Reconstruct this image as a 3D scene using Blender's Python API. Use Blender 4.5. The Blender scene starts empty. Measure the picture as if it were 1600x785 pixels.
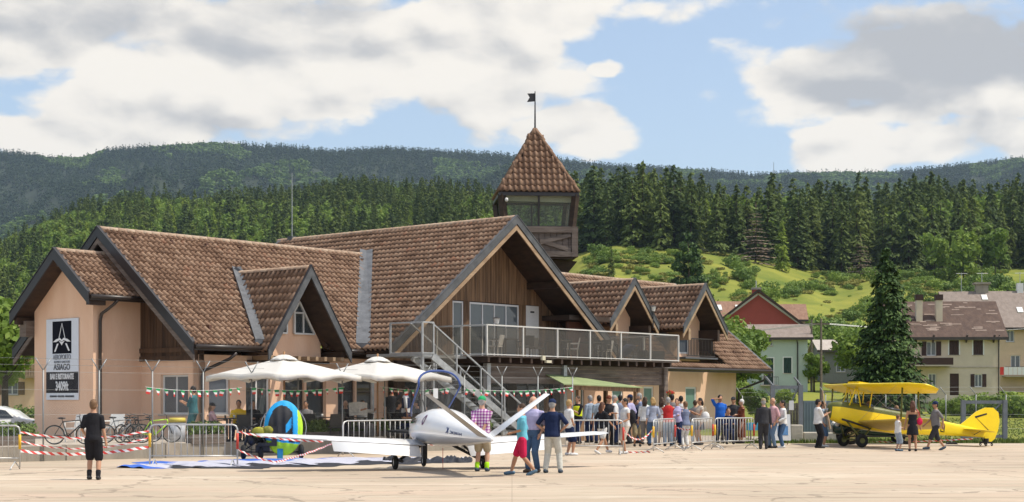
import bpy, bmesh, math, random
import numpy as np
from mathutils import Vector, Matrix
R = math.radians
PI = math.pi
scene = bpy.context.scene
COL = scene.collection
random.seed(7)
rng = np.random.default_rng(7)

# ------------------------------------------------------------------ camera
FPX, CAMZ, HZ = 2420.0, 1.7, 626.0
cam_d = bpy.data.cameras.new('camera'); cam = bpy.data.objects.new('camera', cam_d); COL.objects.link(cam)
cam.location = (0, 0, CAMZ); cam.rotation_euler = (R(90), 0, 0)
cam_d.sensor_width = 36; cam_d.lens = FPX / 1600 * 36
cam_d.shift_y = (HZ - 392.5) / 1600
cam_d.clip_start = 0.5; cam_d.clip_end = 30000
scene.camera = cam

# ------------------------------------------------------------------ sun, sky, exposure
SUN_EL, SUN_DIR = R(61), Vector((0.985, -0.17, 0)).normalized()     # SUN_DIR: horizontal direction towards the sun
sun_d = bpy.data.lights.new('sun', 'SUN'); sun = bpy.data.objects.new('sun', sun_d); COL.objects.link(sun)
sun_d.energy = 3.3; sun_d.angle = R(0.55); sun_d.color = (1.0, 0.93, 0.80)
to_sun = Vector((SUN_DIR.x * math.cos(SUN_EL), SUN_DIR.y * math.cos(SUN_EL), math.sin(SUN_EL)))
sun.rotation_euler = to_sun.to_track_quat('Z', 'Y').to_euler(); sun.location = (60, -20, 90)
scene.view_settings.view_transform = 'Standard'
scene.view_settings.look = 'None'
scene.view_settings.exposure = 0.5
scene.view_settings.gamma = 1.0
scene.cycles.use_denoising = True
scene.cycles.max_bounces = 6; scene.cycles.diffuse_bounces = 2; scene.cycles.glossy_bounces = 2
scene.cycles.transmission_bounces = 3; scene.cycles.transparent_max_bounces = 12; scene.cycles.volume_bounces = 0
scene.cycles.caustics_reflective = False; scene.cycles.caustics_refractive = False
scene.cycles.sample_clamp_indirect = 4

world = bpy.data.worlds.new('World'); scene.world = world; world.use_nodes = True
def build_world():
    nt = world.node_tree; N = nt.nodes; L = nt.links; N.clear()
    def nd(t, **k):
        n = N.new(t)
        for a, b in k.items(): setattr(n, a, b)
        return n
    def m(op, a, b=None, c=None):
        n = nd('ShaderNodeMath', operation=op)
        for i, x in enumerate((a, b, c)):
            if x is None: continue
            if isinstance(x, (int, float)): n.inputs[i].default_value = x
            else: L.new(x, n.inputs[i])
        return n.outputs[0]
    def vm(op, a, b=None):
        n = nd('ShaderNodeVectorMath', operation=op)
        for i, x in enumerate((a, b)):
            if x is None: continue
            if isinstance(x, (tuple, list)): n.inputs[i].default_value = x
            else: L.new(x, n.inputs[i])
        return n.outputs['Value'] if op == 'LENGTH' else n.outputs[0]
    sky = nd('ShaderNodeTexSky', sky_type='NISHITA'); sky.sun_disc = False
    sky.sun_elevation = SUN_EL; sky.sun_rotation = math.atan2(SUN_DIR.x, SUN_DIR.y)
    sky.altitude = 400; sky.air_density = 1.0; sky.dust_density = 2.4; sky.ozone_density = 1.0
    tc = nd('ShaderNodeTexCoord'); d = tc.outputs['Generated']
    def noise(vec, sc, det, rough, dist=0.0):
        n = nd('ShaderNodeTexNoise'); n.inputs['Scale'].default_value = sc; n.inputs['Detail'].default_value = det
        n.inputs['Roughness'].default_value = rough; n.inputs['Distortion'].default_value = dist
        L.new(vec, n.inputs['Vector']); return n
    ds = vm('MULTIPLY', d, (1, 1, 1.9))
    warp = noise(ds, 9.0, 4, 0.6)
    wv = vm('MULTIPLY', vm('SUBTRACT', warp.outputs['Color'], (0.5, 0.5, 0.5)), (0.075, 0.075, 0.045))
    dw = vm('ADD', d, wv)
    # big cumulus masses: (azimuth as px, elevation as py of a 1600 x 785 frame, half width, half height)
    def blob(px, py, rx, ry):
        v = Vector(((px - 800) / FPX, 1, (HZ - py) / FPX)).normalized()
        s = vm('MULTIPLY', vm('SUBTRACT', dw, tuple(v)), (FPX / rx, FPX / rx, FPX / ry))
        return m('SUBTRACT', 1.0, vm('LENGTH', s))
    spec = [(120, 40, 560, 120), (380, 95, 420, 105), (640, 60, 330, 120), (760, 120, 150, 115), (905, 195, 140, 52), (200, 170, 260, 78), (60, 205, 150, 55),
            (800, 10, 330, 62), (500, 165, 70, 32), (1450, 85, 300, 110), (1280, 130, 160, 72), (1600, 100, 330, 130), (1500, 160, 300, 50), (1420, 240, 190, 52), (1300, 240, 90, 42), (1600, 232, 210, 45), (935, 102, 42, 18)]
    B = None
    for s in spec:
        b = blob(*s)
        B = b if B is None else m('MAXIMUM', B, b)
    # elsewhere in the sky: broken cumulus of the same kind
    gen = noise(vm('MULTIPLY', d, (1, 1, 1.6)), 3.2, 3, 0.5)
    gfield = m('MULTIPLY', m('SUBTRACT', gen.outputs['Fac'], 0.5), 3.0)
    sep = nd('ShaderNodeSeparateXYZ'); L.new(d, sep.inputs[0])
    infront = m('MULTIPLY', m('GREATER_THAN', sep.outputs['Y'], 0.86), m('LESS_THAN', sep.outputs['Z'], 0.33))
    gf = m('SUBTRACT', gfield, m('MULTIPLY', infront, 3.0))
    B = m('MAXIMUM', B, gf)
    def puffs(vec):
        v = nd('ShaderNodeTexVoronoi', feature='F1'); v.inputs['Scale'].default_value = 17.0; v.inputs['Detail'].default_value = 1.0; v.inputs['Roughness'].default_value = 0.5
        L.new(vec, v.inputs['Vector']); n = noise(vec, 20.0, 6, 0.6)
        return m('ADD', m('MULTIPLY', m('SUBTRACT', 0.42, v.outputs['Distance']), 0.85), m('MULTIPLY', m('SUBTRACT', n.outputs['Fac'], 0.5), 1.0))
    dsw = vm('ADD', ds, vm('MULTIPLY', wv, (0.6, 0.6, 0.6)))
    p0, p1 = puffs(dsw), puffs(vm('ADD', dsw, (0.010, -0.002, 0.022)))
    dens = m('ADD', m('ADD', B, 0.20), p0)
    mr = nd('ShaderNodeMapRange', interpolation_type='SMOOTHSTEP'); mr.inputs['From Min'].default_value = -0.02; mr.inputs['From Max'].default_value = 0.30
    L.new(dens, mr.inputs['Value'])
    # self-shading: lit where the cloud thins towards the sun (right and up), greyer in the thick masses
    grey = None
    for (px, py, rx, ry, w) in ((1490, 80, 340, 125, 0.78), (1340, 140, 150, 60, 0.6), (150, 15, 520, 90, 0.40), (560, 25, 280, 65, 0.3), (330, 190, 200, 55, 0.25), (715, 195, 130, 50, 0.35), (1530, 285, 300, 30, 0.3)):
        q = m('MULTIPLY', m('MAXIMUM', blob(px, py, rx, ry), 0.0), w * 1.5); grey = q if grey is None else m('MAXIMUM', grey, q)
    lowf = noise(ds, 5.0, 2, 0.5)
    gs = m('ADD', m('ADD', m('MULTIPLY', m('SUBTRACT', p1, p0), 0.85), m('MULTIPLY', m('SUBTRACT', lowf.outputs['Fac'], 0.5), 0.5)), m('ADD', grey, m('MULTIPLY', m('MINIMUM', dens, 0.9), 0.22)))
    g = nd('ShaderNodeMapRange', interpolation_type='SMOOTHSTEP'); g.inputs['From Min'].default_value = -0.05; g.inputs['From Max'].default_value = 0.92
    L.new(gs, g.inputs['Value'])
    cc = nd('ShaderNodeMix', data_type='RGBA'); L.new(g.outputs[0], cc.inputs[0])
    cc.inputs[6].default_value = (4.95, 4.65, 4.2, 1); cc.inputs[7].default_value = (2.5, 2.52, 2.6, 1)
    mix = nd('ShaderNodeMix', data_type='RGBA')
    veil = nd('ShaderNodeMix', data_type='RGBA'); veil.inputs[0].default_value = 0.28; veil.inputs[7].default_value = (2.5, 2.75, 2.95, 1); L.new(sky.outputs[0], veil.inputs[6])     # thin high haze over the blue
    L.new(mr.outputs[0], mix.inputs[0]); L.new(veil.outputs[2], mix.inputs[6]); L.new(cc.outputs[2], mix.inputs[7])
    bg = nd('ShaderNodeBackground'); bg.inputs['Strength'].default_value = 0.15
    L.new(mix.outputs[2], bg.inputs['Color'])
    out = nd('ShaderNodeOutputWorld'); L.new(bg.outputs[0], out.inputs['Surface'])
    world.cycles.sampling_method = 'MANUAL'; world.cycles.sample_map_resolution = 256
build_world()

# ------------------------------------------------------------------ helpers
def G(px, py, z=0.0):                      # ground point seen at a photo pixel
    Y = FPX * (CAMZ - z) / (py - HZ); return ((px - 800) / FPX * Y, Y)
def AX(px, Y): return (px - 800) / FPX * Y
def AZ(py, Y): return CAMZ + (HZ - py) / FPX * Y

MATS = {}
def mat(name, col=(.5,.5,.5), rough=0.7, metal=0.0, var=0.0, scale=4.0, col2=None, bump=0.0, bscale=None, stretch=None, isl=0.0, ow=0.0, spec=0.35, coat=0.0, detail=4):
    if name in MATS: return MATS[name]
    M = bpy.data.materials.new(name); M.use_nodes = True; MATS[name] = M
    nt = M.node_tree; b = nt.nodes['Principled BSDF']
    b.inputs['Roughness'].default_value = rough; b.inputs['Metallic'].default_value = metal
    b.inputs['Specular IOR Level'].default_value = spec; b.inputs['Coat Weight'].default_value = coat
    c = tuple(col) + (1,)
    b.inputs['Base Color'].default_value = c
    if var or col2 or bump or isl:
        tc = nt.nodes.new('ShaderNodeTexCoord'); mp = nt.nodes.new('ShaderNodeMapping')
        if stretch: mp.inputs['Scale'].default_value = stretch
        nt.links.new(tc.outputs['Object'], mp.inputs[0])
        no = nt.nodes.new('ShaderNodeTexNoise'); no.inputs['Scale'].default_value = scale; no.inputs['Detail'].default_value = detail
        no.inputs['Roughness'].default_value = 0.6
        nt.links.new(mp.outputs[0], no.inputs['Vector'])
        fac = no.outputs['Fac']
        rm = nt.nodes.new('ShaderNodeMapRange'); rm.inputs['From Min'].default_value = 0.3; rm.inputs['From Max'].default_value = 0.7
        nt.links.new(fac, rm.inputs['Value']); fac = rm.outputs[0]
        if isl:
            ge = nt.nodes.new('ShaderNodeNewGeometry'); oi = nt.nodes.new('ShaderNodeObjectInfo')
            ad = nt.nodes.new('ShaderNodeMath'); ad.operation = 'ADD'; nt.links.new(ge.outputs['Random Per Island'], ad.inputs[0]); nt.links.new(oi.outputs['Random'], ad.inputs[1])
            fr = nt.nodes.new('ShaderNodeMath'); fr.operation = 'FRACT'; nt.links.new(ad.outputs[0], fr.inputs[0])
            if ow:
                om = nt.nodes.new('ShaderNodeMix'); om.inputs[0].default_value = ow; nt.links.new(ge.outputs['Random Per Island'], om.inputs[2]); nt.links.new(oi.outputs['Random'], om.inputs[3]); fr = om
            mx = nt.nodes.new('ShaderNodeMix'); mx.inputs[0].default_value = isl
            nt.links.new(fac, mx.inputs[2]); nt.links.new(fr.outputs[0], mx.inputs[3]); fac = mx.outputs[0]
        if var or col2:
            cr = nt.nodes.new('ShaderNodeMix'); cr.data_type = 'RGBA'
            if col2: A, B = c, tuple(col2) + (1,)
            else: A, B = tuple(min(1, x * (1 - var)) for x in col) + (1,), tuple(min(1, x * (1 + var)) for x in col) + (1,)
            cr.inputs[6].default_value = A; cr.inputs[7].default_value = B
            nt.links.new(fac, cr.inputs[0]); nt.links.new(cr.outputs[2], b.inputs['Base Color'])
        if bump:
            bn = nt.nodes.new('ShaderNodeTexNoise'); bn.inputs['Scale'].default_value = bscale or scale * 4; bn.inputs['Detail'].default_value = 3
            nt.links.new(mp.outputs[0], bn.inputs['Vector'])
            bp = nt.nodes.new('ShaderNodeBump'); bp.inputs['Strength'].default_value = bump; bp.inputs['Distance'].default_value = 0.03
            nt.links.new(bn.outputs['Fac'], bp.inputs['Height']); nt.links.new(bp.outputs[0], b.inputs['Normal'])
    return M
def ramp_mat(name, stops, rough=0.85, scale=1.2, isl=0.75, spec=0.25, bump=0.0, transl=0.0, ow=0.0):
    """colour picked per loose piece (and per object) from a ramp, mixed with a noise"""
    M = mat(name, stops[0][1], rough, var=0.01, scale=scale, isl=isl, spec=spec, bump=bump, ow=ow)
    nt = M.node_tree; mix = [n for n in nt.nodes if n.type == 'MIX' and n.data_type == 'RGBA'][0]
    fac = mix.inputs[0].links[0].from_socket
    cr = nt.nodes.new('ShaderNodeValToRGB'); e = cr.color_ramp.elements
    e[0].position, e[0].color = stops[0][0], tuple(stops[0][1]) + (1,)
    e[1].position, e[1].color = stops[-1][0], tuple(stops[-1][1]) + (1,)
    for p, c in stops[1:-1]:
        x = e.new(p); x.color = tuple(c) + (1,)
    nt.links.new(fac, cr.inputs[0]); nt.links.new(cr.outputs[0], nt.nodes['Principled BSDF'].inputs['Base Color'])
    if transl:
        b = nt.nodes['Principled BSDF']; t = nt.nodes.new('ShaderNodeBsdfTranslucent'); nt.links.new(cr.outputs[0], t.inputs[0])
        ms = nt.nodes.new('ShaderNodeMixShader'); ms.inputs[0].default_value = transl
        nt.links.new(b.outputs[0], ms.inputs[1]); nt.links.new(t.outputs[0], ms.inputs[2]); nt.links.new(ms.outputs[0], nt.nodes['Material Output'].inputs[0])
    return M
def glass(name, tint=(0.8, 0.88, 0.88), clear=0.75, rough=0.03):
    if name in MATS: return MATS[name]
    M = bpy.data.materials.new(name); M.use_nodes = True; MATS[name] = M; nt = M.node_tree
    b = nt.nodes['Principled BSDF']; b.inputs['Base Color'].default_value = tuple(x * 0.3 for x in tint) + (1,); b.inputs['Roughness'].default_value = rough
    b.inputs['Specular IOR Level'].default_value = 0.8
    t = nt.nodes.new('ShaderNodeBsdfTransparent'); t.inputs[0].default_value = tuple(tint) + (1,)
    ms = nt.nodes.new('ShaderNodeMixShader'); ms.inputs[0].default_value = clear
    nt.links.new(b.outputs[0], ms.inputs[1]); nt.links.new(t.outputs[0], ms.inputs[2]); nt.links.new(ms.outputs[0], nt.nodes['Material Output'].inputs[0])
    return M

class MB:
    def __init__(s): s.v = []; s.f = []; s.m = []
    def add(s, vs, fs, mi=0):
        o = len(s.v); s.v.extend([tuple(p) for p in vs]); s.f.extend([tuple(o + i for i in f) for f in fs]); s.m.extend([mi] * len(fs)); return s
    def box(s, x0, x1, y0, y1, z0, z1, mi=0):
        return s.add([(x0,y0,z0),(x1,y0,z0),(x1,y1,z0),(x0,y1,z0),(x0,y0,z1),(x1,y0,z1),(x1,y1,z1),(x0,y1,z1)],
                     [(3,2,1,0),(4,5,6,7),(0,1,5,4),(1,2,6,5),(2,3,7,6),(3,0,4,7)], mi)
    def beam(s, p, q, w, h, mi=0, up=(0,0,1)):
        p, q = Vector(p), Vector(q); d = (q - p).normalized(); up = Vector(up)
        if abs(d.dot(up)) > 0.98: up = Vector((0,1,0))
        sd = d.cross(up).normalized() * (w / 2); u2 = sd.normalized().cross(d).normalized() * (h / 2)
        return s.add([p-sd-u2, p+sd-u2, p+sd+u2, p-sd+u2, q-sd-u2, q+sd-u2, q+sd+u2, q-sd+u2],
                     [(0,1,2,3),(7,6,5,4),(0,4,5,1),(1,5,6,2),(2,6,7,3),(3,7,4,0)], mi)
    def tube(s, pts, rad, n=8, mi=0, cap=True, flat=1.0):
        pts = [Vector(p) for p in pts]; k = len(pts)
        rad = [rad] * k if isinstance(rad, (int, float)) else rad
        ref = None; vs = []
        for i, p in enumerate(pts):
            d = (pts[min(i + 1, k - 1)] - pts[max(i - 1, 0)]).normalized()
            if ref is None: ref = Vector((0,0,1)) if abs(d.z) < 0.9 else Vector((0,1,0))
            a = d.cross(ref); a = a.normalized() if a.length > 1e-6 else d.orthogonal().normalized()
            b = a.cross(d).normalized(); ref = b
            for j in range(n):
                t = 2 * PI * j / n; vs.append(p + a * (math.cos(t) * rad[i]) + b * (math.sin(t) * rad[i] * flat))
        fs = [(i*n+j, i*n+(j+1)%n, (i+1)*n+(j+1)%n, (i+1)*n+j) for i in range(k-1) for j in range(n)]
        if cap: fs += [tuple(range(n-1, -1, -1)), tuple((k-1)*n+j for j in range(n))]
        return s.add(vs, fs, mi)
    def loft(s, rings, mi=0, cap=True):
        n = len(rings[0]); vs = [p for r in rings for p in r]; k = len(rings)
        fs = [(i*n+j, i*n+(j+1)%n, (i+1)*n+(j+1)%n, (i+1)*n+j) for i in range(k-1) for j in range(n)]
        if cap: fs += [tuple(range(n-1, -1, -1)), tuple((k-1)*n+j for j in range(n))]
        return s.add(vs, fs, mi)
    def ell(s, c, r, n=10, mi=0):
        k = max(5, n // 2 + 1); vs = [(c[0], c[1], c[2] - r[2])]
        for i in range(1, k):
            t = PI * i / k - PI / 2
            for j in range(n):
                a = 2 * PI * j / n; vs.append((c[0]+r[0]*math.cos(t)*math.cos(a), c[1]+r[1]*math.cos(t)*math.sin(a), c[2]+r[2]*math.sin(t)))
        vs.append((c[0], c[1], c[2] + r[2])); top = len(vs) - 1
        fs = [(0, 1+(j+1)%n, 1+j) for j in range(n)]
        for i in range(k-2):
            fs += [(1+i*n+j, 1+i*n+(j+1)%n, 1+(i+1)*n+(j+1)%n, 1+(i+1)*n+j) for j in range(n)]
        fs += [(1+(k-2)*n+j, 1+(k-2)*n+(j+1)%n, top) for j in range(n)]
        return s.add(vs, fs, mi)
    def prism(s, poly, d, mi=0):                      # poly: 3D points (planar), d: extrusion vector
        n = len(poly); d = Vector(d); P0 = [Vector(p) for p in poly]
        return s.add(P0 + [p + d for p in P0], [tuple(range(n-1, -1, -1)), tuple(range(n, 2*n))] + [(i, (i+1)%n, n+(i+1)%n, n+i) for i in range(n)], mi)
    def torus(s, c, R0, r, axis='x', n=24, k=6, mi=0):
        vs = []
        for i in range(n):
            a = 2*PI*i/n
            for j in range(k):
                b = 2*PI*j/k; q = R0 + r*math.cos(b); w = r*math.sin(b)
                p = {'x': (w, q*math.cos(a), q*math.sin(a)), 'y': (q*math.cos(a), w, q*math.sin(a)), 'z': (q*math.cos(a), q*math.sin(a), w)}[axis]
                vs.append((c[0]+p[0], c[1]+p[1], c[2]+p[2]))
        return s.add(vs, [(i*k+j, ((i+1)%n)*k+j, ((i+1)%n)*k+(j+1)%k, i*k+(j+1)%k) for i in range(n) for j in range(k)], mi)
    def mesh(s, name, mats, smooth=False):
        me = bpy.data.meshes.new(name); me.from_pydata([tuple(p) for p in s.v], [], s.f)
        if not isinstance(mats, (list, tuple)): mats = [mats]
        for m_ in mats: me.materials.append(m_)
        if len(mats) > 1: me.polygons.foreach_set('material_index', s.m)
        if smooth: me.polygons.foreach_set('use_smooth', [True] * len(me.polygons))
        bm = bmesh.new(); bm.from_mesh(me); bmesh.ops.recalc_face_normals(bm, faces=bm.faces); bm.to_mesh(me); bm.free()
        return me
    def build(s, name, mats, parent=None, smooth=False, loc=None):
        return obj(name, s.mesh(name, mats, smooth), parent, loc)
def obj(name, me, parent=None, loc=None, rz=None):
    o = bpy.data.objects.new(name, me); COL.objects.link(o)
    if parent: o.parent = parent
    if loc is not None: o.location = loc
    if rz is not None: o.rotation_euler = (0, 0, rz)
    return o
def tag(o, label, cat, group=None):
    o['label'] = label; o['category'] = cat
    if group: o['group'] = group
    return o
def thing(name, label, cat, loc=(0,0,0), rz=0.0, group=None):
    return tag(obj(name, None, None, loc, rz), label, cat, group)
def struct(o): o['kind'] = 'structure'; return o
def stuff(o): o['kind'] = 'stuff'; return o
def copy_tree(o, parent=None):
    c = o.copy(); COL.objects.link(c); c.parent = parent
    for ch in list(o.children): copy_tree(ch, c)
    return c
def text_mesh(txt, size, sx=1.0, bold=0.0, extr=0.006):
    cu = bpy.data.curves.new('lettering', 'FONT'); cu.body = txt; cu.size = size; cu.align_x = 'CENTER'; cu.align_y = 'CENTER'; cu.extrude = extr; cu.offset = bold; cu.resolution_u = 3
    t = bpy.data.objects.new('tmp', cu); COL.objects.link(t)
    dg = bpy.context.evaluated_depsgraph_get(); me = bpy.data.meshes.new_from_object(t.evaluated_get(dg))
    bpy.data.objects.remove(t); bpy.data.curves.remove(cu)
    for v in me.vertices: v.co.x *= sx
    return me
def lettering(txt, size, mtl, parent, M4, sx=1.0, bold=0.0):
    me = text_mesh(txt, size, sx, bold); me.materials.clear(); me.materials.append(mtl); me.transform(M4)
    return obj('lettering', me, parent)
# ------------------------------------------------------------------ terrain
def interp(x, xs, ys): return np.interp(x, xs, ys)
def vnoise(x, y, seed=0):
    def hsh(i, j): 
        n = (i.astype(np.int64) * 374761393 + j.astype(np.int64) * 668265263 + seed * 1442695) & 0x7fffffff
        n = (n ^ (n >> 13)) * 1274126177 & 0x7fffffff
        return ((n ^ (n >> 16)) & 0xffff) / 65535.0
    i, j = np.floor(x), np.floor(y); fx, fy = x - i, y - j
    fx, fy = fx*fx*(3-2*fx), fy*fy*(3-2*fy)
    return (hsh(i,j)*(1-fx)+hsh(i+1,j)*fx)*(1-fy) + (hsh(i,j+1)*(1-fx)+hsh(i+1,j+1)*fx)*fy
def fbm(x, y, seed=0): return vnoise(x,y,seed)*.55 + vnoise(x*2.1,y*2.1,seed+1)*.28 + vnoise(x*4.3,y*4.3,seed+2)*.17
FAR_Y = 3000.0
def far_sky(px):  return interp(px, [-1400,-300,0,70,130,160,250,330,450,520,600,700,780,870,950,1100,1180,1240,1300,1400,1500,1600,1900,3000],
                                    [250,238,235,243,246,233,226,222,228,236,231,237,241,247,258,265,273,270,268,268,258,246,230,240])
def mid_sky(px):  return interp(px, [-1400,-200,0,60,120,180,240,320,450,550,700,770,900,1000,1200,1400,1600,2200,3000],
                                    [400,385,372,345,322,310,301,306,302,287,291,287,284,285,286,280,273,262,270])
def crest_Y(px):  return interp(px, [-1400,600,900,3000],[900,900,560,560])
def crest_Z(px):  
    Y = crest_Y(px); return CAMZ + (HZ - mid_sky(px))/FPX*Y - interp(px,[-500,700,900,3000],[17,18,23,23])
def edge_Y(px):   return interp(px, [-1400,500,850,900,1100,1300,1600,3000],[400,400,395,385,372,378,385,390])
def edge_Z(px):   return interp(px, [-1400,300,700,900,960,1050,1180,1300,1500,1600,3000],[8,10,22,38,40,38,35.5,32.3,33.8,34,35])
def height(px, Y):
    px = np.asarray(px, float); Y = np.asarray(Y, float)
    eY, eZ, cY, cZ = edge_Y(px), edge_Z(px), crest_Y(px), crest_Z(px)
    right = np.clip((px-650)/300, 0, 1)
    z0 = interp(Y, [66,95,130,150,200,260],[0,1.0,1.6,2.4,6.0,12.5])
    zl = interp(Y, [66,130,260],[0,0.6,3.0])
    a = zl*(1-right) + z0*right
    base260 = 3.0*(1-right) + 12.5*right
    s1 = np.clip((Y-260)/(eY-260),0,1); s2 = np.clip((Y-eY)/(cY-eY),0,1)
    b = base260 + (eZ-base260)*s1
    c = eZ + (cZ-eZ)*(s2*0.35+0.65*np.sin(s2*PI/2))
    z = np.where(Y < 260, a, np.where(Y < eY, b, c))
    dip = cZ*0.72
    s3 = np.clip((Y-cY)/420,0,1); s3 = s3*s3*(3-2*s3)
    z = np.where(Y > cY, cZ + (dip-cZ)*s3, z)
    fZ = CAMZ + (HZ-far_sky(px))/FPX*FAR_Y - 11
    s4 = np.clip((Y-(cY+420))/(FAR_Y-cY-420),0,1)
    rug = (fbm(px/120.0, Y/330.0, 5)-0.5)*150*np.sin(np.clip(s4,0,1)*PI)
    rise = s4**1.25
    z = np.where(Y > cY+420, dip + (fZ-dip)*rise + rug, z)
    z = np.where(Y > FAR_Y, fZ - (Y-FAR_Y)*0.35, z)
    mead = np.clip((Y-110)/120,0,1)*np.clip((eY+30-Y)/60,0,1)
    z = z + mead*(fbm(px/60.0, Y/26.0, 9)-0.5)*3.2
    return z
def hXY(X, Y): 
    return float(height(np.array([800+X/Y*FPX]), np.array([Y]))[0]) if Y > 66 else 0.0

def build_terrain():
    pxs = np.concatenate([np.linspace(-1400,-120,22,endpoint=False), np.linspace(-120,1720,185), np.linspace(1730,3000,22)])
    Ys = np.concatenate([[-90,-40,0,30,50,62], np.linspace(66,150,22), np.linspace(155,420,54), np.linspace(430,960,40), np.linspace(990,3000,64), [3040,3100,3300,3700,4300]])
    PXg, Yg = np.meshgrid(pxs, Ys)
    X = (PXg-800)/FPX*np.maximum(Yg,66) ; Z = np.where(Yg > 66, height(PXg, np.maximum(Yg,66.01)), 0) - 0.012
    n, k = Yg.shape
    v = np.stack([X,Yg,Z],-1).reshape(-1,3)
    i = np.arange(n-1)[:,None]*k + np.arange(k-1)[None,:]
    f = np.stack([i,i+1,i+k+1,i+k],-1).reshape(-1,4)
    me = bpy.data.meshes.new('terrain'); me.from_pydata(v.tolist(), [], f.tolist())
    me.polygons.foreach_set('use_smooth', [True]*len(me.polygons))
    M = mat('meadow', (0.27,0.265,0.05), 0.95, col2=(0.10,0.145,0.028), scale=0.075, bump=0.5, bscale=0.6, spec=0.1, detail=7)
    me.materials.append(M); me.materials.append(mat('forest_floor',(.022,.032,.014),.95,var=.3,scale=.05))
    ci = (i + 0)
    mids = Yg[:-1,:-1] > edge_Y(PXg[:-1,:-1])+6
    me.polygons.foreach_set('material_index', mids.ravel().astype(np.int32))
    return struct(obj('terrain', me))
build_terrain()

# ------------------------------------------------------------------ apron, terrace, kerbs
def concrete_apron():
    M = bpy.data.materials.new('apron_concrete'); M.use_nodes = True; nt = M.node_tree; N = nt.nodes; L = nt.links; b = N['Principled BSDF']
    b.inputs['Roughness'].default_value = 0.9; b.inputs['Specular IOR Level'].default_value = 0.2
    tc = N.new('ShaderNodeTexCoord')
    def no(sc, st, det=5, rough=0.6):
        mp = N.new('ShaderNodeMapping'); mp.inputs['Scale'].default_value = st; L.new(tc.outputs['Object'], mp.inputs[0])
        n = N.new('ShaderNodeTexNoise'); n.inputs['Scale'].default_value = sc; n.inputs['Detail'].default_value = det; n.inputs['Roughness'].default_value = rough
        L.new(mp.outputs[0], n.inputs[0]); return n.outputs['Fac']
    def mix(f, a, c, mode='MIX'):
        m = N.new('ShaderNodeMix'); m.data_type = 'RGBA'; m.blend_type = mode
        for i, x in ((0, f), (6, a), (7, c)):
            if isinstance(x, tuple): m.inputs[i].default_value = x + (1,)
            elif isinstance(x, float): m.inputs[i].default_value = x
            else: L.new(x, m.inputs[i])
        return m.outputs[2]
    def rng_(v, a, c):
        m = N.new('ShaderNodeMapRange'); m.inputs[1].default_value = a; m.inputs[2].default_value = c; L.new(v, m.inputs[0]); return m.outputs[0]
    c = mix(rng_(no(0.16, (0.6,1,1)), 0.35, 0.65), (0.37,0.305,0.228), (0.52,0.435,0.330))
    c = mix(rng_(no(1.1, (0.25,1,1)), 0.4, 0.7), c, (0.49,0.375,0.285))
    c = mix(rng_(no(0.33, (0.3,1.2,1), 8, 0.75), 0.52, 0.66), c, (0.57,0.49,0.385))
    c = mix(rng_(no(3.2, (0.35,1,1), 6, 0.7), 0.55, 0.75), c, (0.34,0.275,0.205))
    c = mix(rng_(no(0.5, (0.12,1.6,1), 6, 0.7), 0.56, 0.70), c, (0.32,0.26,0.195))
    st = mix(rng_(no(0.9, (0.5,1.0,1), 3), 0.70, 0.74), c, (0.20,0.165,0.13))
    st = mix(rng_(no(2.1, (0.7,.8,1), 2), 0.715, 0.745), st, (0.13,0.10,0.08)); st = mix(rng_(no(5.0, (0.45,.6,1), 2), 0.73, 0.76), st, (0.22,0.17,0.13))       # oil and rubber spots
    vo = N.new('ShaderNodeTexVoronoi'); vo.feature = 'DISTANCE_TO_EDGE'; vo.inputs['Scale'].default_value = 0.16
    wn = N.new('ShaderNodeTexNoise'); wn.inputs['Scale'].default_value = 0.9; wn.inputs['Detail'].default_value = 6; L.new(tc.outputs['Object'], wn.inputs[0])
    wa = N.new('ShaderNodeVectorMath'); wa.operation = 'MULTIPLY_ADD'; L.new(wn.outputs['Color'], wa.inputs[0]); wa.inputs[1].default_value = (2.2,2.2,0); L.new(tc.outputs['Object'], wa.inputs[2]); L.new(wa.outputs[0], vo.inputs['Vector'])
    ck_ = N.new('ShaderNodeMath'); ck_.operation = 'LESS_THAN'; ck_.inputs[1].default_value = 0.0065; L.new(vo.outputs['Distance'], ck_.inputs[0])
    cm_ = N.new('ShaderNodeMath'); cm_.operation = 'MULTIPLY'; cm_.inputs[1].default_value = 0.6; L.new(ck_.outputs[0], cm_.inputs[0])
    st = mix(cm_.outputs[0], st, (0.20,0.165,0.125))        # cracks
    # slab joints every 5 m
    sx = N.new('ShaderNodeSeparateXYZ'); L.new(tc.outputs['Object'], sx.inputs[0])
    js = []
    for ax in (0, 1):
        d = N.new('ShaderNodeMath'); d.operation = 'PINGPONG'; d.inputs[1].default_value = 2.5; L.new(sx.outputs[ax], d.inputs[0])
        l = N.new('ShaderNodeMath'); l.operation = 'LESS_THAN'; l.inputs[1].default_value = 0.011; L.new(d.outputs[0], l.inputs[0]); js.append(l.outputs[0])
    mxj = N.new('ShaderNodeMath'); mxj.operation = 'MAXIMUM'; L.new(js[0], mxj.inputs[0]); L.new(js[1], mxj.inputs[1])
    ml = N.new('ShaderNodeMath'); ml.operation = 'MULTIPLY'; ml.inputs[1].default_value = 0.30; L.new(mxj.outputs[0], ml.inputs[0])
    col = mix(ml.outputs[0], st, (0.2,0.165,0.13))
    L.new(col, b.inputs['Base Color'])
    bp = N.new('ShaderNodeBump'); bp.inputs['Strength'].default_value = 0.35; bp.inputs['Distance'].default_value = 0.02
    L.new(no(14, (1,1,1), 4), bp.inputs['Height']); L.new(bp.outputs[0], b.inputs['Normal'])
    return M
APRON = concrete_apron()
FD = Vector((0.763, 0.646, 0)); FN = Vector((-0.646, 0.763, 0)); F0 = Vector((-13.13, 43.3, 0))    # fence / terrace line, into-terrace normal
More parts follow.
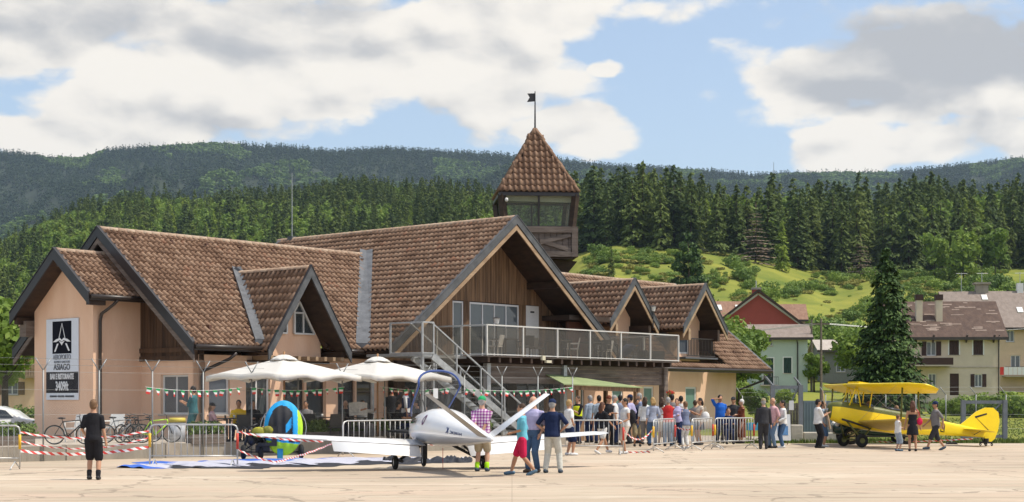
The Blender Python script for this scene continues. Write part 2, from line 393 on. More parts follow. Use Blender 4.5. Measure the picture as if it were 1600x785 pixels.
def FP(s, d=0.0, z=0.0): p = F0 + FD*s + FN*d; return Vector((p.x, p.y, z))
def slab(name, pts, z0, z1, m, kind=True):
    mb = MB(); mb.prism([(p[0],p[1],z0) for p in pts], (0,0,z1-z0)); o = mb.build(name, m)
    return struct(o) if kind else o
def apron():
    mb = MB(); mb.add([(-120,-90,0),(120,-90,0),(120,61.5,0),(12,61.5,0),(3,59.5,0),(-24,36.5,0),(-120,36.5,0)], [tuple(range(7))])
    struct(mb.build('apron', APRON))
apron()
PAV = mat('terrace_paving', (0.40,0.34,0.28), 0.9, col2=(0.47,0.41,0.34), scale=1.5, bump=0.2)
CONC = mat('rough_concrete', (0.24,0.21,0.17), 0.95, col2=(0.36,0.32,0.26), scale=1.6, bump=0.5, bscale=14, stretch=(1,1,0.25), detail=7)
S_END = 19.4
# terrace behind the low wall, lower pavement further right
slab('terrace', [FP(-16,0.3), FP(S_END,0.3), FP(S_END,22), FP(-16,22)], -0.2, 0.40, PAV)
slab('pavement', [FP(S_END,-0.2), FP(34,-0.4), FP(34,20), FP(S_END,20)], -0.2, 0.12, PAV)
wl = thing('retaining_wall', 'low stained concrete wall carrying the terrace in front of the wire fence', 'wall', FP(-16,0,0), math.atan2(FD.y, FD.x))
mbw = MB(); mbw.box(0, S_END+16, 0.0, 0.3, -0.1, 0.42); mbw.build('wall', CONC, wl)
for s in np.arange(1.2, S_END+16, 3.1):
    MB().box(s, s+0.42, -0.035, 0.31, -0.1, 0.44).build('pilaster', mat('pilaster_concrete', (0.36,0.31,0.25), 0.95, var=0.2, scale=2), wl)
# strip of grass and a road beyond the apron on the right
GRASS = mat('verge_grass', (0.12,0.17,0.03), 0.95, col2=(0.21,0.19,0.06), scale=0.9, bump=0.6, bscale=12, spec=0.1)
def strip(name, pts, m, z):
    mb = MB(); mb.add([(x,y,z) for x,y in pts], [tuple(range(len(pts)))]); return struct(mb.build(name, m))
strip('grass_verge', [(8.3,61.5),(80,61.5),(80,63.6),(8.3,63.6)], GRASS, -0.004)
ROAD = mat('road_asphalt', (0.20,0.185,0.17), 0.95, var=0.18, scale=1.2)
strip('road', [(8.3,63.65),(80,63.65),(80,65.9),(8.3,65.9)], ROAD, -0.004)
LAWN = mat('lawn_grass', (0.075,0.125,0.02), 0.95, col2=(0.13,0.17,0.04), scale=0.5, bump=0.7, bscale=9, spec=0.1)

# ------------------------------------------------------------------ terminal building
UANG = math.atan2(0.76303, 0.64637)
OX, OY = -10.529, 52.0
bld = thing('terminal_building', 'large peach airfield terminal with tiled gable roofs, wood gable and glass balcony', 'building', (OX, OY, 0), UANG)
def BW(u, v, z=0):
    c, s = math.cos(UANG), math.sin(UANG); return Vector((OX + u*c - v*s, OY + u*s + v*c, z))
PEACH = mat('peach_plaster', (0.76,0.485,0.325), 0.9, col2=(0.84,0.58,0.415), scale=1.6, stretch=(1,1,.35), bump=0.15, bscale=25, spec=0.15, detail=8)
WOOD = mat('weathered_boards', (0.045,0.024,0.014), 0.75, col2=(0.36,0.215,0.115), scale=8.0, stretch=(1,1,0.06), bump=0.4, detail=7, isl=0.3)
WOODL = mat('pale_board', (0.22,0.14,0.08), 0.75, col2=(0.42,0.30,0.19), scale=3.0, stretch=(0.2,0.2,1), bump=0.3)
WOODD = mat('dark_stained_timber', (0.028,0.017,0.012), 0.6, col2=(0.065,0.038,0.024), scale=6, stretch=(0.3,0.3,1), bump=0.2)
GREYW = mat('grey_weathered_timber', (0.10,0.075,0.06), 0.85, col2=(0.22,0.18,0.15), scale=4, stretch=(0.25,0.25,2), bump=0.4, detail=7)
VERGE = mat('verge_sheet_dark', (0.022,0.020,0.022), 0.45, var=0.25, scale=2, spec=0.5)
VERGEG = mat('verge_sheet_grey', (0.075,0.077,0.08), 0.5, var=0.4, scale=2.5, spec=0.5)
LEAD = mat('lead_flashing', (0.11,0.115,0.125), 0.6, var=0.3, scale=3, bump=0.3)
GUT = mat('gutter_brown', (0.035,0.026,0.022), 0.4, var=0.2, scale=2, spec=0.5)
TILE = ramp_mat('clay_roof_tile', [(0.0,(0.12,0.070,0.046)),(0.25,(0.185,0.112,0.073)),(0.5,(0.24,0.15,0.10)),(0.74,(0.30,0.20,0.138)),(0.88,(0.235,0.115,0.07)),(1.0,(0.36,0.275,0.195))], rough=0.9, scale=1.0, isl=0.55)
TILE2 = ramp_mat('clay_roof_tile_red', [(0.0,(0.165,0.095,0.062)),(0.4,(0.235,0.145,0.095)),(0.75,(0.30,0.192,0.128)),(1.0,(0.37,0.26,0.178))], rough=0.88, scale=1.3, isl=0.62)
RIDGE = ramp_mat('ridge_tile', [(0.0,(0.30,0.20,0.14)),(0.5,(0.40,0.29,0.21)),(1.0,(0.46,0.36,0.27))], scale=2, isl=0.6)
WFRAME = mat('white_frame', (0.72,0.71,0.69), 0.4, var=0.05)
PANE = glass('window_pane', (0.55,0.62,0.66), 0.25, 0.02)
PANED = glass('dark_window_pane', (0.35,0.40,0.42), 0.45, 0.02)
CURT = mat('curtain', (0.55,0.50,0.42), 0.9, var=0.25, scale=6, stretch=(6,6,0.4))
STEEL = mat('galvanised_steel', (0.42,0.43,0.43), 0.45, var=0.2, scale=6, metal=0.6)

# roofs: 'u' = ridge runs along u, 'v' = ridge runs along v
ROOFS = {
 'LW': dict(k='u', c=4.55, zr=7.70, t=0.785, lo=-0.80, hi=9.9, a0=-0.80, a1=13.6),
 'MG': dict(k='v', c=13.95, zr=8.90, t=0.7606, lo=6.85, hi=21.05, a0=-2.2, a1=11.7),
 'RW': dict(k='u', c=4.55, zr=7.73, t=0.785, lo=-1.25, hi=10.3, a0=14.3, a1=34.95),
 'SW': dict(k='u', c=4.45, zr=6.80, t=0.79, lo=2.42, hi=7.15, a0=-2.62, a1=-0.02),
 'D1': dict(k='v', c=3.95, zr=6.32, t=1.52, lo=2.0, hi=5.9, a0=-1.2, a1=2.75),
 'D2': dict(k='v', c=23.6, zr=7.06, t=1.08, lo=21.75, hi=25.45, a0=-1.0, a1=3.7),
 'D3': dict(k='v', c=29.35, zr=7.16, t=1.12, lo=27.45, hi=31.25, a0=-1.0, a1=3.8),
}
def rz_at(r, u, v):
    a, x = (u, v) if r['k'] == 'u' else (v, u)
    if a < r['a0']-1e-6 or a > r['a1']+1e-6 or x < r['lo']-1e-6 or x > r['hi']+1e-6: return None
    return r['zr'] - abs(x - r['c'])*r['t']
def covered(name, u, v, z, eps=0.10):
    for n2, r2 in ROOFS.items():
        if n2 == name or name == 'SW' or n2 == 'SW': continue
        q = rz_at(r2, u, v)
        if q is not None and q > z + eps: return True
    return False
TW, TL = 0.242, 0.34
PROF = [(0.0,0.0),(0.12,0.06),(0.30,0.092),(0.48,0.06),(0.60,0.0),(0.82,-0.014),(1.0,0.0)]
def tile_mesh(name, along, up, nrm, mtl, w=TW, l=TL):
    along, up, nrm = Vector(along), Vector(up), Vector(nrm); mb = MB()
    vs = []
    for s, lift in ((0.0,0.062),(l*1.12,0.006)):
        for x, h in PROF: vs.append(along*((x-0.5)*w) + up*s + nrm*(h*w/0.25+lift))
    n = len(PROF)
    vs += [vs[i] - nrm*0.05 for i in range(n)]
    fs = [(i, i+1, n+i+1, n+i) for i in range(n-1)] + [(2*n+i, 2*n+i+1, i+1, i) for i in range(n-1)]
    mb.add(vs, fs)
    me = bpy.data.meshes.new(name); me.from_pydata([tuple(p) for p in mb.v], [], mb.f); me.materials.append(mtl)
    me.polygons.foreach_set('use_smooth', [i < n-1 for i in range(2*n-2)])
    return me
def roof_slope(name, side, roofobj, indiv, mtl=TILE):
    """one slope of a roof: deck below, tiles above; the first tiles (nearest ones) as single objects"""
    r = ROOFS[name]; k = r['k']; sg = -1 if side == 'lo' else 1
    ev = r[side]; run = abs(r['c']-ev); th = math.atan(r['t']); ln = run/math.cos(th)
    def pt(a, s, n=0.0):                      # a along ridge, s up the slope from the eave
        x = ev - sg*s*math.cos(th); z = r['zr'] - run*r['t'] + s*math.sin(th)
        x += sg*n*math.sin(th); z += n*math.cos(th)
        return Vector((a,x,z)) if k == 'u' else Vector((x,a,z))
    o = pt(0,0); along = pt(1,0)-o; up = pt(0,1)-o; nrm = pt(0,0,1)-o
    # deck (closed slab of small cells, left out where another roof covers it)
    cells = MB(); na, ns = int((r['a1']-r['a0'])/0.3)+1, int(ln/0.3)+1
    da, dsn = (r['a1']-r['a0'])/na, ln/ns
    keep = np.zeros((na, ns), bool)
    for i in range(na):
        for j in range(ns):
            p = pt(r['a0']+(i+.5)*da, (j+.5)*dsn); keep[i,j] = not covered(name, p.x, p.y, p.z, 0.25)
    for i in range(na):
        j = 0
        while j < ns:
            if not keep[i,j]: j += 1; continue
            j1 = j
            while j1 < ns and keep[i,j1]: j1 += 1
            q = [pt(r['a0']+i*da, j*dsn, -0.02), pt(r['a0']+(i+1)*da, j*dsn, -0.02), pt(r['a0']+(i+1)*da, j1*dsn, -0.02), pt(r['a0']+i*da, j1*dsn, -0.02)]
            cells.prism(q, -nrm*0.14); j = j1
    cells.build('roof_deck', WOODD, roofobj)
    # tiles
    nrow = int(round(ln/TL)); rowl = ln/nrow; ncol = int(round((r['a1']-r['a0'])/TW)); cw = (r['a1']-r['a0'])/ncol
    cen = []
    for j in range(nrow):
        for i in range(ncol):
            p = pt(r['a0']+(i+.5)*cw, (j+.45)*rowl)
            if covered(name, p.x, p.y, p.z, -0.11): continue
            cen.append(pt(r['a0']+(i+.5)*cw, j*rowl) + along*random.uniform(-.006,.006) + nrm*random.uniform(0,.012))
    me = tile_mesh('roof_tile', along, up, nrm, mtl, cw, rowl)
    wy = np.array([BW(c.x,c.y).y for c in cen]); order = np.argsort(wy); order = [cen[i] for i in order]
    for c in order[:indiv]: obj('roof_tile', me, roofobj, c)
    rest = order[indiv:]
    if rest:
        n = len(me.vertices); base = np.empty(n*3); me.vertices.foreach_get('co', base); base = base.reshape(-1,3)
        V_ = (base[None] + np.array([tuple(c) for c in rest])[:,None]).reshape(-1,3)
        F_ = np.array([tuple(p.vertices) for p in me.polygons]); F2 = (F_[None] + (np.arange(len(rest))*n)[:,None,None]).reshape(-1,4)
        m2 = bpy.data.meshes.new('tile_field'); m2.from_pydata(V_.tolist(), [], F2.tolist()); m2.materials.append(mtl)
        sm = np.tile(np.array([p.use_smooth for p in me.polygons]), len(rest)); m2.polygons.foreach_set('use_smooth', sm)
        stuff(obj('tile_field', m2, roofobj))
    return pt
def cap_mesh(d, l=0.40, rad=0.13, mtl=RIDGE):
    mb = MB(); d = Vector(d).normalized(); sd = d.cross(Vector((0,0,1))).normalized(); upv = sd.cross(d)
    rings = []
    for s, rr in ((0,rad),(l,rad*0.86)):
        rings.append([d*s + sd*(math.cos(a)*rr) + upv*(math.sin(a)*rr*0.8) for a in np.linspace(-0.25,PI+0.25,8)])
    n = 8; mb.add(rings[0]+rings[1], [(i,i+1,n+i+1,n+i) for i in range(n-1)] + [tuple(range(n))])
    me = mb.mesh('ridge_tile', mtl, True); return me
def ridge(name, a0, a1, roofobj, dz=0.03):
    r = ROOFS[name]; d = Vector((1,0,0)) if r['k'] == 'u' else Vector((0,1,0)); me = cap_mesh(d)
    a = a0
    while a < a1-0.1:
        p = Vector((a, r['c'], r['zr']+dz)) if r['k'] == 'u' else Vector((r['c'], a, r['zr']+dz))
        if not covered(name, p.x, p.y, r['zr'], 0.05): obj('ridge_tile', me, roofobj, p)
        a += 0.36
def verge(name, end, roofobj, mtop, mfront, lo=True, hi=True, depth=0.30, inner=None):
    """barge boards along both rakes at one gable end"""
    r = ROOFS[name]; a = r[end]; sgn = -1 if end == 'a0' else 1
    for side in ('lo','hi'):
        if (side == 'lo' and not lo) or (side == 'hi' and not hi): continue
        x1 = r[side]; z1 = r['zr'] - abs(x1-r['c'])*r['t']
        def q(x, z, aa): return Vector((aa,x,z)) if r['k'] == 'u' else Vector((x,aa,z))
        th = math.atan(r['t']); dz = depth/math.cos(th)
        MB().prism([q(x1,z1+0.09,a), q(r['c'],r['zr']+0.09,a), q(r['c'],r['zr']+0.09-dz,a), q(x1,z1+0.09-dz,a)], q(0,0,sgn*0.06)-q(0,0,0)).build('barge_board', mfront, roofobj)
        MB().prism([q(x1,z1+0.10,a-sgn*0.12), q(r['c'],r['zr']+0.10,a-sgn*0.12), q(r['c'],r['zr']+0.14,a-sgn*0.12), q(x1,z1+0.14,a-sgn*0.12)], q(0,0,sgn*0.20)-q(0,0,0)).build('verge_cap', mtop, roofobj)
        if inner:
            MB().prism([q(x1,z1+0.05-dz,a-sgn*0.02), q(r['c'],r['zr']+0.05-dz,a-sgn*0.02), q(r['c'],r['zr']-0.15-dz,a-sgn*0.02), q(x1,z1-0.15-dz,a-sgn*0.02)], q(0,0,sgn*0.05)-q(0,0,0)).build('lower_board', inner, roofobj)
def gutter(roofobj, u0, u1, v, z, rad=0.075):
    MB().tube([(u0,v,z),(u1,v,z)], rad, 8).build('gutter', GUT, roofobj, True)
    MB().box(u0, u1, v+0.08, v+0.13, z-0.12, z+0.10).build('fascia', GUT, roofobj)
roof = {}
for n in ROOFS: roof[n] = obj('roof', None, bld)
for n, s, k, m_ in (('LW','lo',170,TILE),('LW','hi',0,TILE),('MG','lo',0,TILE),('MG','hi',0,TILE),('RW','lo',0,TILE),('RW','hi',0,TILE),('SW','lo',70,TILE),('SW','hi',0,TILE),
                    ('D1','lo',60,TILE),('D1','hi',0,TILE),('D2','lo',0,TILE),('D2','hi',0,TILE),('D3','lo',0,TILE),('D3','hi',0,TILE)):
    roof_slope(n, s, roof[n], k, m_)
for n in ROOFS: ridge(n, ROOFS[n]['a0']+0.05, ROOFS[n]['a1'], roof[n])
verge('LW','a0',roof['LW'],VERGE,VERGE,depth=0.28,inner=GREYW)
verge('MG','a0',roof['MG'],VERGEG,VERGEG,depth=0.25,inner=WOODL)
verge('MG','a1',roof['MG'],VERGEG,VERGEG)
verge('RW','a1',roof['RW'],VERGEG,VERGEG)
verge('SW','a0',roof['SW'],VERGE,VERGE,depth=0.30)
verge('D1','a0',roof['D1'],VERGE,VERGEG,depth=0.22)
for n in ('D2','D3'): verge(n,'a0',roof[n],VERGEG,VERGEG,depth=0.18,inner=WOODL)
zf = lambda n, x: ROOFS[n]['zr'] - abs(x-ROOFS[n]['c'])*ROOFS[n]['t']
gutter(roof['LW'], -0.8, 2.0, -0.9, zf('LW',-0.8)-0.02); gutter(roof['LW'], 5.9, 6.9, -0.9, zf('LW',-0.8)-0.02)
gutter(roof['RW'], 21.2, 34.9, -1.35, zf('RW',-1.25)-0.02); gutter(roof['SW'], -2.6, 0.0, 2.34, zf('SW',2.42)-0.02)
# valley flashings
def valley(ro, p, q, w, m_=LEAD):
    p, q = Vector(p), Vector(q); d = (q-p).normalized(); sd = d.cross(Vector((0,0,1))).normalized()
    mb = MB(); h_ = Vector((0,0,.31)); mb.prism([p-sd*w+h_, p+h_*.8, p+sd*w+h_, q+sd*w+h_, q+h_*.8, q-sd*w+h_], (0,0,-0.12))
    mb.build('valley_flashing', m_, ro)
valley(roof['MG'], (6.9,-0.8,3.50), (12.35,4.6,7.70), 0.26)
r1 = ROOFS['D1']; r0 = ROOFS['LW']
def vmeet(nm, side):
    r = ROOFS[nm]; x = r[side]; b = ROOFS['LW' if nm == 'D1' else 'RW']
    z = r['zr']-abs(x-r['c'])*r['t']; v = b['c']-(b['zr']-z)/b['t']; vt = b['c']-(b['zr']-r['zr'])/b['t']
    return (x, max(v, b['lo']), max(z, b['zr']-(b['c']-b['lo'])*b['t'])), (r['c'], vt, r['zr'])
for nm in ('D1','D2','D3'):
    for side in ('lo','hi'):
        p, q = vmeet(nm, side); valley(roof[nm], p, q, 0.16 if nm == 'D1' else 0.10, LEAD)
# snow guards and vents on the tiles
SG = mat('snow_guard', (0.10,0.05,0.035), 0.7, var=0.2)
for (u, s) in [(u, s) for u in np.arange(0.4, 12, 1.6) for s in (0.9, 6.2)] + [(u, 1.3) for u in np.arange(26.3,34,0.85)]:
    n = 'LW' if u < 20 else 'RW'; r = ROOFS[n]; th = math.atan(r['t']); v = r['lo']+s*math.cos(th); z = zf(n, v)
    if not covered(n, u, v, z, 0.0): MB().box(u-0.05,u+0.05,v-0.05,v+0.12,z+0.03,z+0.19).build('snow_guard', SG, roof[n])

# walls with openings: axis 'v' = wall in the plane v = const (runs along u)
def wall(parent, axis, c, a0, a1, z0, z1, m_, opens=(), th=0.28, top=None, name='wall'):
    mb = MB(); As = sorted({a0,a1,*[o[0] for o in opens],*[o[1] for o in opens]}); Zs = sorted({z0,z1,*[o[2] for o in opens],*[o[3] for o in opens]})
    for i in range(len(As)-1):
        for j in range(len(Zs)-1):
            ca, cz = (As[i]+As[i+1])/2, (Zs[j]+Zs[j+1])/2
            if any(o[0] < ca < o[1] and o[2] < cz < o[3] for o in opens): continue
            if axis == 'v': mb.box(As[i],As[i+1],c,c+th,Zs[j],Zs[j+1])
            else: mb.box(c,c+th,As[i],As[i+1],Zs[j],Zs[j+1])
    if top:
        mb.prism([(x,c,z) if axis == 'v' else (c,x,z) for x, z in top], (0,th,0) if axis == 'v' else (th,0,0))
    return mb.build(name, m_, parent)
def window(parent, axis, c, o, mull=1, trans=0, pane=PANE, fr=0.07, depth=0.10, curtain=None, sill=True, m_=WFRAME, out=0.0):
    a0,a1,z0,z1 = o
    def P3(a, d, z): return (a, c+d, z) if axis == 'v' else (c+d, a, z)
    def bx(mb, aa, ab, da, db, za, zb):
        p, q = P3(aa,da,za), P3(ab,db,zb); mb.box(min(p[0],q[0]),max(p[0],q[0]),min(p[1],q[1]),max(p[1],q[1]),za,zb)
    w = obj('window', None, parent)
    mb = MB(); d0, d1 = depth-out, depth+0.07-out
    bx(mb,a0,a0+fr,d0,d1,z0,z1); bx(mb,a1-fr,a1,d0,d1,z0,z1); bx(mb,a0+fr,a1-fr,d0,d1,z0,z0+fr); bx(mb,a0+fr,a1-fr,d0,d1,z1-fr,z1)
    mb.build('frame', m_, w)
    n = mull+1; ww = (a1-a0-2*fr)/n
    for i in range(1,n): mb = MB(); bx(mb,a0+fr+i*ww-fr*.45,a0+fr+i*ww+fr*.45,d0+.004,d1-.004,z0+fr,z1-fr); mb.build('mullion', m_, w)
    for i in range(1,trans+1): mb = MB(); zz = z1-(z1-z0)*0.28; bx(mb,a0+fr,a1-fr,d0+.006,d1-.006,zz-.03,zz+.03); mb.build('transom', m_, w)
    for i in range(n): mb = MB(); bx(mb,a0+fr+i*ww,a0+fr+(i+1)*ww,d0+.03,d0+.042,z0+fr,z1-fr); mb.build('pane', pane, w)
    if curtain:
        mb = MB()
        for (ca, cb) in ((a0+fr, a0+(a1-a0)*0.33), (a1-(a1-a0)*0.33, a1-fr)):
            k = 9; pts = [P3(ca+(cb-ca)*i/k, d1+0.10+0.03*(i%2), z0) for i in range(k+1)]
            mb.add(pts+[(p[0],p[1],z1) for p in pts], [(i,i+1,k+2+i,k+1+i) for i in range(k)])
        mb.build('curtain', curtain, w)
    if sill: mb = MB(); bx(mb,a0-.08,a1+.08,-0.06,depth,z0-.06,z0); mb.build('sill', mat('sill_stone',(0.45,0.38,0.32),0.8,var=0.15), w)
    return w
FL = 0.40
# left wing: gable end wall (u = 0) and front (v = 0)
w1 = (0.55, 2.05, 1.22, 2.58)
wall(bld, 'u', 0.0, 0.0, 9.1, FL-0.3, 3.06, PEACH, [w1]); window(bld, 'u', 0.0, w1, 1, curtain=CURT)
def boards(parent, axis, c, poly, m_, w=0.16, th=0.035, name='board'):
    """vertical boards filling a polygon given as the lower and upper z(x) functions"""
    x0, x1, zlo, zhi = poly; n = int((x1-x0)/w); w = (x1-x0)/n; par = obj('board_cladding', None, parent)
    for i in range(n):
        a, b = x0+i*w+.006, x0+(i+1)*w-.006; d = random.uniform(0,0.012)
        pts = [(a,zlo(a)),(b,zlo(b)),(b,zhi(b)),(a,zhi(a))]
        if pts[2][1]-pts[1][1] < 0.05 and pts[3][1]-pts[0][1] < 0.05: continue
        if axis == 'v': MB().prism([(x,c-th-d,z) for x,z in pts], (0,th,0)).build(name, m_, par)
        else: MB().prism([(c-th-d,x,z) for x,z in pts], (th,0,0)).build(name, m_, par)
    return par
MB().prism([(0.02,0.0,3.06),(0.02,9.1,3.06),(0.02,9.1,zf('LW',9.1)-.18),(0.02,4.55,7.5),(0.02,0.0,zf('LW',0)-.18)], (0.22,0,0)).build('gable_wall', WOODD, bld)
WOODE = mat('dark_end_boards', (0.030,0.018,0.012), 0.75, col2=(0.125,0.068,0.036), scale=8.0, stretch=(1,1,0.06), bump=0.4, detail=7, isl=0.3)
boards(bld, 'u', 0.0, (0.0, 3.2, lambda x: 3.06, lambda x: zf('LW',x)-0.17), WOODE)
for z in (3.06, 3.34): MB().box(-0.09,-0.036,-0.02,3.18,z,z+0.16).build('girt', WOODE, bld)
boards(bld, 'u', 0.0, (6.7, 9.1, lambda x: 3.06, lambda x: zf('LW',x)-0.17), WOODD, 0.3)
w2 = (0.45,1.35,1.22,2.58); w3 = (2.05,3.15,1.10,2.58)
dl = [(3.75,4.75),(4.85,5.75),(6.35,7.25),(7.35,8.25)]
wall(bld, 'v', 0.0, 0.0, 9.0, FL-0.3, 3.25, PEACH, [w2, w3]+[(a,b,FL+.02,2.62) for a,b in dl], th=0.279)
window(bld, 'v', 0.0, w2, 0, pane=glass('sky_pane',(0.5,0.58,0.68),0.12)); window(bld, 'v', 0.0, w3, 1, pane=PANED)
for a,b in dl: window(bld, 'v', 0.0, (a,b,FL+.02,2.62), 0, 1, pane=PANED, m_=GUT, sill=False, curtain=None)
MB().box(5.76,6.34,-0.06,-0.002,FL,2.9).build('pilaster', PEACH, bld)
# back and far walls, inner floor slabs
wall(bld, 'v', 8.8, -0.0, 34.0, 0.1, 4.0, PEACH); wall(bld, 'u', 33.4, 0.282, 8.8, 0.1, 3.6, PEACH)
MB().prism([(33.41,0.3,3.6),(33.41,8.8,3.6),(33.41,8.8,zf('RW',8.8)-.2),(33.41,4.55,7.5),(33.41,0.3,zf('RW',0.3)-.2)], (0.2,0,0)).build('gable_wall', PEACH, bld)
MB().box(0.3,33.3,0.3,8.7,0.05,0.42).build('floor_slab', PAV, bld)
MB().box(0.3,33.3,4.0,4.2,0.42,3.2).build('inner_wall', mat('inner_wall',(0.25,0.17,0.11),0.9,var=0.2), bld)
# sign wing
wall(bld, 'u', -1.97, 3.15, 6.68, 0.05, 4.9, PEACH, top=[(3.15,4.9),(6.68,4.9),(6.68,zf('SW',6.68)-.18),(4.45,6.6),(3.15,zf('SW',3.15)-.18)])
wall(bld, 'v', 3.15, -1.69, 0.0, 0.05, zf('SW',3.15)-.2, PEACH, th=0.27); wall(bld, 'v', 6.42, -1.69, 0.0, 0.05, zf('SW',6.42)-.2, PEACH, th=0.25)
for v in (2.62, 4.35, 6.95):
    MB().box(-2.55,-1.9,v-.09,v+.09,zf('SW',v)-.45,zf('SW',v)-.20).build('purlin', WOODD, bld)
MB().box(-2.3,-1.9,6.69,7.1,zf('SW',7.1)-.75,zf('SW',7.1)-.2).build('bracket', GREYW, bld)
# dormer on the left wing
MB().prism([(2.45,-.1,3.25),(5.45,-.1,3.25),(5.45,-.1,zf('D1',5.45)-.2),(3.95,-.1,6.0),(2.45,-.1,zf('D1',2.45)-.2)], (0,0.2,0)).build('dormer_wall', PEACH, bld)
dw = obj('window', None, bld)
def tri_frame(parent, pts, v, t=0.055):
    c = sum((Vector((p[0],0,p[1])) for p in pts), Vector())/len(pts); mb = MB()
    n = len(pts)
    for i in range(n):
        a, b = pts[i], pts[(i+1)%n]; mb.beam((a[0],v,a[1]),(b[0],v,b[1]),0.06,t*1.6,up=(0,1,0))
    mb.build('frame', WFRAME, parent); MB().prism([(p[0],v+.02,p[1]) for p in pts], (0,.012,0)).build('pane', PANED, parent)
tri_frame(dw, [(4.13,4.08),(5.08,4.08),(4.36,5.22),(4.13,4.88)], -0.16)
MB().beam((4.55,-.165,4.1),(4.55,-.165,4.86),.05,.06,up=(0,1,0)).build('mullion', WFRAME, dw); MB().beam((4.13,-.165,4.82),(4.58,-.165,4.82),.06,.05,up=(0,1,0)).build('transom', WFRAME, dw)
dw2 = obj('window', None, bld); tri_frame(dw2, [(3.77,4.08),(2.82,4.08),(3.54,5.22),(3.77,4.88)], -0.16)
for x in np.linspace(2.3,5.6,9): MB().box(x-.06,x+.06,-1.1,-.1,3.10,3.24).build('joist', WOODL, bld)
MB().box(2.1,5.8,-0.2,0.34,3.02,3.10).build('soffit', WOODD, bld)
for sx in (2.25,5.65): MB().beam((sx,-1.1,3.35),(sx,0.4,3.35),0.14,0.2).build('purlin', WOODD, bld)
# main gable: wood wall at v = -0.5
gv = -0.5; sw_ = (12.05,12.68,3.42,5.62); sl = (13.05,16.1,3.42,5.62); dr = (16.55,17.4,3.42,5.64)
wall(bld, 'v', gv, 7.7, 20.2, 3.2, 3.42, WOODD, th=0.2, name='gable_wall')
wall(bld, 'v', gv, 9.9, 18.0, 3.42, 5.7, WOODD, [sw_,sl,dr], top=[(9.9,5.7),(18.0,5.7),(13.95,zf('MG',13.95)-.25)], th=0.2, name='gable_wall')
hz = lambda x: min(zf('MG',x)-.22, 9)
boards(bld, 'v', gv, (7.7,12.05,lambda x:3.22,hz), WOOD); boards(bld, 'v', gv, (12.05,17.4,lambda x:5.66,hz), WOOD); boards(bld, 'v', gv, (17.4,20.2,lambda x:3.22,hz), WOOD)
boards(bld, 'v', gv, (12.68,13.05,lambda x:3.22,lambda x:5.66), WOOD); boards(bld, 'v', gv, (16.1,16.55,lambda x:3.22,lambda x:5.66), WOOD)
window(bld,'v',gv,sw_,0,depth=-0.02,sill=False); window(bld,'v',gv,sl,3,depth=-0.02,sill=False,curtain=CURT)
d_ = obj('door', None, bld); MB().box(dr[0],dr[1],gv-.03,gv+.05,dr[2],dr[3]).build('leaf', WFRAME, d_); MB().box(dr[0]-.001+.3,dr[0]+.55,gv-.036,gv-.03,5.35,5.42).build('door_sign', VERGE, d_); MB().tube([(dr[0]+.1,gv-.06,4.4),(dr[0]+.22,gv-.06,4.4)],.015,6).build('handle', STEEL, d_)
for x in (8.6,11.2,13.95,16.7,19.3): MB().box(x-.1,x+.1,-2.15,gv,zf('MG',x)-.50,zf('MG',x)-.22).build('purlin', WOODD, bld)
MB().box(17.6,20.4,-2.0,gv,5.05,5.25).build('tie_beam', WOODD, bld); MB().box(18.0,20.2,-1.6,-1.5,3.42,5.0).build('side_cabinet', mat('red_wood',(0.12,0.045,0.025),0.7,var=0.3,scale=3,stretch=(4,4,.3)), bld)
# ground floor below the gable, right wing front
wall(bld, 'v', gv, 9.0, 18.9, FL-.3, 3.2, WOODD, [(9.4,12.2,FL+.02,2.7),(12.6,15.4,FL+.02,2.7),(16.0,18.4,FL+.02,2.6)], th=0.2)
for o_ in ((9.4,12.2,FL+.02,2.7),(12.6,15.4,FL+.02,2.7),(16.0,18.4,FL+.02,2.6)): window(bld,'v',gv,o_,2,1,pane=PANED,m_=GUT,sill=False)
ro = [(20.5,21.2),(23.25,24.1),(25.7,26.5),(29.15,30.1)]
wall(bld, 'v', 0.0, 18.9, 33.68, 0.02, 3.2, PEACH, [(a,b,0.8,2.35) for a,b in ro], th=0.26)
GREENP = mat('green_blind', (0.12,0.22,0.17), 0.35, var=0.15, scale=1.5, spec=0.6)
for a,b in ro: window(bld,'v',0.0,(a,b,0.8,2.35),0,pane=GREENP,fr=0.09,depth=0.04)
# dormer walls on the right wing with french windows
for n, c in (('D2',23.6),('D3',29.35)):
    r = ROOFS[n]; hw = 1.25
    wall(bld,'v',0.15,c-hw,c+hw,3.6,5.2,PEACH,[(c-.55,c+.25,3.95,5.75 if False else 5.2)],th=.18,top=[(c-hw,5.2),(c+hw,5.2),(c+hw,zf(n,c+hw)-.2),(c,zf(n,c)-.25),(c-hw,zf(n,c-hw)-.2)])
    window(bld,'v',0.15,(c-.55,c+.25,3.95,5.2),0,pane=glass('sky_pane'),depth=0.0,sill=False)
    for s_ in (-1,1): MB().box(c+s_*hw-.09,c+s_*hw+.09,-0.95,0.2,4.55,5.1).build('cheek_board', WOODL if s_<0 else WOODD, bld)
    MB().box(c+hw-.06,c+hw+.06,-0.6,0.2,4.1,4.6).build('bracket', WOODD, bld)
    MB().box(c-1.3,c+1.5,-0.75,0.14,3.68,3.76).build('dormer_sill', LEAD, bld)
    rl = obj('french_balcony', None, bld); MB().box(c-1.1,c+1.3,-0.72,-0.68,4.62,4.66).box(c-1.1,c+1.3,-0.72,-0.68,3.80,3.84).build('rail', GUT, rl)
    bme = MB().box(-.012,.012,-.012,.012,0,.80).mesh('baluster', GUT)
    for x in np.arange(c-1.1,c+1.31,0.13): obj('baluster', bme, rl, (x,-0.70,3.83))
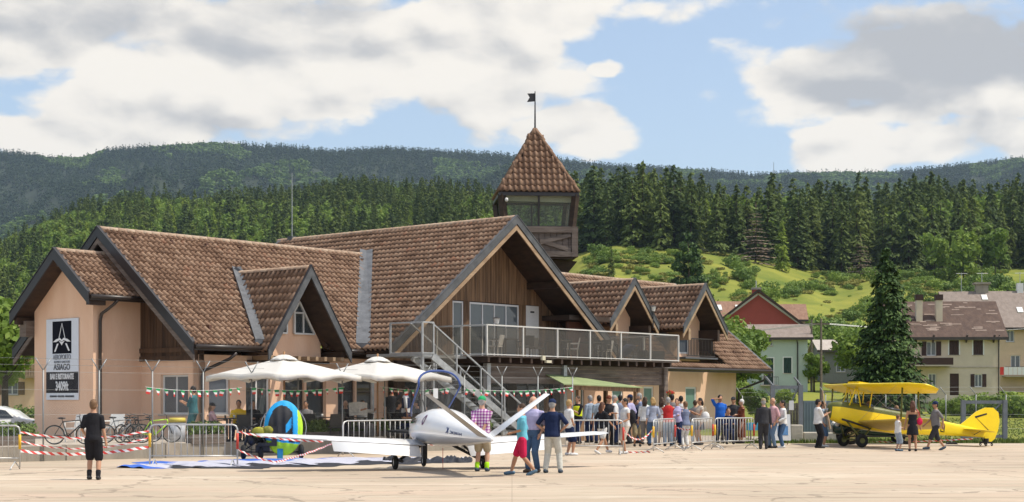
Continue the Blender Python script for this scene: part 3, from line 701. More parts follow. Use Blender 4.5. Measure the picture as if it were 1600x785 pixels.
# downpipes
def pipe(pts, r=0.055, par=bld): MB().tube(pts, r, 8).build('downpipe', GUT, par, True)
pipe([(-1.55,2.34,zf('SW',2.42)-.1),(-1.6,2.5,zf('SW',2.42)-.25),(-1.72,3.02,zf('SW',2.42)-.55),(-1.75,3.06,zf('SW',2.42)-.8),(-1.75,3.06,0.4)])
pipe([(0.9,-0.9,3.3),(0.75,-0.72,3.1),(0.15,-0.1,2.7),(0.1,-0.08,2.5),(0.1,-0.08,0.4)])
pipe([(34.3,-1.3,2.95),(34.25,-1.25,2.7),(33.75,-.2,2.25),(33.72,-.14,2.05),(33.72,-.14,0.1)])
# balcony
bal = obj('balcony', None, bld); bv, bu0, bu1, bz = -4.2, 9.9, 22.35, 3.36
n_b = 22
for i in range(n_b):
    v0 = bv+(gv-bv)*i/n_b; MB().box(bu0,bu1,v0+.006,v0+(gv-bv)/n_b-.006,bz-.05,bz).build('deck_board', GREYW, bal)
for x in np.arange(bu0+.15,bu1,0.62): MB().box(x-.06,x+.06,bv+.03,gv,bz-.25,bz-.05).build('joist', WOODD, bal)
for i in range(5): MB().box(bu0+0.9,bu1-.04,bv+.62,bv+.68,bz-.27-.15*(i+1)+.006,bz-.27-.15*i).build('beam_plank', GREYW, bal)
for x in (bu1-.18,): MB().box(x-.14,x+.14,bv+.5,bv+.78,0.1,bz-.25).build('post', GREYW, bal)
for x in (10.6,15.2): MB().box(x-.1,x+.1,bv+.5,bv+.7,0.3,bz-.27).build('post', STEEL, bal)
WRAIL = mat('white_steel_rail', (0.54,0.53,0.50), 0.4, var=0.08); BGL = glass('balcony_glass', (0.80,0.77,0.72), 0.84, 0.03)
def glass_rail(p, q, n, par, h=1.12, first=True, m_=WRAIL):
    p, q = Vector(p), Vector(q)
    for i in range(0 if first else 1, n+1):
        c = p+(q-p)*i/n; MB().beam(c, c+Vector((0,0,h)), .06, .06, up=(1,0,0)).build('rail_post', m_, par)
    MB().beam(p+Vector((0,0,h)), q+Vector((0,0,h)), .07, .05).build('handrail', m_, par)
    MB().beam(p+Vector((0,0,.04)), q+Vector((0,0,.04)), .05, .04).build('bottom_rail', m_, par)
    for i in range(n):
        a, b = p+(q-p)*(i+.035)/n, p+(q-p)*(i+.965)/n; d = (b-a).normalized(); nn = Vector((-d.y,d.x,0))*.006
        MB().prism([a-nn+Vector((0,0,.09)), b-nn+Vector((0,0,.09)), b-nn+Vector((0,0,h-.05)), a-nn+Vector((0,0,h-.05))], nn*2).build('glass_panel', BGL, par)
glass_rail((bu0,bv,bz),(bu1,bv,bz),6,bal); glass_rail((bu0,bv,bz),(bu0,-1.7,bz),2,bal,first=False); glass_rail((bu1,bv,bz),(bu1,-0.6,bz),2,bal,first=False)
# outdoor stair and landing
st = obj('staircase', None, bld); sv0, sv1, su0, su1 = -4.75, -3.75, 6.45, 11.45
n_s = 18
GRAT = mat('steel_grating', (0.33,0.34,0.34), 0.5, var=0.2, metal=0.5)
for i in range(n_s):
    f = (i+1)/(n_s+1); x = su0+(su1-su0)*f; z = bz-(bz-0.42)*f; MB().box(x-.14,x+.14,sv0+.04,sv1-.04,z-.03,z).build('step', GRAT, st)
for v in (sv0,sv1):
    MB().beam((su0-.05,v,bz-.12),(su1+.1,v,0.42),.05,.24).build('stringer', STEEL, st)
    MB().beam((su0-.1,v,bz+1.05),(su1,v,1.42),.05,.05).build('handrail', STEEL, st); MB().beam((su1,v,0.42),(su1,v,1.42),.05,.05).build('rail_post', STEEL, st)
    for f in (0.24,0.5,0.76):
        x = su0+(su1-su0)*f; z = bz-(bz-.42)*f; MB().beam((x,v,z-.1),(x,v,z+1.03),.05,.05).build('rail_post', STEEL, st)
MB().prism([(su0+.1,sv0-.006,bz-.0),(su0+1.1,sv0-.006,bz-.6),(su0+1.1,sv0-.006,bz+.36),(su0+.1,sv0-.006,bz+.93)],(0,.012,0)).build('glass_panel', BGL, st)
MB().box(su0-.55,su0+.05,sv0,-2.0,bz-.12,bz-.02).build('landing', GRAT, st); MB().box(su0+.06,bu0,-3.2,-1.8,bz-.11,bz-.02).build('walkway', GRAT, st)
glass_rail((su0-.55,sv0,bz-.05),(su0,sv0,bz-.05),1,st,1.1,m_=STEEL); glass_rail((su0-.55,sv0,bz-.05),(su0-.55,-3.2,bz-.05),1,st,1.1,False,STEEL)
for x,v in ((su0-.45,sv0+.1),(su0-.45,-2.2),(8.2,-3.1)): MB().beam((x,v,0.3),(x,v,bz-.1),.09,.09).build('support_post', STEEL, st)
# balcony lamps
LAMPG = mat('lamp_globe', (0.75,0.74,0.70), 0.3)
for u in (11.6, 24.9):
    v, zb = (-3.2, bz) if u < 20 else (-1.1, 5.0)
    lp = obj('lamp_post', None, bld); MB().tube([(u,v,zb),(u,v,zb+1.25 if u<20 else zb+.75)],.025,6).build('pole', VERGE, lp)
    zt = zb+1.25 if u < 20 else zb+.75
    MB().tube([(u,v,zt),(u,v,zt+.2)],[.08,.13],8).build('lamp_glass', LAMPG, lp); MB().tube([(u,v,zt+.2),(u,v,zt+.26)],[.16,.05],8).build('lamp_cap', VERGE, lp)
# entrance canopy and kiosk frame below the balcony
kz = obj('entrance_canopy', None, bld)
CANV = mat('green_canvas', (0.235,0.285,0.135), 0.8, var=0.12, scale=2, bump=0.1)
MB().prism([(13.5,-4.95,2.34),(18.7,-4.95,2.24),(19.1,-3.1,2.42),(14.3,-3.1,2.86)],(0,0,-.04)).build('canvas', CANV, kz)
for (u,v) in ((14.6,-4.8),(18.4,-4.8),(18.5,-3.2),(14.6,-3.2)): MB().beam((u,v,.1),(u,v,2.2),.14,.14).build('post', WOOD, kz)
MB().beam((13.8,-4.8,2.20),(18.6,-4.8,2.13),.14,.16).build('lintel', WOOD, kz); MB().box(14.8,18.3,-4.78,-4.70,.1,1.0).build('counter', WOOD, kz)
# aerial mast on the ridge, floodlight
MB().tube([(13.95,11.0,8.7),(13.95,11.0,11.95)],[.022,.012],6).build('aerial_mast', STEEL, bld)
MB().box(13.8,14.1,10.85,11.15,8.9,9.08).build('mast_base', LEAD, bld)
cm = MB(); cm.box(13.0,13.18,bv-.12,bv-.02,bz-.12,bz+.05).box(13.2,13.5,bv-.16,bv-.05,bz-.22,bz-.12); cm.build('floodlight', mat('cream_plastic',(0.6,0.56,0.42),0.5), bld)

# ------------------------------------------------------------------ wall sign
sg = thing('wall_sign', 'tall white sign with black aerodrome emblem and bar lettering on the end wall', 'sign', BW(-1.985,3.95,1.72), UANG)
SGW, SGH = 1.93, 2.81      # local x = u, y = v ; sign plane x = 0, viewer on -x; reading direction -v
def sgp(fx, fy, d=0.0): return (-0.03-d, SGW*(1-fx), SGH*(1-fy))
WHT = mat('sign_white', (0.68,0.72,0.78), 0.5, var=0.03); BLK = mat('sign_black', (0.012,0.013,0.02), 0.8, var=0.1, spec=0.05); LET = mat('sign_letter_white', (0.75,0.76,0.78), 0.5, var=0.02)
MB().box(-.03,0.0,0,SGW,0,SGH).build('panel', WHT, sg)
def rect(fx0,fy0,fx1,fy1,m_,name,d=.003):
    a,b = sgp(fx0,fy0,d), sgp(fx1,fy1,d); MB().box(a[0],-.03-d+.002,min(a[1],b[1]),max(a[1],b[1]),min(a[2],b[2]),max(a[2],b[2])).build(name, m_, sg)
rect(.20,.03,.79,.43,BLK,'emblem_field'); rect(0.0,.655,1.0,.915,BLK,'band')
def spoly(pts, m_, name='emblem_stroke', d=.008): MB().prism([sgp(x,y,d) for x,y in pts],(.004,0,0)).build(name, m_, sg)
spoly([(.495,.055),(.505,.055),(.405,.265),(.385,.26)],LET); spoly([(.495,.055),(.505,.055),(.615,.26),(.595,.265)],LET)
spoly([(.345,.305),(.395,.305),(.30,.405),(.255,.405)],LET); spoly([(.60,.305),(.65,.305),(.74,.395),(.70,.40)],LET)
spoly([(.215,.285),(.32,.25),(.44,.235),(.495,.26),(.495,.28),(.43,.262),(.32,.285)],LET,d=.010); spoly([(.775,.285),(.67,.25),(.55,.235),(.497,.26),(.497,.28),(.56,.262),(.67,.285)],LET,d=.010)
spoly([(.40,.27),(.495,.285),(.59,.27),(.52,.31),(.495,.33),(.47,.31)],LET,d=.011)
MT = Matrix(((0,0,-1,0),(-1,0,0,0),(0,1,0,0),(0,0,0,1)))
def stext(t, fx, fy, size, m_, sx, bold=0.0):
    p = sgp(fx, fy, .012); lettering(t, size, m_, sg, Matrix.Translation(p) @ MT, sx, bold)
DK = mat('sign_letter_dark', (0.05,0.055,0.07), 0.5, var=0.02); MIDG = mat('sign_letter_grey', (0.22,0.24,0.28), 0.5, var=0.02)
stext('AEROPORTO',.5,.475,.25,MIDG,.72); stext('ROMEO SARTORI',.5,.533,.11,MIDG,1.1); stext('ASIAGO',.5,.598,.30,DK,.92)
stext('BAR E RISTORANTE',.5,.715,.27,LET,.60,.008); stext('3409ft',.5,.835,.44,LET,.68,.010); stext('BENVENUTI - WELCOME - WILLKOMMEN',.5,.957,.085,DK,.92,.002)

# ------------------------------------------------------------------ tower
TY, TX = 80.0, AX(836, 80.0)
tw = thing('control_tower', 'wooden lookout tower with glazed cab and pyramid tile roof topped by a metal flag', 'tower', (TX, TY, 0), R(5))
hw = 2.0; ze, zt = AZ(304,79), AZ(203,80)
trf = obj('roof', None, tw)
MB().add([(-hw,-hw,ze-.02),(hw,-hw,ze-.02),(hw,hw,ze-.02),(-hw,hw,ze-.02),(0,0,zt-.06)],[(3,2,1,0),(0,1,4),(1,2,4),(2,3,4),(3,0,4)]).build('roof_deck', WOODD, trf)
slen = math.hypot(hw, zt-ze); nr = 11
for k in range(4):
    ca, sa = [(1,0),(0,1),(-1,0),(0,-1)][k]
    def rot(x, y, z): return Vector((x*ca - y*sa, x*sa + y*ca, z))
    upv = rot(0, hw/slen, (zt-ze)/slen); al = rot(1,0,0); nn = al.cross(upv)
    cwid = 2*hw/14; me = tile_mesh('roof_tile', al, upv, nn, TILE2, cwid, slen/nr)
    for j in range(nr):
        f = (j+.25)/nr; half = hw*(1-f); n = int(half/cwid+.35)
        for i in range(-n, n+1):
            if abs(i*cwid) < half-cwid*.1:
                p = rot(i*cwid, -hw*(1-j/nr), ze+(zt-ze)*j/nr); obj('roof_tile', me, trf, p)
    # hips
    a = rot(-hw,-hw,ze); b = Vector((0,0,zt)); hm = cap_mesh(b-a, .42, .12, TILE2)
    L_ = (b-a).length
    for i in range(int(L_/.36)): obj('hip_tile', hm, trf, a+(b-a)*(i*.36/L_)+Vector((0,0,.05)))
MB().tube([(0,0,zt-.1),(0,0,AZ(143,80))],[.05,.025],6).build('flag_pole', VERGE, tw)
fz = AZ(146,80); MB().prism([(0,0,fz),(-.40,0,fz-.02),(-.28,0,fz-.22),(-.42,0,fz-.46),(0,0,fz-.42)],(0,.02,0)).build('metal_flag', VERGE, tw)
# eaves, cab, parapet, shaft
MB().box(-hw-.03,hw+.03,-hw-.03,-hw+.05,ze-.20,ze-.03).box(-hw-.03,-hw+.05,-hw+.05,hw,ze-.20,ze-.03).box(hw-.05,hw+.03,-hw+.05,hw,ze-.20,ze-.03).box(-hw+.05,hw-.05,hw-.05,hw+.03,ze-.2,ze-.03).build('eaves_board', VERGE, tw)
MB().box(-hw+.05,hw-.05,-hw+.05,hw-.05,ze-.10,ze-.05).build('soffit', WOODD, tw)
zc0 = AZ(357,79); ct, cb = 1.88, 1.70
for sx in (-1,1):
    for sy in (-1,1):
        MB().tube([(sx*cb,sy*cb,zc0-.1),(sx*ct,sy*ct,ze-.1)],.2,4).build('corner_post', WOODD, tw)
for k in range(4):
    ca, sa = [(1,0),(0,1),(-1,0),(0,-1)][k]
    def rot(x, y, z): return Vector((x*ca - y*sa, x*sa + y*ca, z))
    w_ = obj('window', None, tw)
    MB().beam(rot(0.0,-cb,zc0),rot(0.0,-ct,ze-.15),.10,.10).build('mullion', VERGE, w_)
    MB().beam(rot(-cb,-cb-.03,zc0),rot(cb,-cb-.03,zc0),.16,.10).build('frame', VERGE, w_)
    for s in (-1,1):
        q = [rot(s*.06,-cb+.03,zc0+.05),rot(s*(cb-.1),-cb+.03,zc0+.05),rot(s*(ct-.1),-ct+.03,ze-.15),rot(s*.06,-ct+.03,ze-.15)]
        MB().prism(q, rot(0,.015,0)).build('pane', glass('cab_glass',(0.92,0.97,0.93),0.87,.02), w_)
    if k == 0: MB().prism([rot(-ct+.2,-ct+.25,ze-.15),rot(ct-.2,-ct+.25,ze-.15),rot(ct-.2,-ct+.28,ze-.48),rot(-ct+.2,-ct+.28,ze-.42)], rot(0,.02,0)).build('roller_blind', mat('blind_cream',(0.55,0.52,0.40),.8,var=.05), w_)
MB().box(-cb+.05,cb-.05,-cb+.05,cb-.05,zc0-.12,zc0-.02).build('cab_floor', WOODD, tw)
pw, zp = 1.92, AZ(404,79)
for k in range(4):
    ca, sa = [(1,0),(0,1),(-1,0),(0,-1)][k]
    def rot(x, y, z): return Vector((x*ca - y*sa, x*sa + y*ca, z))
    pp = obj('parapet', None, tw)
    for i in range(12):
        x = -pw+.1+(2*pw-.2)*i/12; MB().prism([rot(x+.01,-pw+.08,zp+.1),rot(x+(2*pw-.2)/12-.01,-pw+.08,zp+.1),rot(x+(2*pw-.2)/12-.01,-pw+.08,zc0-.05),rot(x+.01,-pw+.08,zc0-.05)], rot(0,.04,0)).build('board', GREYW, pp)
    for (x0,z0,x1,z1,h) in ((-pw,zc0-.16,pw,zc0-.16,.3),(-pw,zp+.14,pw,zp+.14,.26)): MB().beam(rot(x0,-pw,z0),rot(x1,-pw,z1),.12,h).build('rail', GREYW, pp)
    for s in (-1,1):
        MB().beam(rot(s*(pw-.13),-pw-.005,zp),rot(s*(pw-.13),-pw-.005,zc0),.13,.24,up=tuple(rot(1,0,0))).build('post', GREYW, pp)
        MB().beam(rot(s*.05,-pw+.02,(zp+zc0)/2-.05),rot(s*(pw-.3),-pw+.02,zc0-.42),.08,.2).build('brace', GREYW, pp)
        MB().beam(rot(s*.05,-pw+.025,(zp+zc0)/2+.05),rot(s*(pw-.3),-pw+.025,zp+.34),.08,.2).build('brace', GREYW, pp)
MB().box(-pw+.1,pw-.1,-pw+.13,pw-.13,zp-.08,zp+.02).build('platform', WOODD, tw)
MB().tube([(0,0,0),(0,0,zp-.6),(0,0,zp-.05)],[1.75,1.75,2.2],4).build('shaft', WOODD, tw)
MB().ell((-hw+.35,-hw-.05,ze-.42),(.09,.09,.11)).build('camera_dome', WFRAME, tw)
# ------------------------------------------------------------------ fences
def link_mesh_mat():
    M = bpy.data.materials.new('chain_link'); M.use_nodes = True; MATS['chain_link'] = M; nt = M.node_tree; N, L = nt.nodes, nt.links
    b = N['Principled BSDF']; b.inputs['Base Color'].default_value = (0.30,0.31,0.30,1); b.inputs['Roughness'].default_value = .6
    tc = N.new('ShaderNodeTexCoord'); sx = N.new('ShaderNodeSeparateXYZ'); L.new(tc.outputs['Object'], sx.inputs[0])
    outs = []
    for op in ('ADD','SUBTRACT'):
        a = N.new('ShaderNodeMath'); a.operation = op; L.new(sx.outputs[0], a.inputs[0]); L.new(sx.outputs[2], a.inputs[1])
        p = N.new('ShaderNodeMath'); p.operation = 'PINGPONG'; p.inputs[1].default_value = .04; L.new(a.outputs[0], p.inputs[0])
        l = N.new('ShaderNodeMath'); l.operation = 'LESS_THAN'; l.inputs[1].default_value = .0011; L.new(p.outputs[0], l.inputs[0]); outs.append(l.outputs[0])
    mx = N.new('ShaderNodeMath'); mx.operation = 'MAXIMUM'; L.new(outs[0], mx.inputs[0]); L.new(outs[1], mx.inputs[1])
    t = N.new('ShaderNodeBsdfTransparent'); ms = N.new('ShaderNodeMixShader'); L.new(mx.outputs[0], ms.inputs[0]); L.new(t.outputs[0], ms.inputs[1]); L.new(b.outputs[0], ms.inputs[2])
    L.new(ms.outputs[0], N['Material Output'].inputs[0]); return M
LINK = link_mesh_mat()
POST = mat('fence_post_steel', (0.25,0.26,0.26), 0.5, var=0.2, metal=0.4)
def wire_fence(label, p0, ang, n, sp, h, arms, wires, group=None, top=True, mesh_=True):
    t = thing('wire_fence', label, 'fence', p0, ang, group)
    mb = MB(); mb.tube([(0,0,-.02),(0,0,h)], .024, 8)
    for s in arms: mb.tube([(0,0,h-.02),(s,0 if len(arms)>1 else .0,h+.33)], .017, 6)
    me = mb.mesh('post', POST, True)
    for i in range(n): obj('post', me, t, (i*sp,0,0))
    L_ = (n-1)*sp
    for z in wires: MB().tube([(0,0,z),(L_,0,z)], .003, 4).build('tension_wire', POST, t)
    for s in arms:
        for f in (.4,.95): MB().tube([(s*f,0,h+.33*f),(L_+s*f,0,h+.33*f)], .004, 4).build('barbed_wire', POST, t)
    if mesh_: MB().add([(0,.0,.05),(L_,.0,.05),(L_,.0,h-.05),(0,.0,h-.05)],[(0,1,2,3)]).build('wire_mesh', LINK, t)
    return t
SPC = 1.669
wire_fence('tall wire mesh fence with Y-shaped post tops along the terrace wall', tuple(FP(-3*SPC,-.06)), math.atan2(FD.y,FD.x), 16, SPC, 2.56, (-.23,.23), (.6,1.3,2.0,2.5))
# fence on the far side of the road, right
RF = 65.95
wire_fence('wire mesh fence with bent post tops between the road and the lawn', (AX(1290,RF),RF,0), 0.0, 8, 1.28, 1.95, (-.25,), (.5,1.1,1.9))
wire_fence('short run of wire fence with bent posts beside the building corner', (AX(1160,RF-.3),RF-.3,0), 0.0, 3, 1.2, 1.9, (-.25,), (.5,1.2,1.85))
GGREY = mat('gate_grey', (0.17,0.185,0.20), 0.5, var=0.15, spec=0.4)
def gate(label, px0, px1, Y, h, fill, tip=True):
    x0, x1 = AX(px0,Y), AX(px1,Y); w = x1-x0
    t = thing('steel_gate', label, 'gate', (x0,Y,0))
    for x in (0,w):
        p = obj('gate_post', None, t); MB().box(x-.09,x+.09,-.09,.09,-.05,h).build('column', GGREY, p)
        if tip: MB().tube([(x,0,h),(x-.28,0,h+.34)],.05,6).build('bent_tip', GGREY, p)
    MB().box(.1,w-.1,-.05,.05,h-.16,h-.02).build('top_rail', GGREY, t); MB().box(.1,w-.1,-.05,.05,.12,.24).build('bottom_rail', GGREY, t)
    MB().beam((.1,0,.2),(w-.1,0,h-.1),.05,.05).build('diagonal', GGREY, t)
    if fill: MB().box(w*.05,w*.95,.06,.075,.24,h*.62).build('sheet', GGREY, t)
    MB().add([(.1,.0,.2),(w-.1,.0,.2),(w-.1,.0,h-.1),(.1,.0,h-.1)],[(0,1,2,3)]).build('wire_mesh', LINK, t)
    MB().box(w-.5,w-.3,-.075,-.055,h*.55,h*.72).build('notice', WFRAME, t)
    return t
gate('grey steel gate with two bent columns beside the mint house', 1207, 1251, 65.6, 2.35, False)
gate('grey steel swing gate behind the tail of the yellow biplane', 1505, 1570, 65.4, 1.72, False, False)
shed = thing('site_container', 'blue-grey corrugated site container behind the wire gate', 'container', (AX(1256,70),70,hXY(AX(1256,70),70)-.05))
mbs = MB()
for i in range(16): mbs.box(i*.13,i*.13+.065,-.03,.0,.05,1.55)
mbs.build('corrugation', mat('container_blue',(0.16,0.20,0.235),.6,var=.15,scale=2), shed); MB().box(0,2.1,0,1.4,0,1.6).build('shell', mat('container_blue'  ,(0,0,0)), shed)
fw = thing('wooden_gate', 'brown weathered wooden gate seen through the wire fence', 'gate', (AX(1212,71),71,hXY(AX(1212,71),71)-.03))
for i in range(9): MB().box(i*.13,i*.13+.115,0,.03,0,1.45+random.uniform(-.03,.03)).build('plank', GREYW, fw)
for z in (.3,1.1): MB().box(0,1.16,.03,.07,z,z+.1).build('ledger', GREYW, fw)
# concrete blocks and the poster stand
def block(x, y, w, h, label):
    o = MB(); o.box(0,w,0,.5,0,h); bo = o.build('concrete_block', mat('pale_concrete',(0.45,0.41,0.34),.95,col2=(0.55,0.51,0.44),scale=2,bump=.4), None, loc=(x,y,0)); tag(bo,label,'concrete block')
    bev = bo.modifiers.new('b','BEVEL'); bev.width = .03; bev.segments = 2
block(AX(1236,62.2),62.2,.48,.72,'tall pale concrete block by the poster stand'); block(AX(1256,62.3),62.35,1.0,.42,'long low concrete block on the grass verge behind the men'); block(AX(1284,62.4),62.4,.75,.40,'short low concrete block beside the nose of the green car')
pb = thing('poster_stand', 'white and blue poster board standing behind the man in jeans', 'poster', (AX(1193,59.2),59.2,0.12))
MB().prism([(0,0,.05),(1.05,0,.05),(1.05,.18,1.05),(0,.18,1.05)],(0,.03,0)).build('board', mat('poster_white',(0.66,0.68,0.70),.6,var=.05), pb)
for (a,b,c,d) in ((.1,.3,.45,.55),(.55,.25,.95,.6),(.2,.72,.85,.9)): MB().prism([(a,-.004+.18*(b-.05),b),(c,-.004+.18*(b-.05),b),(c,-.004+.18*(d-.05),d),(a,-.004+.18*(d-.05),d)],(0,-.004,0)).build('print', mat('poster_blue',(0.10,0.24,0.48),.6,var=.3,scale=8), pb)
for x in (.05,1.0): MB().beam((x,.5,-.12),(x,.2,1.0),.03,.03).build('leg', GREYW, pb)
tb = thing('folding_table', 'table with a bright blue cloth beside the men talking', 'table', (AX(1171,58.6),58.6,.12))
MB().box(0,.75,0,.6,.68,.72).build('table_top', WFRAME, tb); MB().box(-.02,.77,-.02,.62,.45,.725).box(-.01,.76,-.01,.61,.45,.722).build('cloth', mat('cyan_cloth',(0.06,0.34,0.55),.7,var=.1), tb)
for x,y in ((.05,.05),(.7,.05),(.05,.55),(.7,.55)): MB().beam((x,y,0),(x,y,.68),.035,.035).build('leg', GREYW, tb)

# ------------------------------------------------------------------ crowd barriers, tapes, bunting
BARM = mat('barrier_steel', (0.50,0.50,0.49), 0.4, var=0.15, metal=0.35)
YEL = mat('yellow_sleeve', (0.72,0.42,0.03), .5, var=.1); RED = mat('red_sleeve', (0.55,0.06,0.04), .5, var=.1)
_bm = MB(); Lb, Hb = 2.25, 1.08
cr_ = .12
loop = [(0,0,.28),(0,0,Hb-cr_),(cr_*.3,0,Hb-cr_*.3),(cr_,0,Hb),(Lb-cr_,0,Hb),(Lb-cr_*.3,0,Hb-cr_*.3),(Lb,0,Hb-cr_),(Lb,0,.06)]
_bm.tube([(0,0,.06)]+loop, .021, 8); _bm.tube([(0,0,.28),(Lb,0,.28)], .018, 6)
BAR_FRAME = _bm.mesh('frame', BARM, True)
BAR_BAR = MB().tube([(0,0,.28),(0,0,Hb)], .010, 5).mesh('bar', BARM, True)
BAR_FOOT = MB().tube([(0,-.32,.0),(0,-.26,.06),(0,-.06,.16),(0,0,.19),(0,.06,.16),(0,.26,.06),(0,.32,.0)], .017, 6).mesh('foot', BARM, True)
SL_Y = MB().tube([(0,0,.50),(0,0,.86)], .036, 8).mesh('sleeve', YEL, True); SL_R = MB().tube([(0,0,.45),(0,0,.86)], .034, 8).mesh('sleeve', RED, True)
def barrier(p, q, label, left=None, right=None, z=0.0):
    p, q = Vector((p[0],p[1],0)), Vector((q[0],q[1],0)); d = (q-p); L_ = d.length; ang = math.atan2(d.y, d.x)
    t = thing('crowd_barrier', label, 'barrier', (p.x,p.y,z), ang, None)
    k = L_/Lb; f = obj('frame', BAR_FRAME, t); f.scale = (k,1,1)
    n = 14
    for i in range(1,n): obj('bar', BAR_BAR, t, (L_*i/n,0,0))
    for x in (.12,L_-.12): obj('foot', BAR_FOOT, t, (x,0,0))
    if left: obj('sleeve', left, t, (0,0,0))
    if right: obj('sleeve', right, t, (L_,0,0))
    return t
BA0, BA1 = (AX(-95,38.2),38.2), G(31,734)
BB0, BB1 = G(234,729.5), G(371,729.5)
BC0, BC1 = G(536,714), (AX(648,49.6),49.6)
BD0, BD1 = G(868,711), G(974,711)
BE0, BE1 = G(1021,708), G(1055,703.5)
BF0, BF1 = G(1081,705), G(1114,701.5)
BG0, BG1 = G(1117,702.5), G(1178,701)
barrier(BA0,BA1,'steel crowd barrier with a yellow sleeve beside the white car',None,SL_Y)
barrier(BB0,BB1,'steel crowd barrier with yellow and red sleeves behind the blue fabric end',SL_Y,SL_R)
barrier(BC0,BC1,'steel crowd barrier partly hidden behind the white aircraft',None,None)
barrier(BD0,BD1,'steel crowd barrier in front of the kiosk queue with a red sleeve',None,SL_R)
barrier(BE0,BE1,'short-looking steel barrier before the man in the red shirt',SL_Y,SL_R)
barrier(BF0,BF1,'steel barrier before the dark-haired woman with the white bag',SL_Y,SL_R)
barrier(BG0,BG1,'steel barrier in front of the seated man and the woman in rust dress',SL_Y,SL_R)
def tape_mat():
    M = bpy.data.materials.new('red_white_tape'); M.use_nodes = True; nt = M.node_tree; N, L = nt.nodes, nt.links; b = N['Principled BSDF']; b.inputs['Roughness'].default_value = .5
    uv = N.new('ShaderNodeUVMap'); sx = N.new('ShaderNodeSeparateXYZ'); L.new(uv.outputs[0], sx.inputs[0])
    a = N.new('ShaderNodeMath'); a.operation = 'ADD'; L.new(sx.outputs[0], a.inputs[0]); L.new(sx.outputs[1], a.inputs[1])
    fr = N.new('ShaderNodeMath'); fr.operation = 'FRACT'; L.new(a.outputs[0], fr.inputs[0]); gt = N.new('ShaderNodeMath'); gt.operation = 'GREATER_THAN'; gt.inputs[1].default_value = .5; L.new(fr.outputs[0], gt.inputs[0])
    m = N.new('ShaderNodeMix'); m.data_type = 'RGBA'; m.inputs[6].default_value = (.75,.74,.72,1); m.inputs[7].default_value = (.60,.05,.04,1); L.new(gt.outputs[0], m.inputs[0]); L.new(m.outputs[2], b.inputs['Base Color']); return M
TAPE = tape_mat()
def tape(p, q, sag, label, w=.05, group=None, n=26, tw=0.35):
    p, q = Vector(p), Vector(q); vs, uv = [], []
    L_ = (q-p).length
    for i in range(n+1):
        f = i/n; c = p+(q-p)*f - Vector((0,0,sag*4*f*(1-f))) + Vector((0,0,.01*math.sin(i*1.7))); a = tw*math.sin(i*.55+p.x)
        o = Vector((-(q-p).y,(q-p).x,0)).normalized()*math.sin(a)*w/2 + Vector((0,0,math.cos(a)*w/2))
        vs += [tuple(c-o), tuple(c+o)]; uv += [(f*L_/.22,0),(f*L_/.22,.5)]
    o0 = Vector(vs[0]); me = bpy.data.meshes.new('barrier_tape'); me.from_pydata([tuple(Vector(v)-o0) for v in vs], [], [(2*i,2*i+2,2*i+3,2*i+1) for i in range(n)])
    ul = me.uv_layers.new(name='UVMap')
    for lp in me.loops: ul.data[lp.index].uv = uv[lp.vertex_index]
    me.materials.append(TAPE); o = obj('barrier_tape', me, None, o0); so = o.modifiers.new('s','SOLIDIFY'); so.thickness = .002
    tag(o, label, 'tape', group); return o
def P3_(b, z): return (b[0], b[1], z)
tape(P3_(BA1,.92), P3_(BB0,.93), .17, 'topmost red and white tape behind the boy in black',.05)
tape(P3_(BA1,.70), P3_(BB0,.76), .24, 'middle red and white tape behind the boy in black',.038)
tape(P3_(BA1,.46), P3_(BB0,.52), .13, 'lowest red and white tape behind the boy in black',.075)
tape(P3_(BB1,.90), (AX(505,41),41,.62), .06, 'red and white tape running from the barrier to under the white wing')
tape(P3_(BB1,.45), (AX(430,40.4),40.4,.10), .05, 'red and white tape drooping to the ground by the trike')
tape((AX(430,40.4),40.4,.09), P3_(BC0,.55), .06, 'red and white tape rising from the fabric to the barrier behind the wing')
tape((AX(668,47.5),47.5,.36), (AX(745,48.5),48.5,.40), .05, 'red and white tape below the belly of the white aircraft')
tape(P3_(BD1,.80), P3_(BE0,.80), .34, 'red and white tape sagging in front of the man in dark shirt')
tape((AX(980,50),50,.03), (AX(1016,50.3),50.3,.03), .0, 'loose red and white tape lying on the concrete')
tape(P3_(BE1,.80), P3_(BF0,.72), .04, 'red and white tape across the woman in blue-grey jacket')
tape(P3_(BF1,.66), P3_(BG0,.66), .03, 'short red and white tape tying two barriers together')
tape((AX(1345,62),62,.05), (AX(1520,60),60,.22), .05, 'red and white tape low on the ground behind the biplane')
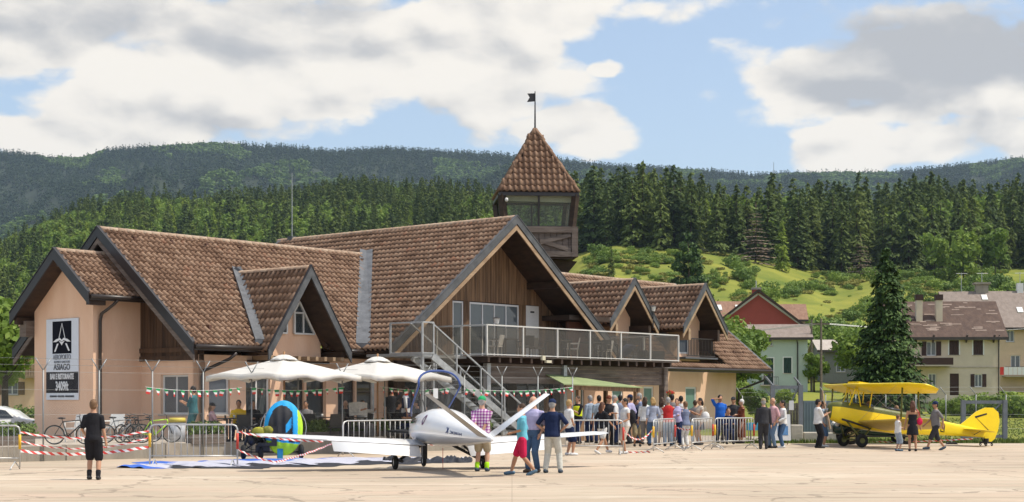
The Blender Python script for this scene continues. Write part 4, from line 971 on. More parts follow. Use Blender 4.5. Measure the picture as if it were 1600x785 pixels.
# bunting
FG, FW_, FR_ = mat('flag_green',(0.02,0.28,0.09),.7,var=.1), mat('flag_white',(0.74,0.73,0.70),.7,var=.03), mat('flag_red',(0.62,0.05,0.04),.7,var=.1)
def flag_me(kind):
    mb = MB(); w, h = .15, .20
    for i,(a,b) in enumerate(((0,.34),(.34,.66),(.66,1))):
        wa, wb = (w*(1-.25*a), w*(1-.25*b)) if kind == 0 else (w*(1-.85*a), w*(1-.85*b)); sk = .0 if kind == 0 else .06
        mb.prism([(-wa/2+sk*a,0,-a*h),(wa/2+sk*a,0,-a*h),(wb/2+sk*b,0,-b*h),(-wb/2+sk*b,0,-b*h)],(0,.004,0),i)
    return mb.mesh('flag', [FG,FW_,FR_])
FLG = [flag_me(0), flag_me(1)]
def bunting(s0, s1, z0, z1, n, label, d=-.12):
    p, q = FP(s0,d,z0), FP(s1,d,z1); t = thing('bunting', label, 'bunting', tuple(p), math.atan2(FD.y,FD.x))
    L_ = (q-p).xy.length; pts = []
    for i in range(13): f = i/12; pts.append((L_*f,0,(z1-z0)*f-.10*4*f*(1-f)*(1 if L_ < 6 else .6)))
    MB().tube(pts,.006,4).build('cord', FW_, t)
    for i in range(n):
        f = (i+.5)/n; z = (z1-z0)*f-.10*4*f*(1-f)*(1 if L_ < 6 else .6)
        o = obj('flag', FLG[(i*7)%3 > 0], t, (L_*f,-.004,z)); o.rotation_euler = (random.uniform(-.3,.3),random.uniform(-.25,.35),random.uniform(-.8,.8))
    return t
def s_of(px): 
    t = (px-800)/FPX; return (t*F0.y-F0.x)/(FD.x-t*FD.y)
bunting(s_of(224), s_of(375), AZ(605,45.5), AZ(606,47.5), 12, 'string of Italian tricolour pennants before the end windows')
bunting(s_of(388), s_of(535), AZ(606,48), AZ(605,50), 13, 'string of Italian tricolour pennants under the first white parasol')
bunting(s_of(590), s_of(702), AZ(604,50.5), AZ(606,52.5), 10, 'string of Italian tricolour pennants under the second white parasol')
bunting(s_of(722), s_of(892), AZ(608,53), AZ(605,56), 17, 'string of Italian tricolour pennants in front of the steel stair')

# ------------------------------------------------------------------ parasols
CANVAS = mat('parasol_canvas', (0.80,0.78,0.74), .8, var=.03, scale=2, bump=.05)
nt_ = CANVAS.node_tree; tr_ = nt_.nodes.new('ShaderNodeBsdfTranslucent'); tr_.inputs[0].default_value = (.72,.68,.6,1); ms_ = nt_.nodes.new('ShaderNodeMixShader'); ms_.inputs[0].default_value = .3
nt_.links.new(nt_.nodes['Principled BSDF'].outputs[0], ms_.inputs[1]); nt_.links.new(tr_.outputs[0], ms_.inputs[2]); nt_.links.new(ms_.outputs[0], nt_.nodes['Material Output'].inputs[0])
TEAK = mat('teak_pole', (0.30,0.16,0.07), .6, var=.25, scale=4, stretch=(4,4,.3))
def parasol(x, y, label, half=1.72, ztop=2.66, zedge=2.06, rz=UANG):
    t = thing('parasol', label, 'parasol', (x,y,.40), rz)
    n = 12; mb = MB(); prev = None
    def rimpt(k, f):       # k 0..8 ribs around square (corners + mids), with sagging edge between
        return None
    ribs = []
    for k in range(8):
        a = [( 1,-1),(1,0),(1,1),(0,1),(-1,1),(-1,0),(-1,-1),(0,-1)][k]; ribs.append((a[0]*half, a[1]*half))
    rows = 7; ring = []
    for j in range(rows+1):
        f = .14+.86*j/rows; r_ = []
        for k in range(8):
            p, q = ribs[k], ribs[(k+1)%8]
            for s in range(6):
                g = s/6; x_, y_ = p[0]+(q[0]-p[0])*g, p[1]+(q[1]-p[1])*g
                sag = math.sin(PI*g)*.10*f*f
                cor = min(1, math.hypot(x_,y_)/half/1.0)
                z = ztop-(ztop-zedge)*f*(.80+.2*cor)+.0 - (-sag*.9 if j == rows else sag*.3)
                r_.append((x_*f,y_*f,z))
        ring.append(r_)
    val = [(p[0]*1.005,p[1]*1.005,p[2]-.17+ .03*math.sin(i*1.3)) for i,p in enumerate(ring[-1])]
    ring.append(val); mb.loft(ring, cap=False); cn = mb.build('canopy', CANVAS, t, True)
    so = cn.modifiers.new('s','SOLIDIFY'); so.thickness = .006
    cap = MB(); rc = []
    for f,z in ((.20,ztop-.09),(.16,ztop-.03),(.08,ztop+.05),(.02,ztop+.07)):
        rc.append([(half*f*math.cos(a)*1.25,half*f*math.sin(a)*1.25,z+.02*math.sin(a*8)) for a in np.linspace(0,2*PI,24,endpoint=False)])
    cap.loft(rc); cap.build('vent_cap', CANVAS, t, True)
    MB().tube([(0,0,0),(0,0,ztop+.18)],.032,8).build('pole', TEAK, t, True)
    for k in range(8): 
        p = ribs[k]; MB().beam((0,0,ztop-.20),(p[0]*.96,p[1]*.98,zedge-.10),.025,.03).build('rib', TEAK, t)
        MB().beam((0,0,ztop-.75),(p[0]*.5,p[1]*.5,ztop-(ztop-zedge)*.42-.06),.02,.025).build('strut', TEAK, t)
    MB().tube([(0,0,0),(0,0,.12)],.30,16).build('base', CONC, t)
    return t
parasol(AX(444,48.8),48.8,'white square parasol on a wooden pole by the dormer end of the terrace')
parasol(AX(590,51.0),51.0,'white square parasol on a wooden pole beside the steel stair')

# ------------------------------------------------------------------ terrace furniture
WICK = mat('dark_wicker', (0.06,0.055,0.05), .8, var=.4, scale=30); WPLA = mat('white_plastic', (0.70,0.69,0.66), .4, var=.05)
def chair_parts(m_):
    ms = {}
    ms['seat'] = MB().box(-.24,.24,-.24,.24,.40,.45).mesh('seat', m_)
    b = MB(); b.prism([(-.25,-.24,.47),(.25,-.24,.47),(.23,-.32,.86),(-.23,-.32,.86)],(0,.035,0)); ms['backrest'] = b.mesh('backrest', m_)
    ms['leg'] = MB().tube([(0,0,0),(0,0,.40)],[.016,.022],6).mesh('leg', m_)
    a = MB(); a.box(-.02,.02,-.26,.2,.62,.66).beam((0,.18,.41),(0,.18,.63),.03,.03); ms['armrest'] = a.mesh('armrest', m_)
    return ms
CH = {'dark': chair_parts(WICK), 'white': chair_parts(WPLA)}
def chair(x, y, rz, kind, label, z=.40, group=None):
    t = thing('chair', label, 'chair', (x,y,z), rz, group); ms = CH[kind]
    obj('seat', ms['seat'], t); obj('backrest', ms['backrest'], t)
    for s in (-1,1):
        obj('armrest', ms['armrest'], t, (s*.25,0,0))
        for q in (-1,1): obj('leg', ms['leg'], t, (s*.21,q*.2,0))
    return t
def cafe_table(x, y, label, z=.40, group=None):
    t = thing('cafe_table', label, 'table', (x,y,z), UANG, group)
    MB().box(-.4,.4,-.4,.4,.71,.74).build('table_top', WICK, t)
    for a,b in ((-1,-1),(1,-1),(1,1),(-1,1)): MB().beam((a*.34,b*.34,0),(a*.34,b*.34,.71),.05,.05).build('leg', WICK, t)
    return t
def small_item(x, y, z, kind, label):
    if kind == 'cup': mb = MB().tube([(0,0,0),(0,0,.10)],[.03,.04],8); m_ = mat('cup_white',(.7,.7,.68),.3)
    elif kind == 'bottle': mb = MB().tube([(0,0,0),(0,0,.16),(0,0,.2),(0,0,.27)],[.035,.035,.014,.012],8); m_ = glass('bottle_glass',(.6,.8,.75),.5)
    else: mb = MB().tube([(0,0,0),(0,0,.09)],[.03,.034],8); m_ = VERGE
    tag(mb.build('cup' if kind != 'bottle' else 'bottle', m_, None, True, (x,y,z)), label, 'cup' if kind != 'bottle' else 'bottle')
TPOS = {'a': (AX(357,49.2),49.2), 'b': (AX(548,51.6),51.6), 'c': (AX(640,52.4),52.4), 'd': (AX(500,52.6),52.6)}
cafe_table(*TPOS['a'],'dark café table between the girl in pink and the man in yellow'); cafe_table(*TPOS['b'],'dark café table in front of the newspaper reader'); cafe_table(*TPOS['c'],'dark café table behind the cockpit of the white aircraft'); cafe_table(*TPOS['d'],'empty dark café table near the glass doors')
small_item(TPOS['a'][0]-.1,TPOS['a'][1],1.142,'dark','dark glass on the table of the man in yellow'); small_item(TPOS['a'][0]+.2,TPOS['a'][1]-.1,1.142,'cup','white cup on the table of the man in yellow')
small_item(TPOS['b'][0]-.2,TPOS['b'][1]-.1,1.142,'bottle','clear bottle on the newspaper reader table'); small_item(TPOS['d'][0]+.1,TPOS['d'][1]-.2,1.142,'cup','white cup on the empty table by the doors')
for px,Y,rz,lb in ((384,48.3,R(200),'dark wicker chair turned away near the trike'),(330,49.0,R(-70),'dark wicker chair under the girl in pink'),(373,50.1,R(180),'dark wicker chair under the man in yellow'),(395,50.2,R(150),'dark wicker chair under the man in black by the window'),
    (540,52.6,R(175),'dark wicker chair under the bald man'),(566,51.9,R(120),'dark wicker chair under the newspaper reader'),(524,50.6,R(20),'empty dark wicker chair in front of the newspaper table'),(492,51.5,R(-30),'empty dark wicker chair by the hedge box'),
    (622,52.0,R(-80),'dark wicker chair under the diner with bare arms'),(652,51.4,R(10),'dark wicker chair under the diner in black'),(478,53.4,R(170),'empty dark wicker chair against the glass doors'),(655,53.6,R(180),'dark wicker chair behind the far diners table')):
    chair(AX(px,Y),Y,rz,'dark',lb)
for px,Y,rz,lb in ((117,48.2,R(150),'white plastic chair beside the parked black bicycle'),(178,50.0,R(170),'white plastic chair half hidden by the boy in black'),(136,49.6,R(185),'white plastic chair near the corner downpipe')):
    chair(AX(px,Y),Y,rz,'white',lb)
# balcony furniture
for i,(u,v,rz) in enumerate(((12.2,-2.6,20),(13.6,-3.0,-30),(15.0,-2.4,160),(16.4,-3.1,40),(17.3,-2.3,-80),(18.6,-3.0,100),(19.5,-2.4,10),(20.3,-3.2,-120))):
    p = BW(u,v); chair(p.x,p.y,UANG+R(rz),'dark' if i%3 else 'white', 'chair on the balcony behind the smoked glass panels', bz, 'chairs on the balcony')
for i,(u,v) in enumerate(((12.9,-2.5),(15.7,-2.9),(18.0,-2.8),(19.9,-2.2))): p = BW(u,v); cafe_table(p.x,p.y,'dark table on the balcony behind the smoked glass panels',bz,'tables on the balcony')
pl_ = BW(21.2,-3.6); t = thing('balcony_planter','dark planter box at the far end of the balcony','planter',(pl_.x,pl_.y,bz),UANG); MB().box(-.7,.7,-.2,.2,0,.45).build('box',VERGE,t)
ub = BW(19.0,-3.4); t = thing('closed_parasol','folded navy parasol leaning on the balcony','parasol',(ub.x,ub.y,bz),0); MB().tube([(0,0,.05),(.25,0,.3),(.5,0,.5),(.8,0,.6)],[.05,.2,.22,.03],10).build('canopy',mat('navy_canvas',(.02,.03,.07),.8,var=.2),t,True); MB().tube([(0,0,0),(.9,0,.65)],.02,6).build('pole',TEAK,t)
# waste bin
wb = thing('waste_bin','white waste bin with a yellow top by the end wall','bin',(AX(277,48.4),48.4,.40)); MB().tube([(0,0,0),(0,0,.62)],[.24,.26],14).build('body',mat('bin_white',(.5,.52,.56),.5,var=.05),wb,True); MB().tube([(0,0,.62),(0,0,.76)],[.28,.25],14).build('lid',mat('bin_yellow',(.60,.48,.08),.5),wb,True)

# ------------------------------------------------------------------ bicycles
BBLK = mat('bike_black',(.02,.02,.022),.4,var=.2); RUB = mat('rubber',(.018,.018,.018),.85,var=.3)
def bike_parts(frame_m):
    ms = []
    wheel = MB().torus((0,0,0),.325,.022,'y',28,6).mesh('tyre', RUB, True)
    rim = MB().torus((0,0,0),.30,.010,'y',24,5)
    for i in range(12): a = 2*PI*i/12; rim.tube([(0,0.012*(-1)**i,0),(.30*math.cos(a),0,.30*math.sin(a))],.0022,3)
    rim.tube([(0,-.05,0),(0,.05,0)],.02,6); rim = rim.mesh('rim', STEEL, True)
    fr = MB(); bb=(0,0,.29); rear=(-.44,0,.335); hd=(.42,0,.86); hb=(.45,0,.72); seat=(-.16,0,.80)
    fr.tube([bb,hb],.026,7); fr.tube([seat,hd],.02,7); fr.tube([bb,seat],.02,7); fr.tube([hd,hb],.024,7)
    for s in (-.05,.05): fr.tube([bb,(rear[0],s,rear[2])],.011,5); fr.tube([seat,(rear[0],s,rear[2])],.010,5)
    frm = fr.mesh('frame', frame_m, True)
    fk = MB()
    for s in (-.05,.05): fk.tube([(hb[0],s*.8,hb[2]),(.60,s,.335)],.014,6)
    fk.tube([(hd[0],0,hd[2]),(.40,0,.98)],.016,6); fk = fk.mesh('fork', BBLK, True)
    sd = MB().ell((-.20,0,.93),(.14,.07,.035),10); sd.tube([(-.16,0,.80),(-.19,0,.92)],.014,6); sd = sd.mesh('saddle', BBLK, True)
    hbm = MB().tube([(.36,-.34,1.03),(.40,-.12,1.0),(.40,.12,1.0),(.36,.34,1.03)],.015,6).mesh('handlebar', BBLK, True)
    cr = MB().torus((0,.06,.29),.09,.012,'y',16,5); cr.tube([(0,.09,.29),(.12,.09,.19)],.012,5); cr.tube([(0,-.09,.29),(-.12,-.09,.39)],.012,5); cr.box(.07,.17,.09,.17,.17,.20); cr = cr.mesh('crankset', BBLK, True)
    return wheel, rim, frm, fk, sd, hbm, cr
def bicycle(x, y, rz, frame_m, label, z=.40, lean=.08):
    w, r_, frm, fk, sd, hbm, cr = bike_parts(frame_m); t = thing('bicycle', label, 'bicycle', (x,y,z), rz); t.rotation_euler = (lean,0,rz); t.scale = (.86,.86,.84)
    for cx in (-.44,.60):
        wo = obj('wheel', None, t, (cx,0,.347)); obj('tyre', w, wo); obj('rim', r_, wo)
    for n_, m_ in (('frame',frm),('fork',fk),('saddle',sd),('handlebar',hbm),('crankset',cr)): obj(n_, m_, t)
LIME = mat('bike_lime',(.42,.72,.03),.35,var=.05); BGREY = mat('bike_grey',(.14,.15,.16),.4)
bicycle(AX(106,45.6),45.6,R(8),BBLK,'black bicycle parked side-on under the wall sign')
bicycle(AX(184,47.2),47.2,R(30),BGREY,'grey bicycle just right of the boy in black'); bicycle(AX(201,47.6),47.6,R(62),BBLK,'black bicycle leaning in the middle of the row by the plaster wall')
bicycle(AX(216,48.0),48.0,R(40),BBLK,'black bicycle with raised bars next to the lime one'); bicycle(AX(242,47.5),47.5,R(20),LIME,'lime green framed bicycle parked by the end window')

# ------------------------------------------------------------------ paraglider cloth and trike on the apron
def ground_cloth(name, pts, width, hgt, cols, label, seed, n=220, k=16):
    rn = np.random.default_rng(seed); vs = []; ph = rn.uniform(0,6,8)
    for i in range(n+1):
        f = i/n; j = f*(len(pts)-1); a = int(min(j,len(pts)-2)); c = Vector((*pts[a],0)).lerp(Vector((*pts[a+1],0)), j-a); d = (Vector((*pts[a+1],0))-Vector((*pts[a],0))).normalized(); s = Vector((-d.y,d.x,0))
        wd = width*min(1,.18+2.4*f)*(1-.55*max(0,2*f-1)**6)*(1+.12*math.sin(f*23+ph[0])+.07*math.sin(f*61+ph[1]))
        for q in range(k+1):
            g = q/k-.5; h = hgt*max(0,1-(2*g)**4)*(.42+.22*math.sin(f*38+g*7+ph[2])+.12*math.sin(f*83-g*13+ph[3])+.10*math.sin(f*19+g*3)+.10*rn.random())
            p = c+s*(g*wd)+Vector((0,0,.006+max(0,h))); vs.append(tuple(p))
    o0 = Vector(vs[0]); o0.z = 0
    fs = [(i*(k+1)+q,i*(k+1)+q+1,(i+1)*(k+1)+q+1,(i+1)*(k+1)+q) for i in range(n) for q in range(k)]
    me = bpy.data.meshes.new(name); me.from_pydata([tuple(Vector(v)-o0) for v in vs],[],fs)
    for c_ in cols: me.materials.append(c_[0])
    for p in me.polygons:
        i, q = divmod(p.index, k); g = q/k; f = i/n; p.use_smooth = True
        for mi,(m_,fn) in enumerate(cols):
            if fn(f,g): p.material_index = mi
    return tag(obj(name, me, None, o0), label, 'fabric')
NYW, NYB, NYK = mat('ripstop_white',(.50,.50,.58),.5,var=.08), mat('ripstop_blue',(.04,.13,.52),.5,var=.15), mat('ripstop_black',(.02,.02,.025),.6,var=.3)
ground_cloth('paraglider_wing',[G(204,732),G(260,729.5),G(330,727),G(430,724),G(560,721),G(660,719)],5.2,.09,[(NYW,lambda f,g:True),(NYB,lambda f,g:g > .74+.12*math.sin(f*17) and .2<f<.95),(NYK,lambda f,g:g<.16+.05*math.sin(f*60) and f>.08),(NYB,lambda f,g:f<.06)],'long blue white and black paraglider wing laid along the concrete',3)
ground_cloth('paraglider_wing',[G(600,721),G(640,721.5),G(690,722),G(738,722)],1.6,.20,[(NYW,lambda f,g:True),(NYK,lambda f,g:g<.7)],'heap of black and white paraglider fabric behind the nose wheel',5,110)
tk = thing('paramotor_trike','three-wheeled paramotor buggy with a round blue, black and lime cage cover','buggy',(*G(432,717.5),0),R(12))
CB, CK, CL = mat('cover_blue',(.02,.36,.72),.6,var=.12,bump=.2), mat('cover_black',(.03,.03,.032),.7,var=.3,bump=.2), mat('cover_lime',(.48,.80,.04),.6,var=.12,bump=.2)
def cage_cover():
    mb = MB(); rx, rz_, cx, cz = .56, .80, .20, .90; n, m_ = 120, 30; idx = {}
    vs = [(cx,-.16,cz)]; fs = []; mi = []
    for j in range(1,m_+1):
        for i in range(n):
            a = 2*PI*i/n; f = j/m_; vs.append((cx+rx*f*math.sin(a), -.16*(1-f**3)-.018*math.sin(rx*f*math.sin(a)*26)*(1-f**4), cz+rz_*f*math.cos(a)))
    for i in range(n):
        fs.append((0,1+i,1+(i+1)%n)); mi.append(0)
        for j in range(1,m_): fs.append((1+(j-1)*n+i,1+j*n+i,1+j*n+(i+1)%n,1+(j-1)*n+(i+1)%n)); mi.append(0)
    col = []
    for f in fs:
        c = sum((Vector(vs[i]) for i in f),Vector())/len(f); x, z = (c.x-cx)/rx, (c.z-cz)/rz_; r_ = math.hypot(x,z)
        k = 0
        if math.hypot(x*1.12+.08,z*.98) < .80 and z > -.34+.12*math.sin(x*9) and x < .46 and not (.10 < x < .40 and -.26+.7*x < z < .02+.9*x): k = 1
        if z < -.52-.1*x or (x > .72 and z > -.3): k = 2
        if -.52 < z < -.40 and x > .25: k = 1
        col.append(k)
    mb.v = vs; mb.f = fs; mb.m = col; return mb
cv = cage_cover().build('cage_cover',[CB,CK,CL],tk,True); so = cv.modifiers.new('s','SOLIDIFY'); so.thickness = .05
MB().torus((.20,.03,.90),.66,.012,'y',40,6).build('cage_ring',STEEL,tk,True)
def small_wheel(x,y,r,w,par,hub=None):
    wo = obj('wheel',None,par,(x,y,r)); MB().torus((0,0,0),r-w*.5,w*.5,'x',22,8).build('tyre',RUB,wo,True); MB().tube([(-w*.3,0,0),(w*.3,0,0)],r*.55,14).build('hub',hub or mat('hub_teal',(.02,.18,.20),.4),wo)
for (x,y) in ((.72,.1),(-.45,.05),(-.95,-.15)): small_wheel(x,y,.215,.15,tk)
MB().box(-.42,-.02,.02,.34,.50,.86).tube([(-.3,.1,.86),(-.22,.1,1.02)],.09,8).ell((-.5,.15,.58),(.16,.16,.18),10).build('engine',mat('engine_black',(.025,.025,.025),.5,var=.4,scale=8),tk,True)
MB().tube([(-.92,-.1,.3),(-.80,-.1,.92),(-.55,-.1,1.02)],.03,6).tube([(-.75,-.15,.75),(-.95,-.15,.95)],.02,6).ell((-.74,-.08,.56),(.12,.14,.16),10).build('footrest',BBLK,tk,True)
fr_ = MB()
for a,b in (((.72,.1,.2),(-.45,.05,.2)),((-.45,.05,.2),(-.95,-.15,.22)),((.1,.1,.25),(.05,.1,.75)),((-.95,-.15,.25),(-.4,0,.62)),((-.4,0,.62),(.05,.1,.55)),((-.45,.1,.25),(-.35,.1,.9)),((-.35,.1,.9),(.0,.1,.95)),((-.95,-.15,.3),(-.85,-.1,.75))): fr_.tube([a,b],.022,6)
fr_.torus((-.62,.0,.55),.28,.012,'y',24,5); fr_.build('frame',BBLK,tk,True)
MB().box(-.55,.0,-.2,.25,.38,.48).box(-.15,.0,-.2,.25,.48,.95).box(-.6,-.2,-.1,.2,.22,.40).build('seat',BBLK,tk)
MB().ell((-.50,-.16,.78),(.24,.16,.16),12).ell((-.26,-.20,.84),(.16,.14,.13),10).build('gear_bag',mat('bag_yellow',(.38,.36,.03),.7,col2=(.08,.08,.02),scale=6,var=.3),tk,True)
MB().box(.02,.18,-.1,.1,0.02,.3).build('foot_plate',mat('foot_blue',(.02,.22,.42),.5),tk)

# ------------------------------------------------------------------ vehicles
PAINTW = mat('car_white',(.72,.72,.70),.25,coat=.5,var=.03); CARG = glass('car_glass',(.10,.12,.13),.12,.02)
def hatchback(x, y, rz, label):
    t = thing('parked_car', label, 'car', (x,y,0), rz)          # local x = forward, length 4.3
    prof = [(-2.1,.35),(-2.12,.75),(-2.0,1.0),(-1.85,1.12),(-1.45,1.42),(-.9,1.52),(.2,1.48),(.75,1.30),(1.1,1.02),(1.95,.85),(2.15,.62),(2.15,.35),(1.75,.25),(-1.7,.25)]
    def rings(hw): return [(px_,0,pz_) for px_,pz_ in prof]
    mb = MB(); n = len(prof); vs = []
    for s,k in ((-1,1.0),(-.86,1.0),(0,1.02),(.86,1.0),(1,1.0)):
        for px_,pz_ in prof:
            inset = 1.0 if abs(s) < .9 else (.96 if pz_ < 1.0 else .93)
            tum = 1-.17*max(0,(pz_-.95)/.57); vs.append((px_*inset if abs(s)>.9 else px_, s*.88*tum, pz_ if abs(s)<.9 else .25+(pz_-.25)*.975))
    fs = [(i*n+j,i*n+(j+1)%n,(i+1)*n+(j+1)%n,(i+1)*n+j) for i in range(4) for j in range(n)]+[tuple(range(n)),tuple(4*n+j for j in range(n-1,-1,-1))]
    mb.add(vs,fs); mb.build('body',PAINTW,t,True)
    for s in (-1,1):
        for (a,b,c,d) in (((-1.62,1.03),(-1.05,1.03),(-1.05,1.40),(-1.38,1.36)),((-.98,1.03),(-.1,1.03),(-.1,1.42),(-.98,1.41)),((-.02,1.03),(.88,1.03),(.55,1.32),(-.02,1.41))):
            MB().prism([(p[0],s*(.885-.15*max(0,(p[1]-.95)/.57)),p[1]) for p in (a,b,c,d)],(0,s*.006,0)).build('window',CARG,t)
        for cx in (-1.3,1.3):
            wo = obj('wheel',None,t,(cx,s*.80,.31)); MB().torus((0,0,0),.235,.085,'y',24,8).build('tyre',RUB,wo,True); MB().tube([(0,-.06,0),(0,.06,0)],.19,14).build('rim',STEEL,wo)
        MB().ell((-2.05,s*.68,.92),(.06,.14,.12)).build('tail_light',RED,t,True); MB().ell((2.03,s*.62,.72),(.08,.16,.09)).build('headlight',LAMPG,t,True)
    MB().prism([(-1.92,-.62,1.08),(-1.92,.62,1.08),(-1.55,.56,1.36),(-1.55,-.56,1.36)],(-.02,0,.015)).build('rear_window',CARG,t)
hatchback(AX(-6,60),60.0,R(4),'white hatchback parked behind the end wall of the terminal')
def roadster():
    BRG = mat('racing_green',(.012,.045,.025),.25,coat=.6,var=.05); t = thing('vintage_roadster','dark green open vintage car parked beyond the yellow biplane','car',(AX(1366,60.6),60.6,0),PI)
    prof = []; mb = MB()
    for (x,zc,hw,hh) in ((1.68,.58,.10,.10),(1.55,.60,.32,.22),(1.1,.62,.42,.27),(.45,.62,.50,.30),(-.3,.58,.58,.30),(-1.0,.58,.56,.30),(-1.5,.58,.42,.24),(-1.68,.56,.2,.12)):
        prof.append([(x,hw*math.copysign(abs(math.cos(a))**.7,math.cos(a)),zc+hh*math.copysign(abs(math.sin(a))**.7,math.sin(a))) for a in np.linspace(0,2*PI,18,endpoint=False)])
    mb.loft(prof); mb.build('body',BRG,t,True)
    for s in (-1,1):
        for cx in (1.05,-1.1):
            wo = obj('wheel',None,t,(cx,s*.66,.31)); MB().torus((0,0,0),.245,.07,'y',26,8).build('tyre',RUB,wo,True)
            sp = MB().torus((0,0,0),.18,.015,'y',20,5)
            for i in range(5): a = 2*PI*i/5; sp.beam((0,0,0),(.18*math.cos(a),0,.18*math.sin(a)),.05,.03,up=(0,1,0))
            sp.build('rim',mat('rim_gold',(.5,.42,.22),.4,metal=.5),wo)
            pts = [(cx+.42*math.cos(a),s*.66,.31+.42*math.sin(a)) for a in np.linspace(.15,PI-.15,10)]
            vs = [(p[0],p[1]-.13,p[2]) for p in pts]+[(p[0],p[1]+.13,p[2]) for p in pts]; MB().add(vs,[(i,i+1,11+i,10+i) for i in range(9)]).build('mudguard',BRG,t,True).modifiers.new('s','SOLIDIFY').thickness = .02
        MB().ell((1.52,s*.36,.78),(.09,.10,.10)).build('headlight',LAMPG,t,True)
    MB().box(-.75,.15,-.42,.42,.80,.93).build('cockpit',BBLK,t)
    MB().prism([(.22,-.46,.86),(.22,.46,.86),(.12,.42,1.16),(.12,-.42,1.16)],(.012,0,0)).build('windscreen',glass('car_screen',(.75,.8,.8),.7),t)
    for y in (-.22,.22): MB().box(-.75,-.62,y-.18,y+.18,.75,1.12).build('seat',mat('tan_leather',(.25,.14,.07),.6,var=.2),t)
    MB().torus((.0,-.22,.98),.16,.012,'x',18,5).build('steering_wheel',BBLK,t,True)
    MB().box(1.66,1.70,-.22,.22,.45,.70).build('grille',STEEL,t); MB().box(-1.2,1.2,-.70,-.60,.28,.33).box(-1.2,1.2,.60,.70,.28,.33).build('running_board',BBLK,t)
roadster()

